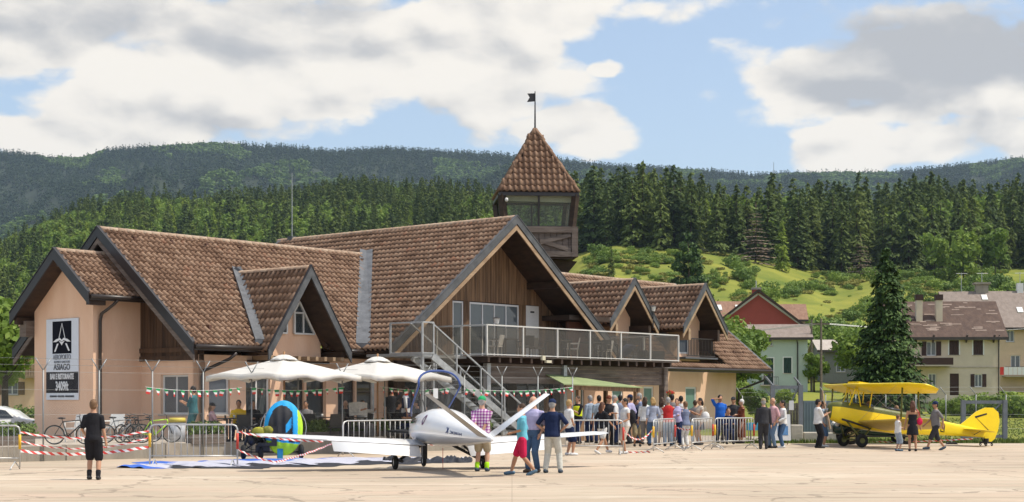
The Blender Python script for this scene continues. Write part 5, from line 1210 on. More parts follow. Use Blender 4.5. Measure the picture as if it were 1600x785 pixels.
# ------------------------------------------------------------------ white V-tail aircraft seen from behind
def airfoil(c, t, n=12):
    xs = [(1+math.cos(PI*i/n))/2 for i in range(n+1)]; th = lambda x: 5*t*(.2969*math.sqrt(x)-.126*x-.3516*x*x+.2843*x**3-.1036*x**4)
    return [(x*c, th(x)*c*1.15) for x in xs]+[(x*c,-th(x)*c*.85) for x in reversed(xs[1:-1])]
def wing_panel(st, name, m_, par, smooth=True):
    """stations: (x, y_leading, z, chord, thickness, pitch)"""
    rings = []
    for (x,yl,z,c,t,pit) in st:
        rings.append([(x, yl-a*math.cos(pit)+b*math.sin(pit)*0, z+b-a*math.sin(pit)) for a,b in airfoil(c,t)])
    mb = MB(); mb.loft(rings); return mb.build(name, m_, par, smooth)
def white_plane():
    hd = Vector((-.30,.954)); ang = math.atan2(hd.y,hd.x)-PI/2
    t = thing('light_aircraft','white V-tail light aircraft with its blue-framed canopy tilted open','aircraft',(-1.86,38.5,0),ang)
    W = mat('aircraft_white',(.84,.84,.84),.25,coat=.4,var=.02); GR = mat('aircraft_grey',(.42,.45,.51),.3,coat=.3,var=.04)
    sec = [(-4.75,.84,.04,.05),(-4.5,.85,.08,.09),(-4.1,.86,.13,.14),(-3.4,.88,.23,.22),(-2.7,.91,.33,.30),(-2.0,.95,.43,.38),(-1.4,.98,.52,.46),(-.8,1.0,.58,.50),(-.2,1.0,.60,.50),(.5,.98,.57,.45),(1.1,.92,.46,.37),(1.65,.88,.29,.25),(2.0,.87,.12,.11)]
    mb = MB(); n = 28; rings = []
    for (y,zc,hw,hh) in sec: rings.append([(hw*math.copysign(abs(math.cos(a))**.85,math.cos(a)),y,zc+hh*math.sin(a)*(1.0 if math.sin(a)>0 else .82)) for a in np.linspace(0,2*PI,n,endpoint=False)])
    mb.loft(rings)
    for i,f in enumerate(mb.f):
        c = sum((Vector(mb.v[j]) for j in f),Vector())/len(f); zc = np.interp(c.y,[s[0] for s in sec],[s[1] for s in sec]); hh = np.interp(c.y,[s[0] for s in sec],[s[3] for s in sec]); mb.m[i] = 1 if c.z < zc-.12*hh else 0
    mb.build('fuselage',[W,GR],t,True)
    for s in (-1,1):
        wing_panel([(s*.45,.55,.66,1.15,.13,.05),(s*1.2,.50,.70,1.05,.13,.05),(s*3.0,.42,.80,.9,.12,.05),(s*4.2,.34,.87,.72,.11,.05),(s*4.48,.2,.885,.42,.09,.05)],'wing',W,t)
        wing_panel([(s*.62,-.52,.60,.46,.10,.62),(s*2.75,-.46,.72,.40,.10,.62)],'flap',W,t); wing_panel([(s*2.85,-.44,.775,.24,.10,.06),(s*4.05,-.32,.845,.20,.10,.06)],'aileron',W,t)
        rr = []
        for (f,c,yl) in ((0,.62,-3.98),(1,.46,-4.18)):
            base = Vector((s*.06,yl,.88)).lerp(Vector((s*1.38,yl,1.84)),f); nrm = Vector((-s*.59,0,.81))
            rr.append([tuple(base+Vector((0,-a,0))+nrm*b) for a,b in airfoil(c,.09)])
        MB().loft(rr).build('tail_fin',W if s > 0 else mat('aircraft_painted_shade',(.42,.40,.37),.4,var=.08),t,True)  # left fin: its shade is painted in as a greyer copy of the white
        lg = obj('main_gear',None,t); MB().tube([(s*.35,.05,.62),(s*1.02,-.22,.24)],[.045,.035],6).tube([(s*.55,-.35,.62),(s*.98,-.2,.24)],[.03,.025],6).tube([(s*1.02,-.55,.22),(s*1.02,-.1,.24)],.04,6).build('strut',BBLK,lg,True)
        w_ = obj('wheel',None,t,(s*1.12,-.22,.18)); MB().torus((0,0,0),.12,.06,'x',20,8).build('tyre',RUB,w_,True); MB().tube([(-.04,0,0),(.04,0,0)],.085,12).build('hub',STEEL,w_)
        MB().prism([(s*.598,.35,1.12),(s*.601,-.12,1.15),(s*.575,-.16,1.27),(s*.545,.30,1.27)],(s*.01,0,.0)).build('side_window',CARG,t)
    nw = obj('nose_gear',None,t); MB().box(-.06,.06,1.22,1.42,.2,.62).build('strut',BBLK,nw); w_ = obj('wheel',None,t,(0,1.36,.155)); MB().torus((0,0,0),.105,.05,'x',20,8).build('tyre',RUB,w_,True); MB().tube([(-.035,0,0),(.035,0,0)],.07,12).build('hub',STEEL,w_)
    MB().tube([(0,2.0,.87),(0,2.12,.87),(0,2.28,.87)],[.13,.10,.01],14).build('spinner',W,t,True)
    for s in (-1,1): MB().prism([(s*.08,2.06,.87),(s*.3,2.08,.95),(s*.8,2.06,.93),(s*.8,2.07,.88),(s*.3,2.06,.84)],(0,.02,0)).build('propeller_blade',BBLK,t)
    MB().ell((0,.25,1.30),(.40,.72,.13),16).build('cockpit',mat('cockpit_interior',(.10,.05,.045),.8,var=.3),t,True)
    # canopy hinged at the front, tilted up
    hinge = Vector((0,1.10,1.28)); rot_ = Matrix.Rotation(R(-30),4,'X'); arcs = []
    for (y,hw,hh) in ((1.05,.40,.10),(.75,.47,.30),(.35,.50,.42),(-.05,.52,.46),(-.45,.53,.44)):
        arcs.append([hinge+(rot_@(Vector((hw*math.copysign(abs(math.cos(a))**.8,math.cos(a)),y,1.28+hh*abs(math.sin(a))**.8))-hinge)) for a in np.linspace(0,PI,15)])
    mb = MB(); m_ = 15; mb.add([p for a in arcs for p in a],[(i*m_+j,i*m_+j+1,(i+1)*m_+j+1,(i+1)*m_+j) for i in range(4) for j in range(14)]); mb.build('canopy_glass',glass('canopy_clear',(.90,.91,.91),.78,.02),t,True)
    BL = mat('frame_blue',(.02,.06,.24),.4,coat=.3); MB().tube(arcs[-1],.028,8).build('canopy_frame',BL,t,True)
    for e in (0,-1): MB().tube([a[e] for a in arcs],.022,6).build('canopy_rail',BL,t,True)
    MB().box(-.06,.06,-.35+.5,-.34+.5,1.75,2.0).build('canopy_placard',WFRAME,t)
    MB().tube([(.30,-.1,1.35),(.42,-.2,1.72)],.012,5).tube([(-.30,-.1,1.35),(-.42,-.2,1.72)],.012,5).build('canopy_strut',BBLK,t)
    MB().tube([(-.2,-1.3,.56),(-.2,-1.3,.06)],.008,5).build('pitot_ribbon',mat('red_ribbon',(.4,.03,.03),.7),t); 
    # emblem and lettering on the left flank of the tail cone
    def flank(y, fz):      # point and normal on left side
        hw = np.interp(y,[s[0] for s in sec],[s[2] for s in sec]); zc = np.interp(y,[s[0] for s in sec],[s[1] for s in sec]); hh = np.interp(y,[s[0] for s in sec],[s[3] for s in sec]); a = math.asin(fz)
        return Vector((-hw*math.cos(a)**.85, y, zc+hh*fz))
    def onflank(me, y0, fz, name='lettering'):
        for v in me.vertices:
            p = flank(y0+v.co.x, min(.95,max(-.9,fz+v.co.y/.42))); n_ = Vector((-1,0,fz*.7)).normalized(); q = p+n_*(.006+v.co.z); v.co = q
        return obj(name, me, t)
    NAVY = mat('navy_print',(.02,.04,.16),.5)
    me = text_mesh('K',.24,1.0,.006,0.001); me.materials.clear(); me.materials.append(NAVY); 
    for v in me.vertices: v.co.x *= 1
    onflank(me,-2.35,.18); me = text_mesh('NORDIC',.13,1.4,.002,0.001); me.materials.clear(); me.materials.append(NAVY); onflank(me,-3.05+.2,.12)
    ring = MB().torus((0,0,0),.085,.022,'z',24,4).mesh('emblem',mat('emblem_red_blue',(.12,.03,.10),.5,var=.2)); 
    for v in ring.vertices: v.co.z *= .02
    onflank(ring,-.75,.45,'emblem')
white_plane()

# ------------------------------------------------------------------ yellow biplane
def biplane():
    hd = Vector((-.972,-.235)); ang = math.atan2(hd.y,hd.x)-PI/2; x0, y0 = AX(1341,56.7), 56.7
    t = thing('biplane','yellow and olive vintage biplane parked on the apron','aircraft',(x0,y0,0),ang); t.scale = (.9,.9,.9)
    PT = Matrix.Translation((0,0,.27))@Matrix.Rotation(R(8.0),4,'X')@Matrix.Translation((0,0,-.27))
    Yl = mat('biplane_yellow',(.90,.66,.012),.4,var=.06,scale=1.5,coat=.2); Ol = mat('biplane_olive',(.115,.125,.022),.4,var=.1,coat=.2); CR = mat('biplane_painted_shade',(.60,.42,.08),.5,var=.12,scale=2)  # last one: yellow browned to paint shade into the whole lower wing
    def B(mb, name, m_, smooth=False, par=t):
        mb.v = [tuple(PT@Vector(p)) for p in mb.v]; return mb.build(name, m_, par, smooth)
    sec = [(1.50,1.30,.10,.16),(1.42,1.30,.24,.34),(1.0,1.29,.33,.44),(.3,1.24,.38,.49),(-.5,1.22,.40,.50),(-1.6,1.22,.39,.47),(-2.6,1.24,.33,.40),(-3.6,1.26,.24,.30),(-4.8,1.28,.13,.21),(-5.6,1.28,.05,.15)]
    rings = []
    for (y,zc,hw,hh) in sec:
        rings.append([(hw*math.copysign(abs(math.cos(a))**.45,math.cos(a)),y,zc+hh*(math.copysign(abs(math.sin(a))**.55,math.sin(a)))) for a in np.linspace(0,2*PI,24,endpoint=False)])
    mb = MB(); mb.loft(rings)
    for i,f in enumerate(mb.f):
        c = sum((Vector(mb.v[j]) for j in f),Vector())/len(f); zc = np.interp(-c.y,[-s[0] for s in sec],[s[1] for s in sec]); hh = np.interp(-c.y,[-s[0] for s in sec],[s[3] for s in sec]); mb.m[i] = 1 if (c.z > zc+.50*hh and c.y > -3.4) or c.y > 1.44 else 0
    B(mb,'fuselage',[Yl,Ol],True)
    def wing(zz, yl, sweep, dih, half, name, chord=1.32):
        for s in (-1,1):
            rr = []
            for x in np.linspace(.0,half,7):
                f = x/half; c = chord*(1 if f < .85 else math.sqrt(max(.05,1-((f-.85)/.17)**2))); yy = yl-sweep*f-(chord-c)*.35
                rr.append([(s*(x+.002),yy-a,zz+dih*f+b-a*.15) for a,b in airfoil(c,.13)])
            mb = MB().loft(rr)
            for i,f in enumerate(mb.f):
                p = [Vector(mb.v[j]) for j in f[:3]]; n_ = (p[1]-p[0]).cross(p[2]-p[0])
                c = sum(p,Vector())/3; mb.m[i] = 0
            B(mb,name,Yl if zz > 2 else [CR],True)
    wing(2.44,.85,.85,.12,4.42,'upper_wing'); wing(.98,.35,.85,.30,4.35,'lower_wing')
    for s in (-1,1):
        for (ya,yb) in ((.20,.62-.6),(-.62,-.65)):
            B(MB().tube([(s*3.1,ya-.35,1.20),(s*3.1,yb-.05,2.50)],.035,6),'interplane_strut',Ol,True)
        for (a,b) in (((.33,.75,1.6),(.38,.55,2.44)),((.33,.25,1.62),(.38,.55,2.44)),((.33,-.15,1.62),(.38,-.15,2.44))): B(MB().tube([(s*a[0],a[1],a[2]),(s*b[0],b[1],b[2])],.026,6),'cabane_strut',Yl,True)
        gl = MB()
        for a in ((s*.3,.75,.95),(s*.3,-.35,.85)): gl.tube([a,(s*.80,.25,.30)],.035,6)
        B(gl,'gear_leg',Ol,True)
        wo = obj('wheel',None,t,(s*.83,.25,.275)); MB().torus((0,0,0),.18,.095,'x',26,10).build('tyre',RUB,wo,True); MB().tube([(-.06,0,0),(.06,0,0)],.13,16).build('hub',Ol,wo)
        rr = []
        for x in np.linspace(0,1.55,5):
            c = 1.05*math.sqrt(max(.03,1-(x/1.58)**3)); rr.append([(s*(x+.02),-4.55-(1.05-c)*.3-a,1.36+b) for a,b in airfoil(c,.06)])
        B(MB().loft(rr),'tailplane',Yl,True)
        B(MB().tube([(s*.06,-5.1,1.18),(s*.75,-5.0,1.35)],.016,5),'tail_strut',Ol)
        for q in (0,1): B(MB().tube([(s*.4,.3-q*.5,1.0),(s*3.1,.2-q*.6,2.5)],.006,4).tube([(s*.4,.3-q*.5,2.45),(s*3.1,-.1-q*.6,1.2)],.006,4),'flying_wire',STEEL)
    B(MB().tube([(-.82,.25,.275),(.82,.25,.275)],.03,6),'axle',Ol)
    fin = [(-4.35,1.42),(-4.7,1.75),(-5.1,2.15),(-5.5,2.38),(-5.85,2.42),(-6.12,2.25),(-6.22,1.9),(-6.2,1.5),(-6.1,1.15),(-5.95,1.0),(-5.65,1.02),(-5.6,1.3)]
    B(MB().prism([(-.03,y,z) for y,z in fin],(.06,0,0)),'rudder',Yl)
    for pts in ([(-5.05,1.95),(-5.10,1.88),(-5.60,2.10),(-5.58,2.16)],[(-5.05,1.95),(-5.12,1.92),(-5.85,1.38),(-5.82,1.44)]):
        for x in (-.036,.034): B(MB().prism([(x,y,z) for y,z in pts],(.002,0,0)),'rudder_mark',BBLK)
    for y in (.0,-1.25):
        ck = MB().tube([(0,y+.34,1.70),(0,y-.36,1.70)],[.26,.26],12,flat=.35); B(ck,'cockpit_coaming',BBLK,True)
        B(MB().prism([(-.22,y+.36,1.72),(.22,y+.36,1.72),(.17,y+.28,1.94),(-.17,y+.28,1.94)],(0,.01,0)),'windscreen',glass('car_screen'))
        B(MB().ell((0,y-.25,1.78),(.16,.08,.14),10),'headrest',mat('tan_leather'),True)
    B(MB().tube([(-.05,1.5,1.30),(.05,1.62,1.30)],[.09,.02],10),'propeller_hub',STEEL)
    for s in (-1,1): B(MB().prism([(0,1.56,1.30),(s*.25,1.58,1.30+s*.35),(s*.55,1.56,1.30+s*.80),(s*.63,1.55,1.30+s*.76),(s*.34,1.56,1.30+s*.30)],(0,.03,0)),'propeller_blade',WOODL)
    B(MB().tube([(-.36,1.0,1.0),(-.40,.6,.95),(-.42,-.2,.80)],.04,8),'exhaust_pipe',GUT,True)
    B(MB().box(-.5,.5,.0,.55,2.50,2.60),'fuel_tank',Yl,False)
    B(MB().tube([(0,-5.5,1.12),(0,-5.75,.80)],.03,6),'tail_skid',BBLK)
    dl_ = thing('tail_dolly','small black tail dolly under the biplane rudder','dolly',tuple(Vector((x0,y0,0))+Vector((-hd.x,-hd.y,0))*5.2),ang); MB().box(-.25,.25,-.12,.12,.10,.16).tube([(0,0,.16),(0,0,.28)],.10,8).build('cradle',BBLK,dl_)
    for x,y in ((-.2,-.12),(.2,-.12),(-.2,.12),(.2,.12)):
        wo = obj('castor',None,dl_,(x,y,.055)); MB().torus((0,0,0),.035,.02,'x',12,6).build('tyre',RUB,wo,True)
    for tx,y,sz in (('LI',-3.55,.42),):
        for s in (-1,1):
            me = text_mesh(tx,sz,.75,.004,.001); me.materials.clear(); me.materials.append(BBLK)
            for v in me.vertices:
                yy = y+v.co.x*s; hw = np.interp(-yy,[-q[0] for q in sec],[q[2] for q in sec])+.008; v.co = PT@Vector((s*hw,yy,1.22+v.co.y))
            obj('lettering',me,t)
biplane()
ck = thing('wheel_chock','small wheel chock with a rope below the biplane tail','chock',(*G(1487,694.5),0)); MB().prism([(-.22,-.1,0),(.22,-.1,0),(.16,-.1,.08),(-.16,-.1,.08)],(0,.2,0)).build('block',BBLK,ck); MB().tube([(0,0,.08),(.01,0,.3)],.01,5).build('rope',FW_,ck)
# ------------------------------------------------------------------ people
SKINS = [mat('skin_fair',(.52,.30,.20),.55,var=.06,scale=8), mat('skin_tan',(.42,.22,.13),.55,var=.06,scale=8), mat('skin_warm',(.47,.26,.165),.55,var=.06,scale=8)]
def cloth_mat(name, col, **k): return mat('cloth_'+name, col, .85, var=.12, scale=9, bump=.35, bscale=14, spec=.15, **k)
def plaid_mat():
    M = cloth_mat('plaid_purple',(.30,.10,.30)); nt = M.node_tree; N, L = nt.nodes, nt.links
    tc = N.new('ShaderNodeTexCoord'); sx = N.new('ShaderNodeSeparateXYZ'); L.new(tc.outputs['Object'], sx.inputs[0]); fs = []
    for ax in (0,2):
        f = N.new('ShaderNodeMath'); f.operation = 'PINGPONG'; f.inputs[1].default_value = .035; L.new(sx.outputs[ax], f.inputs[0])
        g = N.new('ShaderNodeMath'); g.operation = 'GREATER_THAN'; g.inputs[1].default_value = .019; L.new(f.outputs[0], g.inputs[0]); fs.append(g.outputs[0])
    a = N.new('ShaderNodeMath'); a.operation = 'ADD'; L.new(fs[0], a.inputs[0]); L.new(fs[1], a.inputs[1])
    cr = N.new('ShaderNodeValToRGB'); cr.color_ramp.interpolation = 'CONSTANT'; e = cr.color_ramp.elements; e[0].color = (.22,.05,.22,1); e[1].position = .8; e[1].color = (.66,.60,.62,1); x = e.new(.4); x.color = (.42,.22,.40,1)
    d = N.new('ShaderNodeMath'); d.operation = 'MULTIPLY'; d.inputs[1].default_value = .5; L.new(a.outputs[0], d.inputs[0]); L.new(d.outputs[0], cr.inputs[0]); L.new(cr.outputs[0], N['Principled BSDF'].inputs['Base Color'])
    return M
CLO = {'black':(.018,.018,.022),'navy':(.015,.025,.07),'white':(.66,.66,.65),'grey':(.19,.18,.18),'charcoal':(.04,.04,.045),'beige':(.44,.37,.26),'lilac':(.40,.38,.58),'jeans':(.06,.11,.20),'ljeans':(.13,.20,.30),
       'crimson':(.55,.02,.08),'sky':(.14,.45,.58),'pale':(.55,.55,.50),'teal':(.05,.15,.17),'yellow':(.75,.48,.02),'pink':(.60,.36,.38),'red':(.45,.03,.03),'rust':(.15,.045,.025),'blue':(.02,.12,.50),'greygreen':(.28,.30,.27),
       'bluegrey':(.17,.20,.30),'lime':(.40,.75,.02),'hivis':(.62,.70,.03),'green':(.03,.32,.12),'khaki':(.28,.23,.14),'steel':(.30,.36,.44),'cream':(.55,.48,.40),'brown':(.09,.05,.03),'greyblue':(.32,.36,.46)}
def C(n): 
    if n == 'plaid': return MATS.get('cloth_plaid_purple') or plaid_mat()
    return cloth_mat(n, CLO[n])
HAIRS = {'brown':(.05,.026,.013),'dark':(.012,.009,.008),'blond':(.36,.23,.09),'grey':(.30,.29,.28),'white':(.62,.61,.58),'auburn':(.09,.035,.018),'light':(.16,.09,.045)}
def HM(n): return mat('hair_'+n, HAIRS[n], .6, var=.3, scale=20, bump=.5, bscale=40)
SHOE = {'black':(.015,.015,.017),'white':(.6,.6,.6),'blue':(.08,.15,.22),'brown':(.08,.045,.025),'navy':(.03,.05,.08)}
JOBS = []          # (object, MB, voxel, extra MB) - remeshed together at the end
def ik(a, t, l1, l2, pole):
    a, t, pole = Vector(a), Vector(t), Vector(pole); d = t-a; L_ = min(d.length, (l1+l2)*.999); d = d.normalized(); t = a+d*L_
    x = (l1*l1-l2*l2+L_*L_)/(2*L_); h = math.sqrt(max(0,l1*l1-x*x)); p = pole-d*pole.dot(d); p = p.normalized() if p.length > 1e-4 else d.orthogonal().normalized()
    return a+d*x+p*h, t
def limb(mb, pts, rad, n=9, flat=1.0):
    pts = [Vector(p) for p in pts]; P, Rr = [], []
    d0, d1 = (pts[0]-pts[1]).normalized(), (pts[-1]-pts[-2]).normalized()
    P += [pts[0]+d0*rad[0]*.9, pts[0]+d0*rad[0]*.55]; Rr += [rad[0]*.25, rad[0]*.8]
    P += pts; Rr += list(rad)
    P += [pts[-1]+d1*rad[-1]*.55, pts[-1]+d1*rad[-1]*.9]; Rr += [rad[-1]*.8, rad[-1]*.25]
    mb.tube(P, Rr, n, flat=flat)
def seg(pts, rads, f0, f1, infl):
    """part of a polyline between arc fractions, with inflated radii"""
    pts = [Vector(p) for p in pts]; L_ = [0]
    for i in range(1,len(pts)): L_.append(L_[-1]+(pts[i]-pts[i-1]).length)
    T = L_[-1]
    def at(f):
        s = f*T
        for i in range(1,len(pts)):
            if s <= L_[i]+1e-9: g = (s-L_[i-1])/max(1e-9,L_[i]-L_[i-1]); return pts[i-1].lerp(pts[i],g), rads[i-1]+(rads[i]-rads[i-1])*g
        return pts[-1], rads[-1]
    fs = [f0]+[l/T for l in L_ if f0 < l/T < f1]+[f1]; q = [at(f) for f in fs]
    return [a for a,_ in q], [r+infl for _,r in q]
POSES = {
 'stand': dict(la=(-.10,0), ra=(.11,.03), lh=(-.27,.06,.83), rh=(.27,.06,.83)),
 'behind': dict(la=(-.12,0), ra=(.12,0), lh=(-.03,-.17,.93), rh=(.04,-.19,.90), pole_a=-1),
 'hips': dict(la=(-.17,0), ra=(.18,.05), lh=(-.19,.04,1.00), rh=(.19,.04,1.00), out=1),
 'walk': dict(la=(-.08,.36), ra=(.09,-.34), lh=(-.27,-.16,.90), rh=(.27,.26,.95), heel=1),
 'walk2': dict(la=(-.08,-.28), ra=(.09,.27), lh=(-.25,.25,1.05), rh=(.26,-.05,.88), heel=1),
 'fold': dict(la=(-.11,0), ra=(.12,.02), lh=(.10,.24,1.10), rh=(-.10,.24,1.14)),
 'phone': dict(la=(-.10,0), ra=(.11,.04), lh=(-.10,.32,1.22), rh=(.08,.34,1.24)),
 'salute': dict(la=(-.10,0), ra=(.11,0), lh=(-.27,.05,.85), rh=(.10,.12,1.62), out=.7),
 'pocket': dict(la=(-.11,0), ra=(.12,.05), lh=(-.22,.05,.90), rh=(.22,.05,.90)),
 'carry': dict(la=(-.10,.05), ra=(.11,-.05), lh=(-.22,.22,1.00), rh=(.26,.03,.84)),
 'one_hip': dict(la=(-.10,0), ra=(.13,.06), lh=(-.27,.05,.83), rh=(.20,.05,1.0), out=.5),
 'sit': dict(sit=.46, la=(-.12,.42), ra=(.12,.44), lh=(-.16,.38,.74), rh=(.16,.40,.74)),
 'read': dict(sit=.46, la=(-.12,.40), ra=(.13,.36), lh=(-.24,.42,1.02), rh=(.24,.42,1.02)),
}
def person(px, py, label, rz=0.0, h=1.74, pose='stand', skin=0, top='white', sleeve=.45, bottom='jeans', hem=.97, kind='trousers', shoe='black', hair='brown', hairlen=0, cap=None, fem=False, sock=None, turn=0.0, z=0.0, lean=0.0, Y=None, vox=.017, layer=None, bald=False, belt=None, slim=1.0, tuck=0.0):
    """rz: 0 = facing away from the camera (+Y), pi/2 = facing left, pi = facing the camera"""
    if Y is None: X, Y = G(px, py, z)
    else: X = AX(px, Y)
    po = POSES[pose]; k = h/1.75; dz = (po['sit']-.88) if 'sit' in po else 0.0
    sw = (.165 if fem else .19)*slim; hw_ = (.10 if fem else .092)
    V3 = lambda x,y,z_: Vector((x, y+lean*max(0,z_-.9-dz), z_))
    # torso rings (z, rx, ry, y)
    if fem: TR = [(.84,.150,.115,-.01),(.92,.168,.120,-.015),(1.0,.150,.105,0),(1.09,.122,.092,.005),(1.2,.132,.108,.02),(1.29,.145,.118,.025),(1.375,.142,.095,0),(1.425,.102,.075,-.005),(1.475,.055,.055,-.005),(1.56,.046,.050,.005)]
    else: TR = [(.84,.148,.112,-.01),(.92,.160,.118,-.01),(1.0,.155,.112,.005),(1.09,.150,.110,.01),(1.2,.160,.115,.01),(1.30,.172,.118,.01),(1.385,.165,.100,0),(1.435,.118,.080,-.005),(1.485,.064,.062,-.005),(1.57,.054,.058,.005)]
    TR = [(a+dz, b*(slim if a < 1.4 else 1), c*(slim if a < 1.4 else 1), d) for a,b,c,d in TR]
    def ring(zz, rx, ry, yo, n=16): return [tuple(V3(rx*math.copysign(abs(math.cos(a))**.85,math.cos(a)), yo+ry*math.sin(a), zz)) for a in np.linspace(0,2*PI,n,endpoint=False)]
    body = MB(); body.loft([ring(*r_) for r_ in TR])
    hips = [V3(-hw_,0,.88+dz), V3(hw_,0,.88+dz)]; legs = []; arms = []
    for s,key in ((0,'la'),(1,'ra')):
        ax_, ay = po[key]; az = .085
        if po.get('heel') and ay < 0: az = .15
        if 'sit' in po: az = .085
        kn, an = ik(hips[s], (ax_,ay,az), .42, .405, (0,1,.1 if not dz else 1.0))
        legs.append([hips[s], hips[s].lerp(kn,.5), kn, kn.lerp(an,.35), an])
        LR = [.088,.080,.056,.060,.038] if not fem else [.092,.080,.054,.056,.035]
        limb(body, legs[-1], LR)
        tl = .15 if po.get('heel') and ay < 0 else 0.0
        limb(body, [an+Vector((0,-.045,-.035)), an+Vector((0,.06,-.05-tl*.3)), an+Vector((0,.15,-.058-tl*.55))], [.036,.036,.028], 8)
    for s,key in ((-1,'lh'),(1,'rh')):
        sh = V3(s*sw, -.005, 1.378+dz); hd = Vector(po[key])
        if dz == 0: hd = V3(*hd)
        out = po.get('out',0); pa = po.get('pole_a',-1)
        el, wr = ik(sh, hd, .285, .25, (s*(.35+out*1.2), pa*(1-.8*out), -.25))
        arms.append([sh, sh.lerp(el,.5), el, el.lerp(wr,.4), wr])
        AR = [.056,.048,.038,.037,.026] if not fem else [.048,.041,.033,.032,.023]
        limb(body, arms[-1], AR)
    # head
    hz_ = 1.635+dz; hc = V3(0,.015,hz_)
    ct, sn = math.cos(turn), math.sin(turn)
    def hp(x,y,z_): x, y, z_ = x*1.06, y*1.06, z_*1.06; return (hc.x+x*ct-y*sn, hc.y+x*sn+y*ct, hc.z+z_)
    def hell(mb, x, y, z_, r_, n=12):
        t_ = MB().ell((0,0,0), r_, n); mb.add([hp(x+v[0],y+v[1],z_+v[2]) for v in t_.v], t_.f)
    hell(body,0,0,.01,(.074,.092,.108),14); hell(body,0,.028,-.055,(.054,.060,.056)); hell(body,0,.095,-.012,(.014,.022,.026),8); hell(body,0,.088,-.052,(.024,.014,.010),8)
    for s in (-1,1): hell(body,s*.076,-.005,-.005,(.012,.024,.034),8)
    # hands: palm in the body, fingers added after the remesh so that they stay apart
    ext = MB()
    for ar,s in zip(arms,(-1,1)):
        d = (ar[-1]-ar[-2]).normalized(); sd = Vector((0,1,0)) if abs(d.y) < .8 else Vector((1,0,0)); sd = (sd-d*sd.dot(d)).normalized(); nn = d.cross(sd)
        limb(body,[ar[-1], ar[-1]+d*.045, ar[-1]+d*.085],[.024,.036,.033],8)
        pal = ar[-1]+d*.085; curl = nn*(-s*.0)+Vector((0,.25,-.1))
        for q,l in ((-.027,.062),(-.009,.074),(.009,.070),(.026,.055)):
            b0 = pal+sd*q; b1 = b0+d*l*.55; b2 = b1+(d*.8+curl*.5).normalized()*l*.5; ext.tube([b0-d*.015,b0,b1,b2],[.0095,.0095,.0085,.006],6)
        b0 = ar[-1]+d*.03+sd*.03; ext.tube([b0,b0+sd*.022+d*.02,b0+sd*.03+d*.05],[.011,.010,.007],6)
    root_me = bpy.data.meshes.new('person'); root = obj('person', root_me, None, (X,Y,z), rz); root.scale = (k,k,k); tag(root, label, 'person')
    def job(name, mb, m_, vx=vox, par=root, extra=None): JOBS.append((name, mb, m_, vx, par, extra))
    JOBS.append((root, body, SKINS[skin], vox, None, ext))
    # clothing
    if top:
        tp = MB(); z1 = (.86 if not tuck else .98)+dz
        rr = [r_ for r_ in TR if r_[0] > z1-.001 and r_[0] < 1.465+dz]; rr.append((1.468+dz,.088,.066,-.005))
        low = min(rr, key=lambda r_: r_[0]); rr = [(z1,low[1],low[2],low[3])]+rr if low[0]-z1 > .01 else rr
        inf = .020
        tp.loft([ring(a,b+inf+(.012 if a < 1.15+dz and not tuck else 0),c+inf+(.014 if a < 1.15+dz and not tuck else 0),d) for a,b,c,d in rr])
        for ar in arms:
            if sleeve > .05:
                p_, r_ = seg(ar, [.050,.047,.041,.039,.030], 0, sleeve, .013 if sleeve > .6 else .017); sg_ = math.copysign(1,ar[0].x); p_ = [p_[0]-Vector((sg_*.07,0,-.005)), p_[0]+Vector((sg_*.004,0,.004))]+p_[1:]; r_ = [r_[0]*.9, r_[0]*1.02]+r_[1:]; limb(tp, p_, r_)
        job('shirt', tp, C(top))
    bt = MB(); base = [r_ for r_ in TR if r_[0] <= 1.01+dz]
    if kind in ('trousers','shorts'):
        bt.loft([ring(a,b+.016,c+.016,d) for a,b,c,d in base])
        for lg in legs: 
            p_, r_ = seg(lg, [.094,.086,.068,.062,.052] if kind == 'trousers' else [.096,.090,.082,.075,.06], 0.0, hem, .014); limb(bt, p_, r_)
        job(kind, bt, C(bottom))
    elif kind in ('skirt','dress'):
        zt = 1.0+dz if kind == 'skirt' else 1.36+dz; zb = .88*(1-hem)+.06; L1 = []
        for f in np.linspace(0,1,6): zz = zb+(.9-zb)*f; L1.append(ring(zz, .185-.02*f+(.03*(1-f)), .14+.03*(1-f), 0))
        rr = [ring(a,b+.018,c+.018,d) for a,b,c,d in TR if .93+dz < a <= zt]
        bt.loft(L1+rr); job(kind, bt, C(bottom))
    if belt:
        bb = MB(); bb.loft([ring(z_,.172,.128,.0) for z_ in (.985+dz,1.025+dz)]); bb.build('belt', C(belt), root)
    for lg,key in zip(legs,('la','ra')):
        an = lg[-1]; tl = .15 if po.get('heel') and po[key][1] < 0 else 0.0; sh = MB()
        limb(sh, [an+Vector((0,-.05,-.035)), an+Vector((0,.05,-.042-tl*.3)), an+Vector((0,.155,-.052-tl*.55))], [.048,.050,.040], 8)
        mm = mat('shoe_'+shoe, SHOE[shoe], .6, var=.2); so_ = sh.build('shoe', mm, root, True)
        if sock: 
            sk = MB(); p_, r_ = seg(lg, [.088,.08,.06,.062,.042], .87, 1.0, .008); limb(sk, p_, r_); sk.build('sock', C(sock), root, True)
    if layer:      # open waistcoat / vest / backpack
        ly = MB(); ly.loft([ring(a,b+.034,c+.034,d) for a,b,c,d in TR if .95+dz < a < 1.42+dz]); job('vest', ly, C(layer))
    # hair and headgear
    hr = MB()
    if not bald:
        hell(hr,0,-.014,.026,(.083,.096,.104),14); hell(hr,0,-.045,-.02,(.074,.060,.075),12)
        if hairlen: 
            for xx in (-.04,0,.04): limb(hr,[hp(xx,-.065,0),hp(xx*1.2,-.085,-.09),hp(xx*1.1,-.09,-.10-hairlen)],[.05,.052,.03],8)
        job('hair', hr, HM(hair), .012)
    else:
        hell(hr,0,-.03,-.005,(.0785,.078,.07),12); job('hair', hr, HM(hair), .012)
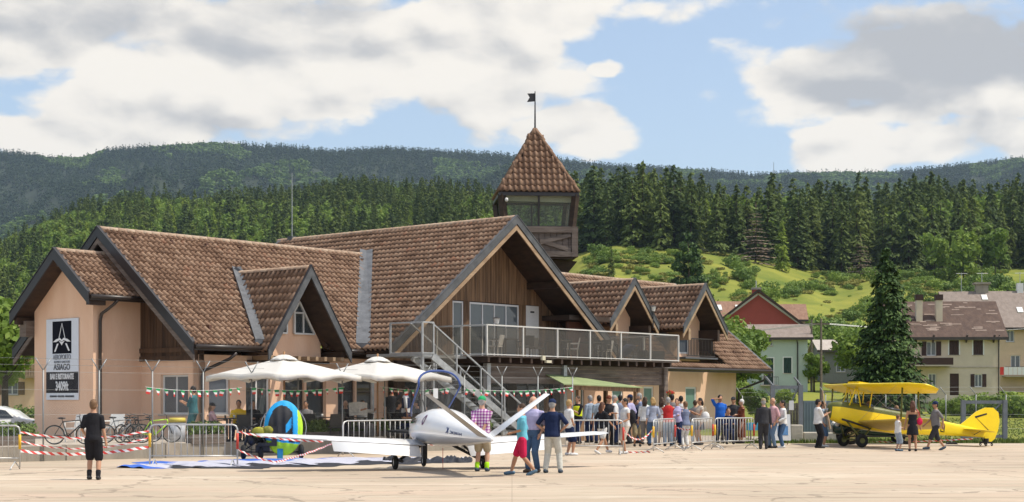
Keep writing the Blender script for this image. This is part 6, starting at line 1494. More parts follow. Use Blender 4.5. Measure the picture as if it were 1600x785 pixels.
    if cap:
        cp = MB(); hell(cp,0,-.005,.050,(.090,.103,.085),14); t_ = MB().ell((0,.10,.040),(.072,.075,.012),12); cp.add([hp(*v) for v in t_.v], t_.f); job('cap', cp, C(cap), .012)
    for s in (-1,1):
        e = MB(); hell(e,s*.028,.082,.010,(.011,.008,.007),8); e.build('eye', mat('eye_dark',(.02,.018,.015),.3), root)
    return root
A, Lf, Cm, Rt = 0.0, PI/2, PI, -PI/2
# on the apron
person(146,750,'boy in black T-shirt and shorts walking away across the concrete',A+R(5),1.71,'carry',2,'black',.42,'black',.50,'shorts','black','light',sock='black',slim=.86,vox=.013)
person(753,737,'man with green cap and purple checked shirt, hands clasped behind his back',A-R(12),1.79,'behind',0,'plaid',.50,'beige',.45,'shorts','navy','grey',cap='green',sock='lime',vox=.013,slim=1.05)
person(816,743,'boy in pale blue T-shirt and crimson shorts walking past the aircraft tail',Lf,1.62,'walk2',1,'sky',.5,'crimson',.46,'shorts','blue','brown',slim=.86,vox=.013)
person(834,738.5,'bald man in lilac shirt and blue jeans, belt at his waist',Cm-R(35),1.79,'pocket',0,'lilac',.5,'jeans',.97,'trousers','brown','grey',bald=True,belt='brown',tuck=1,slim=1.12,vox=.013,turn=-.4)
person(863,739.5,'man in navy polo and navy cap with both hands on his hips',A-R(15),1.72,'hips',2,'navy',.45,'pale',.97,'trousers','navy','grey',cap='navy',vox=.013,slim=1.02)
person(889,712,'person in white T-shirt and navy shorts behind the man in navy polo',Rt+R(25),1.72,'one_hip',1,'white',.45,'navy',.5,'shorts','white','blond')
person(941,710,'girl in black top and white shorts beside the kiosk barrier',Rt+R(40),1.64,'walk',1,'black',.35,'white',.36,'shorts','white','auburn',hairlen=.16,fem=True)
person(977,709.5,'man in white vest top and sand shorts carrying a dark backpack',Lf+R(20),1.76,'carry',1,'white',.12,'cream',.5,'shorts','white','dark',layer=None)
person(996,698,'man in dark printed T-shirt and khaki shorts facing the apron',Cm,1.74,'stand',1,'navy',.45,'khaki',.55,'shorts','black','dark',z=0)
person(1071,701.5,'woman in blue-grey jacket and white trousers by the barrier tape',A+R(30),1.66,'fold',0,'bluegrey',.95,'white',.9,'trousers','white','light',fem=True)
person(1193,702,'man in dark suit and flat cap seen from behind',A,1.76,'stand',0,'charcoal',.97,'charcoal',.98,'trousers','black','grey',cap='khaki')
person(1208,700.5,'man in pink polo shirt and blue jeans with sunglasses',Lf+R(25),1.79,'pocket',2,'pink',.5,'ljeans',.97,'trousers','black','grey',bald=True)
person(1223,700.5,'man in white shirt and dark jeans beside the poster board',Lf+R(10),1.70,'carry',1,'white',.97,'jeans',.97,'trousers','white','dark')
person(1278,700.5,'man in white shirt and black trousers facing the biplane nose',Rt+R(10),1.74,'phone',1,'white',.5,'black',.98,'trousers','black','dark')
person(1286,698.5,'person in pale shirt and denim shorts behind the man in black trousers',Rt-R(20),1.66,'pocket',1,'steel',.5,'jeans',.52,'shorts','white','brown')
person(1403,705,'child in green and white shirt and pale shorts by the biplane wing',Rt+R(20),1.22,'fold',0,'white',.5,'steel',.62,'shorts','blue','light',slim=.95,layer=None)
person(1426,705.5,'woman in black backless dress with a red shoulder bag',A-R(10),1.68,'stand',1,None,0,'black',.42,'dress','black','auburn',hairlen=.14,fem=True)
person(1462,704,'man in grey T-shirt, dark shorts and navy cap striding past the biplane',Lf+R(8),1.66,'walk',1,'grey',.48,'charcoal',.6,'shorts','navy','dark',cap='navy')
# queue at the kiosk and along the pavement (z .12)
q = dict(z=.12)
person(903,0,'man in yellow high-visibility vest behind the kiosk counter',Lf+R(40),1.74,'phone',2,'black',.5,'navy',.97,hair='brown',layer='hivis',Y=56.5,**q)
person(922,0,'man in light blue shirt standing in the kiosk doorway',A+R(40),1.76,'stand',0,'steel',.95,'navy',.97,hair='grey',Y=58.0,**q)
person(936,0,'man in steel blue T-shirt with dark hair at the head of the queue',A+R(20),1.76,'stand',1,'steel',.45,'navy',.97,hair='dark',Y=57.0,**q)
person(951,0,'person in black with a dark red cap in the queue',Cm+R(30),1.74,'fold',1,'black',.45,'black',.97,hair='dark',cap='rust',Y=54.6,**q)
person(960,0,'grey-haired man in white shirt in the queue',Rt,1.76,'stand',0,'white',.5,'navy',.97,hair='grey',Y=55.6,**q)
person(969,0,'man in slate T-shirt at the back of the queue by the wall',A,1.78,'stand',1,'greyblue',.5,'jeans',.97,hair='dark',Y=57.6,**q)
person(985,0,'person in pale lilac shirt and dark cap in the queue',A+R(60),1.78,'pocket',2,'lilac',.5,'charcoal',.97,hair='dark',cap='navy',Y=56.4,**q)
person(999,0,'tall grey-haired man in slate top behind the dark T-shirt man',Lf,1.84,'stand',0,'bluegrey',.5,'jeans',.97,hair='grey',Y=57.2,**q)
person(1008,0,'woman in white blouse with brown hair in the queue',A-R(20),1.70,'stand',1,'white',.6,'grey',.9,hair='brown',hairlen=.12,fem=True,Y=55.8,**q)
person(1020,0,'blond woman in pale blue top and jeans in the queue',A+R(10),1.68,'pocket',0,'greyblue',.7,'jeans',.97,hair='blond',hairlen=.05,fem=True,Y=54.0,**q)
person(1034,0,'woman in white top and pale shorts with long brown hair',A-R(15),1.68,'stand',1,'white',.15,'cream',.4,'shorts',hair='brown',hairlen=.18,fem=True,Y=54.4,**q)
person(1044,0,'man in red T-shirt and jeans seen from behind in the queue',A+R(5),1.68,'fold',1,'red',.5,'ljeans',.97,hair='grey',Y=53.6,**q)
person(1050,0,'tall man in grey with dark hair by the wooden post',A,1.80,'stand',1,'grey',.5,'jeans',.97,hair='dark',Y=57.2,**q)
person(1058,0,'woman in lilac cardigan and navy trousers with sunglasses',Cm-R(20),1.64,'fold',0,'lilac',.95,'navy',.95,hair='brown',fem=True,Y=54.4,**q)
person(1064,0,'person in white with hair in a bun behind the lilac cardigan',A,1.74,'stand',1,'white',.5,'grey',.95,hair='dark',fem=True,Y=57.5,**q)
person(1094,0,'dark-haired woman in black skirt reading her phone by the green window',Lf+R(20),1.66,'phone',1,'cream',.08,'black',.42,'skirt',hair='dark',hairlen=.05,fem=True,Y=55.0,**q)
person(1086,0,'person in jeans half hidden behind the dark-haired woman',A,1.58,'stand',1,'grey',.5,'ljeans',.97,hair='brown',Y=57.0,**q)
person(1125,0,'man in bright blue polo shading his eyes with a hand',Cm+R(15),1.78,'salute',1,'blue',.45,'navy',.97,hair='dark',Y=58.0,**q)
person(1146,0,'man in dark grey T-shirt and cap beside the downpipe',Cm-R(20),1.70,'stand',1,'charcoal',.5,'black',.97,hair='dark',cap='charcoal',Y=58.2,**q)
person(1159,0,'white-haired woman in a rust brown dress',Lf+R(10),1.62,'fold',0,'rust',.9,'rust',.80,'dress',hair='white',fem=True,Y=57.0,**q)
sp = person(1138,0,'man in navy jacket and white shirt sitting on a chair behind the barrier',Cm,1.72,'sit',1,'navy',.95,'navy',.95,hair='brown',Y=56.4,**q)
chair(AX(1138,56.75),56.75,PI,'dark','dark chair under the man in navy jacket',.12)
# terrace
tq = dict(z=.40)
person(302,0,'man in teal T-shirt and teal shorts standing by the end window',Lf-R(10),1.76,'phone',1,'teal',.5,'teal',.55,'shorts',hair='dark',Y=50.4,**tq)
person(331,0,'girl in pink top and dark cap sitting at the café table',Rt+R(10),1.60,'sit',0,'pink',.5,'grey',.95,hair='light',hairlen=.16,cap='charcoal',fem=True,Y=49.0,**tq)
person(373,0,'man in yellow T-shirt sitting with his back to the window',Cm,1.72,'sit',1,'yellow',.5,'navy',.95,hair='dark',Y=49.9,**tq)
person(395,0,'man in black sitting beside the man in yellow',Cm+R(30),1.70,'sit',1,'black',.5,'black',.95,hair='dark',Y=50.0,**tq)
person(540,0,'bald man in dark top sitting at the newspaper table',Cm-R(10),1.70,'sit',0,'charcoal',.6,'navy',.95,hair='grey',bald=True,Y=52.4,**tq)
person(566,0,'person in white reading a newspaper under the parasol',Cm+R(40),1.72,'read',1,'white',.6,'grey',.95,hair='dark',Y=51.8,**tq)
person(612,0,'standing waiter in black raising an arm under the second parasol',A,1.74,'salute',1,'black',.45,'black',.97,hair='dark',Y=53.4,**tq)
person(634,0,'man in navy waistcoat over a white shirt behind the diners',Rt,1.76,'stand',1,'white',.6,'navy',.97,hair='brown',layer='navy',Y=54.0,**tq)
person(622,0,'diner in black top with bare arms beside the cockpit',Rt+R(15),1.66,'sit',1,'black',.35,'navy',.95,hair='dark',fem=True,Y=51.9,**tq)
person(652,0,'diner in black leaning over the table behind the aircraft',Lf,1.72,'sit',1,'black',.5,'navy',.95,hair='dark',Y=51.6,**tq)
person(478,0,'person in grey sitting near the glass doors',Cm,1.68,'sit',1,'grey',.6,'navy',.95,hair='dark',Y=53.3,**tq)
person(676,0,'person in black standing in the shade below the stair',A+R(30),1.72,'stand',1,'black',.5,'black',.97,hair='dark',Y=54.5,**tq)

def flush_people():
    tmp = []
    for j in JOBS:
        me = bpy.data.meshes.new('tmp'); mb = j[1]; me.from_pydata([tuple(v) for v in mb.v], [], mb.f)
        bm = bmesh.new(); bm.from_mesh(me); bmesh.ops.recalc_face_normals(bm, faces=bm.faces); bm.to_mesh(me); bm.free()
        o = bpy.data.objects.new('tmp', me); COL.objects.link(o); r_ = o.modifiers.new('r','REMESH'); r_.mode = 'VOXEL'; r_.voxel_size = j[3]
        s_ = o.modifiers.new('s','SMOOTH'); s_.iterations = 3; s_.factor = .5; tmp.append(o)
    dg = bpy.context.evaluated_depsgraph_get()
    res = [bpy.data.meshes.new_from_object(o.evaluated_get(dg)) for o in tmp]
    for o in tmp: m_ = o.data; bpy.data.objects.remove(o); bpy.data.meshes.remove(m_)
    for j, me in zip(JOBS, res):
        ref, mb, m_, vx, par, ext = j
        if ext and ext.v:
            n = len(me.vertices); vs = np.empty(n*3); me.vertices.foreach_get('co', vs); fs = [tuple(p.vertices) for p in me.polygons]
            m2 = bpy.data.meshes.new('person'); m2.from_pydata(vs.reshape(-1,3).tolist()+[tuple(v) for v in ext.v], [], fs+[tuple(n+i for i in f) for f in ext.f]); me = m2
        me.materials.clear(); me.materials.append(m_); me.polygons.foreach_set('use_smooth', [True]*len(me.polygons))
        if isinstance(ref, str): me.name = ref; obj(ref, me, par)
        else: ref.data = me
flush_people()
# things people carry
def held(name, mb, m_, loc, rz, label, cat): return tag(mb.build(name, m_, None, True, loc), label, cat)
wx, wy = G(1426,705.5); mbb = MB(); mbb.ell((0,0,0),(.10,.05,.13),12).tube([(.03,0,.1),(-.04,-.02,.30),(-.10,.06,.42)],.012,5); o = held('shoulder_bag',mbb,C('crimson'),(wx+.22,wy-.06,1.0),0,'red shoulder bag hanging on the woman in black dress','bag')
bx_, by_ = G(977,709.5); held('backpack',MB().ell((0,0,0),(.13,.16,.24),14).ell((0,0,-.1),(.14,.13,.13),12),C('black'),(bx_+.21,by_+.02,1.18),0,'black backpack on the man in white vest top','backpack')
held('tote_bag',MB().ell((0,0,0),(.15,.08,.19),12).tube([(-.07,0,.14),(0,0,.36),(.07,0,.14)],.01,5),C('white'),(AX(1102,54.9),54.85,1.12),0,'white bag on the shoulder of the dark-haired woman','bag')
nwsp = thing('newspaper','open newspaper held up by the reader under the parasol','newspaper',(AX(561,51.35),51.3,1.42),R(20)); PAPER = mat('newsprint',(.60,.59,.55),.9,col2=(.38,.38,.37),scale=14,var=.2)
for s in (-1,1): MB().prism([(0,0,-.2),(s*.30,.10,-.24),(s*.32,.12,.20),(0,0,.24)],(0,.006,0)).build('page',PAPER,nwsp)
# ------------------------------------------------------------------ vegetation
SPR = ramp_mat('spruce_needles', [(0.0,(.046,.074,.030)),(.35,(.086,.126,.040)),(.7,(.15,.195,.050)),(1.0,(.235,.27,.068))], rough=.75, scale=.25, isl=.8, ow=.6, spec=.15, transl=.3)
SPRF = ramp_mat('far_needles', [(0.0,(.020,.038,.022)),(.5,(.042,.070,.030)),(1.0,(.085,.120,.040))], rough=.75, scale=.25, isl=.8, ow=.7, spec=.15, transl=.2)
SPRL = ramp_mat('larch_needles', [(0.0,(0.151,0.225,0.039)),(.5,(0.252,0.330,0.053)),(1.0,(0.403,0.451,0.084))], rough=.75, scale=.25, isl=.75, ow=.5, spec=.15, transl=.35)
LEAF = ramp_mat('broad_leaves', [(0.0,(0.086,0.149,0.027)),(.45,(0.164,0.248,0.042)),(.8,(0.259,0.347,0.060)),(1.0,(0.380,0.446,0.090))], rough=.6, scale=.5, isl=.75, ow=.5, spec=.25, transl=.35)
LEAFD = ramp_mat('dark_leaves', [(0.0,(0.062,0.112,0.025)),(.5,(0.121,0.194,0.037)),(1.0,(0.221,0.306,0.060))], rough=.6, scale=.5, isl=.75, ow=.5, spec=.25, transl=.2)
NEAR = ramp_mat('near_spruce_needles', [(0.0,(0.021,0.045,0.013)),(.5,(0.043,0.083,0.020)),(.85,(0.083,0.139,0.029)),(1.0,(0.133,0.200,0.039))], rough=.7, scale=.8, isl=.6, spec=.2)
DEAD = ramp_mat('dead_twigs', [(0.0,(.13,.095,.07)),(.5,(.22,.165,.12)),(1.0,(.30,.235,.175))], rough=.9, scale=.6, isl=.6)
BARK = mat('bark', (.06,.042,.03), .9, var=.35, scale=2, stretch=(1,1,.2))
def spruce_crown(H, seed, levels=20, per=9, rad=.17, base=.06, fac=3, droop=.32, ragged=.25, width=.30):
    """whorls of drooping boughs, each bough a run of overlapping needle sprays"""
    rn = np.random.default_rng(seed); vs, fs = [], []
    for li in range(levels):
        f = (li+rn.uniform(-.3,.3))/levels; z0 = H*(base+(1-base)*f); Lb_ = H*rad*(1-f)**.82*(1+.0*li)+.02*H*(1-f)+.006*H
        n = max(4, int(per*(.55+.6*(1-f))))
        ph = rn.uniform(0,6)
        for b in range(n):
            a = ph+2*PI*b/n+rn.uniform(-.25,.25); L_ = Lb_*(1+rn.uniform(-ragged,ragged)); d = np.array([math.cos(a),math.sin(a),0]); s = np.array([-d[1],d[0],0])
            dr = droop*(1+rn.uniform(-.3,.3)); prev = None
            for q in range(fac):
                g0, g1 = q/fac, (q+1.25)/fac
                def cp(g): return d*(L_*g)+np.array([0,0,z0-dr*L_*g**1.4+.10*L_*max(0,g-.7)])
                p0, p1 = cp(g0), cp(min(1.08,g1)); w = L_*width*(1.15-.75*g0)
                tilt = rn.uniform(-.18,.18); o = len(vs)
                hang = np.array([0,0,-w*.55])
                vs += [tuple(p0), tuple((p0+p1)/2+s*w*(.9+tilt)+hang), tuple(p1), tuple((p0+p1)/2-s*w*(.9-tilt)+hang)]
                fs += [(o,o+1,o+2),(o,o+2,o+3)]
    # leader
    for k in range(5):
        a = k*1.3; o = len(vs); z0 = H*(.93+.012*k); w = H*.012
        vs += [(0,0,H*1.01),(w*math.cos(a),w*math.sin(a),z0-.03*H),(w*math.cos(a+2),w*math.sin(a+2),z0-.03*H)]; fs += [(o,o+1,o+2)]
    return vs, fs
def conifer(H, R_, nb, ns, size, seed, base=.04, blunt=.8, droop=.35):
    """boughs of small hanging needle sprays, denser towards the bough tips"""
    rn = np.random.default_rng(seed); vs = []; 
    f = rn.beta(1.0,1.35,nb)*(1-base)+base; a = rn.uniform(0,2*PI,nb); Lb_ = H*R_*((1-f)**blunt)*(1+.28*rn.normal(size=nb).clip(-1.5,1.5))+.012*H
    g = rn.uniform(.30,1.03,(nb,ns))**.7; z0 = H*f
    x = Lb_[:,None]*g; c = np.stack([x*np.cos(a)[:,None], x*np.sin(a)[:,None], z0[:,None]-droop*Lb_[:,None]*g**1.5+rn.normal(0,.006*H,(nb,ns))],-1)
    side = np.stack([-np.sin(a),np.cos(a),0*a],-1)[:,None,:]; out = np.stack([np.cos(a),np.sin(a),0*a],-1)[:,None,:]
    c = c+side*(rn.normal(0,.22,(nb,ns))*Lb_[:,None]*g)[...,None]
    s = (size*H*rn.uniform(.6,1.4,(nb,ns))*(1.15-.45*f)[:,None])[...,None]
    d1 = out*.75+np.array([0,0,-.55])+rn.normal(0,.35,(nb,ns,3)); d1 /= np.linalg.norm(d1,axis=-1,keepdims=True); d2 = side+rn.normal(0,.4,(nb,ns,3)); d2 /= np.linalg.norm(d2,axis=-1,keepdims=True)
    q = np.stack([c-d1*s*.9, c+d2*s*.55, c+d1*s, c-d2*s*.55],2).reshape(-1,3); n = nb*ns
    q = np.concatenate([q, np.array([[0,0,H*1.0],[.012*H,0,H*.93],[-.012*H,.01*H,H*.93],[0,-.012*H,H*.93]])])
    return q.tolist(), [(4*i,4*i+1,4*i+2,4*i+3) for i in range(n)]+[(4*n,4*n+1,4*n+2),(4*n,4*n+2,4*n+3),(4*n,4*n+3,4*n+1)]
def raw_mesh(name, vs, fs, m_):
    me = bpy.data.meshes.new(name); me.from_pydata([tuple(v) for v in vs],[],fs)
    for x in (m_ if isinstance(m_,(list,tuple)) else [m_]): me.materials.append(x)
    return me
def leaf_cloud(blobs, n, size, seed, flat=.0):
    """small leaf faces spread through several blobs (x,y,z,rx,ry,rz)"""
    rn = np.random.default_rng(seed); w = np.array([b[3]*b[4]*b[5] for b in blobs])**.67; w /= w.sum(); idx = rn.choice(len(blobs), n, p=w)
    d = rn.normal(size=(n,3)); d /= np.linalg.norm(d,axis=1)[:,None]; r_ = rn.uniform(.45,1.0,n)**.5*(1+.12*rn.normal(size=n))
    B = np.array(blobs)[idx]; c = B[:,:3]+d*B[:,3:]*r_[:,None]
    nrm = d+rn.normal(size=(n,3))*.55; nrm /= np.linalg.norm(nrm,axis=1)[:,None]; t = np.cross(nrm, rn.normal(size=(n,3))); t /= np.linalg.norm(t,axis=1)[:,None]; b = np.cross(nrm,t)
    sz = size*rn.uniform(.6,1.4,n)[:,None]
    vs = np.stack([c-t*sz, c+b*sz*.6, c+t*sz, c-b*sz*.6],1).reshape(-1,3)
    fs = [(4*i,4*i+1,4*i+2,4*i+3) for i in range(n)]
    return vs.tolist(), fs
def crown_blobs(H, R_, seed, k=9, z0=.35):
    rn = np.random.default_rng(seed); out = [(0,0,H*.62,R_*.7,R_*.7,H*.30)]
    for i in range(k):
        a = rn.uniform(0,2*PI); z = rn.uniform(z0,.88); q = R_*.62*math.sqrt(max(.1,1-((z-.55)/.5)**2)); s = R_*rn.uniform(.30,.48)
        out.append((q*math.cos(a),q*math.sin(a),H*z,s,s,s*.85))
    return out
def trunk_mesh(H, r_, limbs=0, seed=0, top=.9):
    mb = MB(); rn = random.Random(seed); mb.tube([(0,0,-.3),(0,0,H*.35),(.01*H,0,H*.7),(0,0,H*top)],[r_,r_*.75,r_*.4,r_*.1],7)
    for i in range(limbs):
        a = rn.uniform(0,6.28); z = H*rn.uniform(.3,.7); l = H*rn.uniform(.15,.28); mb.tube([(0,0,z),(l*.5*math.cos(a),l*.5*math.sin(a),z+l*.35),(l*math.cos(a),l*math.sin(a),z+l*.8)],[r_*.4,r_*.25,r_*.06],5)
    return mb.mesh('trunk', BARK, True)
def tree(name, label, cat, loc, crown_me, trunk_me, sc=1.0, rz=0.0, group=None, sz=1.0):
    t = thing(name, label, cat, loc, rz, group); t.scale = (sc,sc,sc*sz); obj('crown', crown_me, t); 
    if trunk_me: obj('trunk', trunk_me, t)
    return t
# near spruce in front of the beige house
nx, ny = AX(1386,86), 86.0; nz = hXY(nx,ny); NH = AZ(384,86)-nz
vs, fs = conifer(NH, .215, 620, 26, .0165, 11, .03, .78, .30)
tree('spruce_tree','tall dense dark spruce standing before the beige house','tree',(nx,ny,nz-.1),raw_mesh('crown',vs,fs,NEAR),trunk_mesh(NH,.22))
# pine and leafy trees between the roofs and the meadow
def pine(H, seed):
    rn = np.random.default_rng(seed); bl = []
    for li in range(9):
        f = li/8; z = H*(.12+.84*f); q = H*.24*(1-f)**.7+.03*H
        for b in range(6 if li < 7 else 3):
            a = rn.uniform(0,6.28); bl.append((q*.65*math.cos(a),q*.65*math.sin(a),z+rn.uniform(-.03,.03)*H,q*.45,q*.45,H*.05))
    return leaf_cloud(bl, 6500, H*.018, seed)
PY = 255.0; PX = AX(1075,PY); PZ = hXY(PX,PY)-.2; PH = AZ(362,PY)-PZ; v_, f_ = pine(PH,4); tree('pine_tree','rounded dark pine rising behind the right-hand dormers','tree',(PX,PY,PZ),raw_mesh('crown',v_,f_,NEAR),trunk_mesh(PH,.25))
LT = [raw_mesh('crown',*leaf_cloud(crown_blobs(6,2.2,s,10),2600,.20,s),LEAF) for s in (21,22,23)]; LTD = [raw_mesh('crown',*leaf_cloud(crown_blobs(6,2.3,s,10),2600,.20,s),LEAFD) for s in (31,32)]; TT = [trunk_mesh(6,.16,5,s,.75) for s in (1,2)]
def leafy(px, pytop, Y, sc, label, me, k=0, name='leafy_tree'):
    X = AX(px,Y); zt = AZ(pytop,Y); z0 = hXY(X,Y); tree(name,label,'tree',(X,Y,z0),me,TT[k%2],max(.3,(zt-z0)/6.0)*1.0,px*.1)
leafy(1142,482,105,1,'yellow-green tree against the red house behind the roof corner',LT[0]); leafy(1122,500,125,1,'dark leafy tree just left of the red house',LTD[0],1); leafy(1158,515,100,1,'low green tree beside the mint house wall',LTD[1])
leafy(1272,548,150,1,'bushy green tree right of the mint house',LT[1],1); leafy(1226,603,88,1,'small bright shrub tree in front of the mint house',LT[2]); leafy(1342,500,150,1,'green tree behind the low grey shed',LT[0],1)
leafy(8,445,95,1,'bright green tree at the corner beyond the end wall',LT[1]); leafy(34,508,120,1,'dark tree behind the peach cottage',LTD[0],1)
leafy(1180,604,80,1,'dense green hedge tree behind the wire fence',LTD[1]); leafy(1160,590,84,1,'round green shrub behind the building corner',LT[0])
# hedges in boxes on the terrace
HED = ramp_mat('box_hedge', [(0.0,(0.042,0.077,0.017)),(.5,(0.098,0.154,0.028)),(1.0,(0.196,0.266,0.049))], rough=.6, scale=1.5, isl=.6)
def hedge(px, Y, w, label, z=.40, h=.62, pz=.0):
    t = thing('box_hedge',label,'hedge',(AX(px,Y),Y,z),UANG-R(10)); bl = [(x,0,.20+h*.35,.20,.20,h*.42) for x in np.arange(-w/2+.15,w/2,.2)]
    v,f = leaf_cloud(bl,1500,.05,int(px)); obj('foliage',raw_mesh('foliage',v,f,HED),t); MB().box(-w/2,w/2,-.2,.2,0,.28).build('planter',GREYW,t); return t
hedge(322,46.8,1.15,'clipped hedge in a box behind the barrier, before the girl in pink'); hedge(486,50.2,1.1,'clipped hedge in a box right of the trike'); hedge(512,51.0,.9,'clipped hedge in a box before the empty chairs'); hedge(576,52.2,1.5,'clipped hedge in a box under the newspaper reader'); hedge(640,53.0,1.0,'clipped hedge in a box behind the aircraft cockpit'); hedge(742,55.2,1.2,'clipped hedge in a box at the foot of the stair'); hedge(14,44.6,1.4,'green hedge in a box beside the barrier by the white car')
hb_ = thing('hanging_basket','small basket of red flowers on the wooden balcony post','flowers',tuple(BW(22.1,-3.98,1.9)),0); MB().tube([(0,0,-.1),(0,0,.05)],[.06,.12],10).build('basket',GREYW,hb_)
v,f = leaf_cloud([(0,0,.1,.18,.18,.14)],160,.035,8); obj('foliage',raw_mesh('foliage',v,f,LEAF),hb_); v,f = leaf_cloud([(0,-.02,.14,.17,.17,.10)],90,.04,9); obj('bloom',raw_mesh('bloom',v,f,FR_),hb_)
# shrubs on the bank in front of the beige house
SHR = [raw_mesh('foliage',*leaf_cloud([(0,0,.5,.8,.7,.55),(.5,.2,.45,.5,.5,.5),(-.5,0,.4,.5,.5,.45)],1300,.09,s),LEAF) for s in (41,42)]
for px,Y,sc,lb in ((1505,90,1.15,'round green shrub below the beige house window'),(1535,91,1.25,'green shrub beside the gate below the laundry'),(1578,88,1.4,'large green shrub below the balcony with laundry'),(1468,92,.9,'green shrub at the corner of the beige house')):
    t = thing('garden_shrub',lb,'shrub',(AX(px,Y),Y,hXY(AX(px,Y),Y)-.05),px*.3); t.scale = (sc,)*3; obj('foliage',SHR[px%2],t)
# forest prototypes
FC = []
for s,(rad,ww,m_) in enumerate(((.155,.34,SPR),(.135,.36,SPR),(.17,.33,SPR),(.145,.34,SPRL))):
    v,f = conifer(1.0, rad, 170, 7, .032, 60+s, .06, .62 if s == 3 else .72, .5); FC.append(raw_mesh('crown',v,f,m_))
FT = trunk_mesh(1.0,.012,0,0,.95)
DC = [raw_mesh('crown',*leaf_cloud(crown_blobs(1.0,.30,s,9,.25),620,.046,s),LEAF) for s in (51,52)]
def forest():
    pts = []
    rn = np.random.default_rng(3)
    # front edge and the slope behind it
    for _ in range(25000):
        px = rn.uniform(-420,2020); 
        e, c = float(edge_Y(px)), float(crest_Y(px)); Y = math.sqrt(rn.uniform(e*e,(c+45)**2)); pts.append((px,Y))
    sel = []; grid = {}
    for px,Y in pts:
        X = AX(px,Y); key = (int(X//3.6),int(Y//3.6))
        if any((key[0]+a,key[1]+b) in grid for a in (-1,0,1) for b in (0,)): continue
        grid[key] = 1; sel.append((px,Y,X))
    px = np.array([s[0] for s in sel]); Y = np.array([s[1] for s in sel]); Z = height(px,Y); out = []
    DN = fbm(px/70.0, Y/60.0, 21); FN_ = fbm(px/28.0, Y/30.0, 22)
    for i,(p,y,x) in enumerate(sel):
        dec = (DN[i] > (.53 if p > 760 else .44)) and rn.random() < .75; big = 1.0 if p > 850 else .88
        H = (rn.uniform(12,21)+7*(FN_[i]-.5))*big if not dec else rn.uniform(10,15)*big
        k = int(rn.integers(0,3)) if not dec else (4+int(rn.integers(0,2)) if rn.random() < .6 else 3)
        out.append((p,y,x,float(Z[i]),H,k,rn.uniform(0,6.28),rn.uniform(.85,1.3)))
    return out
FOR = forest()
def visible(r_):
    p,y,x,z,H,k,_,_ = r_; top = HZ-(z+H-CAMZ)/y*FPX; bot = HZ-(z-CAMZ)/y*FPX
    if p < -20 or p > 1620: return 0
    roofline = np.interp(p,[0,90,155,450,800,835,900,1060,1210,1620],[520,400,365,385,345,345,440,450,560,560]); vis = max(0,min(bot,roofline)-top); return vis*(H/y) if top < roofline-8 else 0
FOR.sort(key=visible, reverse=True)
edge_rank = sorted(range(len(FOR)), key=lambda i: -(visible(FOR[i]) if FOR[i][1] < float(edge_Y(FOR[i][0]))+ (42 if FOR[i][0] > 870 else 900) else 0))
single = set(edge_rank[:290])
GRP = {0:('spruce_tree','spruce in the dark wall of conifers above the meadow','spruces at the forest front'),4:('leafy_tree','light green broadleaf tree standing among the dark conifers','leafy trees in the forest front'),3:('larch_tree','yellow-green larch standing among the dark conifers','larches in the forest front')}
for i in single:
    p,y,x,z,H,k,a,s = FOR[i]; nm, lb, gp = GRP[0 if k < 3 else (3 if k == 3 else 4)]
    t = thing(nm,lb,'tree',(x,y,z-.3),a,gp); t.scale = (H*s,H*s,H); obj('crown',(FC+DC)[k],t); obj('trunk',FT,t)
def scatter(name, rows, protos, label_kind='stuff'):
    """one object: points that carry tree crowns through geometry nodes"""
    me = bpy.data.meshes.new(name); me.from_pydata([(r_[2],r_[1],r_[3]) for r_ in rows],[],[])
    for an,ty,vals in (('scl','FLOAT_VECTOR',[(r_[4]*r_[7],r_[4]*r_[7],r_[4]) for r_ in rows]),('rot','FLOAT_VECTOR',[(0,0,r_[6]) for r_ in rows])):
        at = me.attributes.new(an,ty,'POINT'); at.data.foreach_set('vector',np.array(vals,float).ravel())
    at = me.attributes.new('idx','INT','POINT'); at.data.foreach_set('value',np.array([r_[5] for r_ in rows],np.int32))
    o = stuff(obj(name, me)); ng = bpy.data.node_groups.new(name+'_nodes','GeometryNodeTree'); N, L = ng.nodes, ng.links
    ng.interface.new_socket('Geometry',in_out='INPUT',socket_type='NodeSocketGeometry'); ng.interface.new_socket('Geometry',in_out='OUTPUT',socket_type='NodeSocketGeometry')
    gi, go = N.new('NodeGroupInput'), N.new('NodeGroupOutput'); jn = N.new('GeometryNodeJoinGeometry'); L.new(jn.outputs[0],go.inputs[0])
    def attr(n_,ty): q_ = N.new('GeometryNodeInputNamedAttribute'); q_.data_type = ty; q_.inputs[0].default_value = n_; return q_.outputs[0]
    sc, ro, ix = attr('scl','FLOAT_VECTOR'), attr('rot','FLOAT_VECTOR'), attr('idx','INT')
    for k,pm in enumerate(protos):
        po = bpy.data.objects.new('tree_proto',pm); oi = N.new('GeometryNodeObjectInfo'); oi.inputs['Object'].default_value = po
        cmp_ = N.new('FunctionNodeCompare'); cmp_.data_type = 'INT'; cmp_.operation = 'EQUAL'; L.new(ix,cmp_.inputs[2]); cmp_.inputs[3].default_value = k
        ip = N.new('GeometryNodeInstanceOnPoints'); L.new(gi.outputs[0],ip.inputs['Points']); L.new(cmp_.outputs[0],ip.inputs['Selection']); L.new(oi.outputs['Geometry'],ip.inputs['Instance']); L.new(ro,ip.inputs['Rotation']); L.new(sc,ip.inputs['Scale'])
        L.new(ip.outputs[0],jn.inputs[0])
    o.modifiers.new('scatter','NODES').node_group = ng
    return o
scatter('forest', [FOR[i] for i in range(len(FOR)) if i not in single], FC+DC)
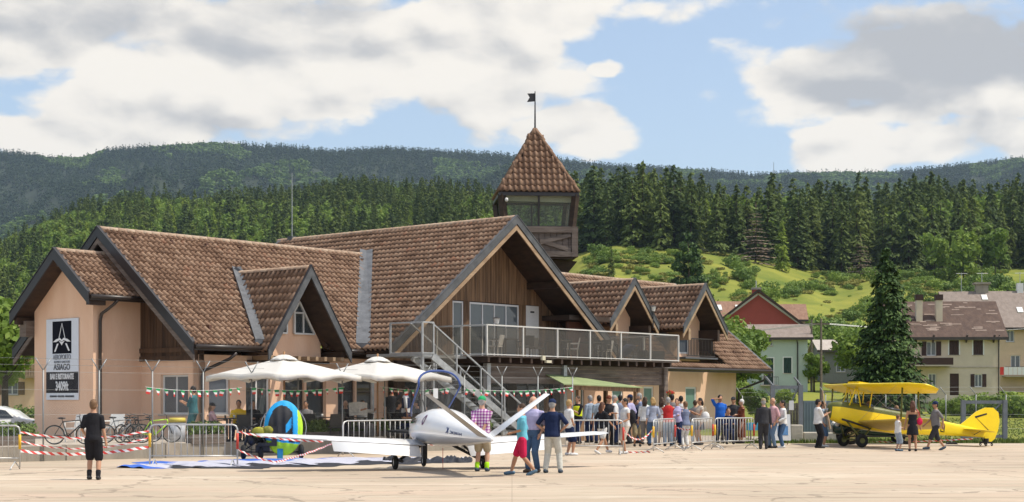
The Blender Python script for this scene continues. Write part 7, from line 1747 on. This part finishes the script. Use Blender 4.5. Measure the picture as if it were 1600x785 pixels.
# far ridges: low trees by the ten thousand
def far_forest():
    rn = np.random.default_rng(8); n = 50000; px = rn.uniform(-620,2220,n); Y = np.sqrt(rn.uniform(1150**2,(FAR_Y+30)**2,n)); n2 = 7800
    px = np.concatenate([px,rn.uniform(-620,2220,n2)]); Y = np.concatenate([Y,rn.uniform(FAR_Y-70,FAR_Y+25,n2)]); Z = height(px,Y); X = (px-800)/FPX*Y
    gap = fbm(px/45.0,Y/160.0,33); dd = fbm(px/90.0,Y/200.0,44); rows = []
    for i in range(len(px)):
        if gap[i] > .74 and Y[i] < FAR_Y-100: continue
        dec = dd[i] > .57 and rn.random() < .75; H = rn.uniform(11,19) if not dec else rn.uniform(10,14); rows.append((px[i],Y[i],X[i],Z[i]-1,H,1 if dec else 0,rn.uniform(0,6.28),rn.uniform(1.0,1.6)))
    lo = []
    for s,m_ in ((1,SPRF),(2,LEAFD)):
        if s == 1: v,f = conifer(1.0,.21,26,3,.085,90,.05,.75,.4)
        else: v,f = leaf_cloud(crown_blobs(1.0,.34,5,6,.2),90,.12,5)
        lo.append(raw_mesh('crown',v,f,m_))
    scatter('far_forest', rows, lo)
far_forest()
# dead tree and single trees at the meadow edge
v,f = spruce_crown(1.0,71,16,8,.26,.02,3,.15,.4,.10)
t = tree('dead_spruce','bare grey-brown dead spruce in front of the forest','tree',(AX(1181,366),366,float(height(np.array([1181.]),np.array([366.]))[0])),raw_mesh('crown',v,f,DEAD),FT,14.5,.4); t.scale = (14.5,14.5,14.5)
v,f = spruce_crown(1.0,72,14,7,.24,.1,3,.15,.5,.09)
tree('dead_spruce','smaller reddish dead conifer at the forest foot','tree',(AX(1345,372),372,float(height(np.array([1345.]),np.array([372.]))[0])),raw_mesh('crown',v,f,DEAD),FT,11,1.4)
def single_tree(px,Y,H,me,label,nm='leafy_tree',rz=0.3):
    X = AX(px,Y); t = tree(nm,label,'tree',(X,Y,hXY(X,Y)-.2),me,FT,H,rz)
single_tree(1222,362,12,FC[3],'pale green larch beside the dead spruce','larch_tree'); single_tree(1460,355,12,DC[0],'green round tree at the forest foot above the beige house'); single_tree(1505,350,14,DC[1],'large round tree at the forest foot above the brown roof'); single_tree(1555,352,13,DC[0],'dark round tree at the forest foot near the antenna',rz=2.)
single_tree(955,330,7,FC[1],'small young spruce on the meadow beside the tower','spruce_tree'); single_tree(1100,235,8,DC[1],'bushy tree below the pine on the meadow')
# bushes on the meadow
BU = [raw_mesh('foliage',*leaf_cloud([(0,0,.42,.5,.5,.42),(.35,.1,.35,.35,.35,.35),(-.3,.2,.4,.35,.35,.4),(.05,-.3,.5,.3,.3,.4)],420,.075,s),m_) for s,m_ in ((61,LEAF),(62,LEAF),(63,LEAFD))]
rb = np.random.default_rng(19); cnt = 0
for _ in range(1400):
    px = rb.uniform(925,1625); Y = rb.uniform(190,372)
    if fbm(np.array([px/55.0]),np.array([Y/28.0]),77)[0] < .50 + (.14 if px < 1120 and Y > 270 else (.05 if px < 1320 else 0)): continue
    X = AX(px,Y); z = hXY(X,Y); s = rb.uniform(1.2,4.0)*(1.2 if Y < 260 else 1); k = int(rb.integers(0,3))
    t = thing('meadow_bush',('bright green bush' if k < 2 else 'dark green bush')+' scattered over the sunny meadow slope','bush',(X,Y,z-.15),rb.uniform(0,6.28),'light bushes on the meadow' if k < 2 else 'dark bushes on the meadow'); t.scale = (s,s,s*rb.uniform(.8,1.25)); obj('foliage',BU[k],t); cnt += 1
    if cnt >= 298: break
# low scrub and rough grass between the bushes
def scrub():
    rn = np.random.default_rng(91); px = rn.uniform(915,1640,5200); Y = np.sqrt(rn.uniform(165**2,378**2,5200)); nz = fbm(px/40.0,Y/18.0,78); Z = height(px,Y); X = (px-800)/FPX*Y
    rows = [(px[i],Y[i],X[i],Z[i]-.05,rn.uniform(.35,1.5)*(1.5 if nz[i] > .6 else 1),int(rn.integers(0,4)),rn.uniform(0,6.28),rn.uniform(.9,1.8)) for i in range(len(px)) if nz[i] > (.56 if px[i] < 1120 else .48)]
    GTm = raw_mesh('tuft',*leaf_cloud([(0,0,.2,.6,.6,.2)],160,.11,9),ramp_mat('dry_grass',[(0.0,(.16,.17,.04)),(.5,(.26,.25,.06)),(1.0,(.36,.32,.10))],scale=.4,isl=.5,transl=.2))
    scatter('meadow_scrub', rows, [BU[0],GTm,GTm,BU[2]])
scrub()
# tall grass on the road verge
def tufts(name, x0, x1, y0, y1, n, h, m_, seed):
    rn = np.random.default_rng(seed); x = rn.uniform(x0,x1,n); y = rn.uniform(y0,y1,n); z = height(800+x/y*FPX, y) if y1 > 66 else np.zeros(n); a = rn.uniform(0,6.28,n); hh = h*rn.uniform(.5,1.3,n); w = .035
    vs = np.stack([np.stack([x-w*np.cos(a),y-w*np.sin(a),z],1),np.stack([x+w*np.cos(a),y+w*np.sin(a),z],1),np.stack([x+rn.normal(0,.03,n),y+rn.normal(0,.03,n),z+hh],1)],1).reshape(-1,3)
    stuff(obj(name,raw_mesh(name,vs.tolist(),[(3*i,3*i+1,3*i+2) for i in range(n)],m_)))
GT = ramp_mat('grass_blades', [(0.0,(.06,.10,.02)),(.6,(.13,.18,.035)),(1.0,(.26,.24,.09))], rough=.8, scale=.6, isl=.6)
tufts('verge_grass_blades',8.4,34,61.6,63.5,9000,.16,GT,5); tufts('lawn_grass_blades',12,44,66.5,86,16000,.06,GT,6)

# ------------------------------------------------------------------ houses
def gable_house(name, label, X, Y, rz, w, d, h, rise, wallm, roofm, ov=.5, opens=(), ridge_along='x', shutters=None, zoff=0.0, trim=None, frame=WFRAME):
    """local x = along the front, front wall faces -y at y = 0; opens: (x0,x1,z0,z1,kind)"""
    t = thing(name, label, 'house', (X,Y,hXY(X,Y)-.15+zoff), rz)
    cut = [(o[0],o[1],o[2],o[3]) for o in opens]
    mb = MB(); As = sorted({0,w,*[o[0] for o in cut],*[o[1] for o in cut]}); Zs = sorted({0,h,*[o[2] for o in cut],*[o[3] for o in cut]})
    for i in range(len(As)-1):
        for j in range(len(Zs)-1):
            if any(o[0] < (As[i]+As[i+1])/2 < o[1] and o[2] < (Zs[j]+Zs[j+1])/2 < o[3] for o in cut): continue
            mb.box(As[i],As[i+1],0,.3,Zs[j],Zs[j+1])
    mb.box(0,.3,.3,d,0,h).box(w-.3,w,.3,d,0,h).box(.3,w-.3,d-.3,d,0,h)
    if ridge_along == 'x':
        for x in (0,w-.3): mb.prism([(x,0,h),(x,d,h),(x,d/2,h+rise)],(.3,0,0))
    else:
        for y in (0,d-.3): mb.prism([(0,y,h),(w,y,h),(w/2,y,h+rise)],(0,.3,0))
    mb.build('wall', wallm, t)
    rf = obj('roof',None,t)
    if ridge_along == 'x':
        k = rise/(d/2)
        for s in (0,1):
            y0 = -ov if s == 0 else d+ov; q = [(-ov,y0,h-ov*k),(w+ov,y0,h-ov*k),(w+ov,d/2,h+rise),(-ov,d/2,h+rise)]; MB().prism(q,(0,0,.14)).build('roof_slope',roofm,rf)
        MB().box(-ov,w+ov,-ov-.08,-ov,h-ov*k-.1,h-ov*k+.14).build('fascia',GUT,rf)
    else:
        k = rise/(w/2)
        for s in (0,1):
            x0 = -ov if s == 0 else w+ov; q = [(x0,-ov,h-ov*k),(x0,d+ov,h-ov*k),(w/2,d+ov,h+rise),(w/2,-ov,h+rise)]; MB().prism(q,(0,0,.14)).build('roof_slope',roofm,rf)
            MB().beam((x0,-ov-.03,h-ov*k),(w/2,-ov-.03,h+rise),.06,.28).build('barge_board',WOODD,rf)
            if trim: MB().beam((x0+(.5 if s == 0 else -.5),-.03,h-.2),(w/2,-.03,h+rise-.38),.06,.22).build('trim_band',trim,t)
    for o in opens:
        a,b,z0,z1,kd = o; wd = obj('window' if kd != 'door' else 'door',None,t)
        if kd in ('win','shut'):
            m2 = MB(); f = .07; m2.box(a,a+f,.08,.16,z0,z1).box(b-f,b,.08,.16,z0,z1).box(a+f,b-f,.08,.16,z0,z0+f).box(a+f,b-f,.08,.16,z1-f,z1).box((a+b)/2-.03,(a+b)/2+.03,.085,.155,z0+f,z1-f); m2.build('frame',frame,wd); MB().box(a+f,b-f,.11,.12,z0+f,z1-f).build('pane',PANE,wd)
            MB().box(a+f,b-f,.2,.22,z0+f,z1-f).build('net_curtain',mat('net_curtain',(.55,.56,.58),.9),wd); MB().box(a-.06,b+.06,-.05,.08,z0-.06,z0).build('sill',mat('sill_stone'),wd)
            if kd == 'shut':
                for s in (0,1):
                    x0 = a-(b-a)/2 if s == 0 else b; MB().box(x0,x0+(b-a)/2,-.05,-.003,z0,z1).build('shutter',shutters,wd)
        elif kd == 'closed':
            for s in (0,1): x0 = a+(b-a)/2*s; MB().box(x0+.01,x0+(b-a)/2-.01,.04,.09,z0,z1).build('shutter',shutters,wd)
            MB().box(a-.06,b+.06,-.05,.04,z0-.06,z0).build('sill',mat('sill_stone'),wd)
            mf = MB(); mf.box(a-.10,a,-.02,.02,z0,z1+.1).box(b,b+.10,-.02,.02,z0,z1+.1).box(a,b,-.02,.02,z1,z1+.1); mf.build('surround',trim or frame,wd)
        else: MB().box(a,b,.06,.12,z0,z1).build('leaf',shutters or WOODD,wd)
    return t, rf
def corr(name, c1, c2, sc=3.0): return mat(name, c1, .8, col2=c2, scale=sc, bump=.5, bscale=6, stretch=(1,.25,1), detail=6)
MINT = mat('mint_plaster',(.46,.53,.47),.9,var=.05,scale=1,bump=.1); REDP = mat('red_plaster',(.36,.075,.055),.9,var=.07,scale=1,bump=.1); BEIG = mat('beige_plaster',(.56,.465,.36),.9,col2=(.64,.54,.43),scale=.8,bump=.1); APR = mat('apricot_plaster',(.62,.46,.31),.9,var=.08,scale=1)
RB, RG, RT = corr('brown_roofing',(.062,.036,.028),(.115,.072,.054)), corr('grey_roofing',(.19,.15,.125),(.27,.22,.19)), corr('tile_roofing',(.20,.105,.07),(.30,.18,.12))
GSH = mat('green_shutter',(.018,.045,.038),.6,var=.15); BSH = mat('brown_shutter',(.045,.020,.016),.6,var=.2); DSH = mat('charcoal_shutter',(.035,.035,.038),.6,var=.2)
# mint house
mY = 150.0; s_ = mY/FPX
def gx(px,px0,Y): return (px-px0)/FPX*Y
t, rf = gable_house('mint_house','mint green house with dark green shutters and grey hipped roof',AX(1176,mY),mY,R(-4),gx(1261,1176,mY),6.5,5.85,1.25,MINT,RG,.5,
  [(gx(1194,1176,mY),gx(1207,1176,mY),5.0,5.65,'win'),(gx(1193,1176,mY),gx(1208,1176,mY),1.2,4.0-.2,'closed'),(gx(1224,1176,mY),gx(1236,1176,mY),2.35,3.85,'closed'),(gx(1224,1176,mY),gx(1236,1176,mY),.2,.9,'win')],'x',GSH,-.2)
bl = obj('balcony',None,t); MB().box(.7,2.4,-.8,0,1.1,1.22).build('slab',PAV,bl); MB().box(.7,2.4,-.8,-.76,1.95,2.0).build('rail',GUT,bl)
for x in np.arange(.7,2.41,.17): MB().box(x-.012,x+.012,-.79,-.765,1.22,1.95).build('baluster',GUT,bl)
MB().tube([(4.2,-.45,5.5),(4.3,-.1,5.2),(4.3,-.1,.2)],.06,6).build('downpipe',GUT,t)
# red house
rY = 185.0
t, rf = gable_house('red_house','brick red house with cream trim under a brown gable roof',AX(1184,rY)-5.6,rY,R(-6),11.2,10,5.5,4.4,REDP,RB,.6,[],'y',None,0,WFRAME)
ch = obj('chimney',None,rf); MB().box(5.0,6.0,2.5,3.4,8.6,10.2).build('stack',REDP,ch); MB().box(4.9,6.1,2.4,3.5,10.2,10.45).build('cap',CONC,ch); MB().tube([(5.5,3,10.4),(5.5,3,11.3)],.06,6).build('cowl',STEEL,ch)
ch = obj('chimney',None,rf); MB().box(10.3,11.1,-.9,-.1,1.0,5.2).build('stack',mat('pale_concrete'),ch); MB().box(10.2,11.2,-1.0,0,5.2,5.4).build('cap',CONC,ch)
t, rf = gable_house('tiled_house','small house roof with weathered tiles behind the red house',AX(1211,203),203,R(-4),3.9,5,AZ(498,203)-hXY(AX(1211,203),203)+.15,1.9,APR,RT,.4,[],'x',None)
t, rf = gable_house('skylight_house','low brown tiled roof with two skylights left of the red house',AX(1119,205),205,R(4),4.2,6,AZ(501,205)-hXY(AX(1119,205),205)+.15,2.6,APR,RT,.4,[],'x',None)
zs_ = AZ(501,205)-hXY(AX(1119,205),205)+.15
for x in (.4,3.0): MB().prism([(x,1.4,zs_+1.4),(x+.7,1.4,zs_+1.4),(x+.7,2.2,zs_+2.1),(x,2.2,zs_+2.1)],(0,-.05,.12)).build('skylight',LAMPG,rf)
# low grey shed
t, rf = gable_house('grey_shed','low grey shed with a pale metal roof beyond the fence',AX(1283,165),165,0,gx(1346,1283,165),5,3.6,1.0,mat('shed_grey',(.20,.20,.19),.9,var=.1),corr('pale_roofing',(.36,.31,.27),(.45,.40,.35)),.5,[(1.6,2.6,1.2,2.3,'win')],'x')
# beige house
bY = 128.0; W0 = gx(1560,1402,bY); zb_ = hXY(AX(1402,bY),bY)
def zz(py): return AZ(py,bY)-(zb_-.15)
ops = [(gx(1447,1402,bY),gx(1462,1402,bY),zz(556),zz(534),'shut'),(gx(1482,1402,bY),gx(1497,1402,bY),zz(555),zz(532),'closed'),(gx(1519,1402,bY),gx(1534,1402,bY),zz(555),zz(532),'closed'),
       (gx(1483,1402,bY),gx(1497,1402,bY),max(.05,zz(618)),zz(584),'door'),(gx(1521,1402,bY),gx(1533,1402,bY),zz(605),zz(585),'shut'),(gx(1450,1402,bY),gx(1462,1402,bY),max(.05,zz(616)),zz(584),'win')]
t, rf = gable_house('beige_house','two-storey beige house with brown shutters and dark weathered roof','%f'%0 and AX(1402,bY),bY,R(-3),W0,7,zz(522),2.75,BEIG,RB,.55,ops,'x',BSH)
for px in (1441,1472):
    ch = obj('chimney',None,rf); x = gx(px,1402,bY); z0 = zz(500); MB().box(x-.26,x+.26,1.2,1.75,z0-.6,zz(468)).build('stack',BEIG,ch); MB().box(x-.3,x+.3,1.15,1.8,zz(468),zz(459)).build('cowl',BSH,ch)
MB().box(-.2,gx(1482,1402,bY),-1.5,-.01,zz(573),zz(571)).build('balcony_slab',PAV,t); MB().box(-.2,gx(1482,1402,bY),-1.5,-1.4,zz(571),zz(560)).build('balcony_front',BSH,t); MB().box(0,W0,-.05,-.003,zz(575),zz(573.5)).build('string_course',mat('sill_stone'),t)
MB().tube([(W0-.15,-.5,zz(524)),(W0-.12,-.1,zz(530)),(W0-.12,-.1,.1)],.05,6).build('downpipe',GUT,t)
for px in (1457,1508,1550): MB().beam((gx(px,1402,bY),-.5,zz(524)),(gx(px,1402,bY),0,zz(535)),.12,.16).build('bracket',WOODD,t)
# weathered strips on its roof
for i in range(46):
    a = random.uniform(.3,W0-.2); g = random.uniform(.15,.95); l = random.uniform(.3,1.2); y_ = -.55+g*4.05; k_ = 2.75/3.5; z_ = zz(522)-.55*k_+(y_+.55)*k_+.145
    MB().prism([(a,y_,z_),(min(a+l,W0+.4),y_,z_),(min(a+l,W0+.4),y_+.10,z_+.10*k_),(a,y_+.10,z_+.10*k_)],(0,0,.02)).build('loose_shingle',corr('worn_shingle',(.20,.145,.115),(.30,.23,.19)),rf)
# apricot house behind on the right
aY = 150.0; za = hXY(AX(1500,aY),aY); zz2 = lambda py: AZ(py,aY)-(za-.15)
t, rf = gable_house('apricot_house','apricot house with a pale brown metal roof, skylights and antennas',AX(1490,aY),aY,R(-5),13,9,zz2(508),3.4,APR,RG,.6,[(4.95,5.75,zz2(535),zz2(517),'win'),(7.4,8.4,zz2(535),zz2(517),'win'),(5.4,6.3,zz2(575),zz2(556),'win')],'x',BSH)
for x,yy in ((4.0,2.2),(6.4,1.4),(8.6,2.4),(3.4,3.2)):
    k_ = 3.4/4.5; z_ = zz2(508)+yy*k_+.16; MB().prism([(x,yy,z_),(x+.55,yy,z_),(x+.55,yy+.7,z_+.7*k_),(x,yy+.7,z_+.7*k_)],(0,-.03,.06)).build('skylight',LAMPG,rf)
ch = obj('chimney',None,rf); MB().box(3.0,4.2,4.2,4.9,zz2(508)+3.0,zz2(508)+4.2).build('stack',CONC,ch); MB().box(2.8,4.4,4.0,5.1,zz2(508)+4.2,zz2(508)+4.4).build('cap',CONC,ch)
ch = obj('chimney',None,rf); MB().box(7.0,7.6,4.2,4.8,zz2(508)+3.0,zz2(508)+4.3).build('stack',WFRAME,ch)
for x in (1.6,3.6,7.3): MB().tube([(x,4.4,zz2(508)+3.2),(x,4.4,zz2(508)+5.4)],.03,5).tube([(x-.5,4.4,zz2(508)+5.3),(x+.6,4.4,zz2(508)+5.3)],.02,4).build('antenna',STEEL,rf)
MB().box(4.6,12.8,-1.3,0,zz2(590),zz2(588)).build('balcony_slab',PAV,t); MB().box(4.6,12.8,-1.3,-1.25,zz2(575),zz2(574)).build('balcony_rail',GUT,t)
ln = thing('laundry','white laundry hung along the balcony of the apricot house','laundry',(AX(1562,148.2),148.2,AZ(586,148.2)),R(-5))
for i in range(7): MB().prism([(i*.42,0,0),(i*.42+.38,0,0),(i*.42+.38,0,.75),(i*.42,0,.75)],(0,.02,0)).build('sheet' if i else 'flag_cloth',FW_ if i else FR_,ln)
# cottage behind the end wall, left
cY = 105.0; zc_ = lambda py: AZ(py,cY)-(hXY(AX(-120,cY),cY)-.15)
t, rf = gable_house('peach_cottage','peach cottage with shutters and a wooden balcony beyond the white car',AX(-120,cY),cY,R(2),gx(62,-120,cY),8,zc_(548),2.1,PEACH,RT,.6,[(gx(7,-120,cY),gx(27,-120,cY),zc_(617),zc_(597),'shut'),(gx(-60,-120,cY),gx(-40,-120,cY),zc_(617),zc_(597),'shut')],'x',WOOD)
bb_ = obj('balcony',None,t); x0 = gx(31,-120,cY); MB().box(x0,x0+1.4,-1.0,-.01,zc_(591),zc_(588)).build('slab',WOODL,bb_)
for i in range(8): MB().box(x0+.02+i*.17,x0+.15+i*.17,-1.0,-.96,zc_(588),zc_(571)).build('slat',WOODL,bb_)
MB().tube([(gx(4,-120,cY),-.55,zc_(552)),(gx(3,-120,cY),-.1,zc_(560)),(gx(3,-120,cY),-.1,.1)],.05,6).build('downpipe',GUT,t)
hl = thing('garden_hedge','clipped hedge along the railing of the peach cottage','hedge',(AX(-30,84),84,hXY(AX(-30,84),84)),0); v,f = leaf_cloud([(x,0,.8,.5,.4,.4) for x in np.arange(0,5,.5)],2200,.09,3); obj('foliage',raw_mesh('foliage',v,f,LEAFD),hl); MB().box(0,5,-.2,.2,0,.6).build('low_wall',CONC,hl)
sw = thing('stone_wall','low stone wall on the bank below the beige house','wall',(AX(1425,96),96,hXY(AX(1425,96),96)-.2),R(-4)); MB().box(0,5.2,0,.3,0,.75).build('wall',mat('stone_wall',(.26,.21,.16),.95,col2=(.38,.32,.25),scale=2,bump=.6,bscale=5),sw)
# utility poles and wires
pl = []
for px,Y,h_ in ((1283,128,6.8),(1268,150,7.0)):
    x = AX(px,Y); z0 = hXY(x,Y); t = thing('utility_pole','grey utility pole %s'%('beside the mint house' if px < 1280 else 'in front of the grey shed'),'pole',(x,Y,z0)); MB().tube([(0,0,-.2),(0,0,h_)],[.12,.08],8).build('pole',GREYW,t); MB().box(-.7,.7,-.05,.05,h_-.5,h_-.38).build('crossarm',GREYW,t); pl.append((x,Y,z0+h_-.4))
w = thing('overhead_wire','overhead wires crossing in front of the red house','wire',(pl[0][0],pl[0][1],pl[0][2]))
for dx in (-.5,.5): MB().tube([(dx,0,0),(-9,20,-.5),(-22,48,.6)],.02,4).tube([(dx,0,0),(12,5,-.6),(26,12,.4)],.02,4).build('strand',STEEL,w)
mast = thing('radio_mast','thin radio mast on the distant ridge','mast',(AX(1209,2990),2990,float(height(np.array([1209.]),np.array([2990.]))[0]))); MB().tube([(0,0,0),(0,0,34)],[1.0,.5],5).build('mast',STEEL,mast)
# ------------------------------------------------------------------ haze: a closed box of thin air round camera and scene
HM_ = bpy.data.materials.new('thin_air'); HM_.use_nodes = True; nt = HM_.node_tree; nt.nodes.remove(nt.nodes['Principled BSDF']); pv = nt.nodes.new('ShaderNodeVolumePrincipled'); pv.inputs['Color'].default_value = (.62,.80,1.0,1); pv.inputs['Density'].default_value = 7.0e-5; pv.inputs['Anisotropy'].default_value = .2
nt.links.new(pv.outputs[0], nt.nodes['Material Output'].inputs['Volume'])
stuff(MB().box(-4200,4200,-200,4500,-480,640).build('haze',HM_))
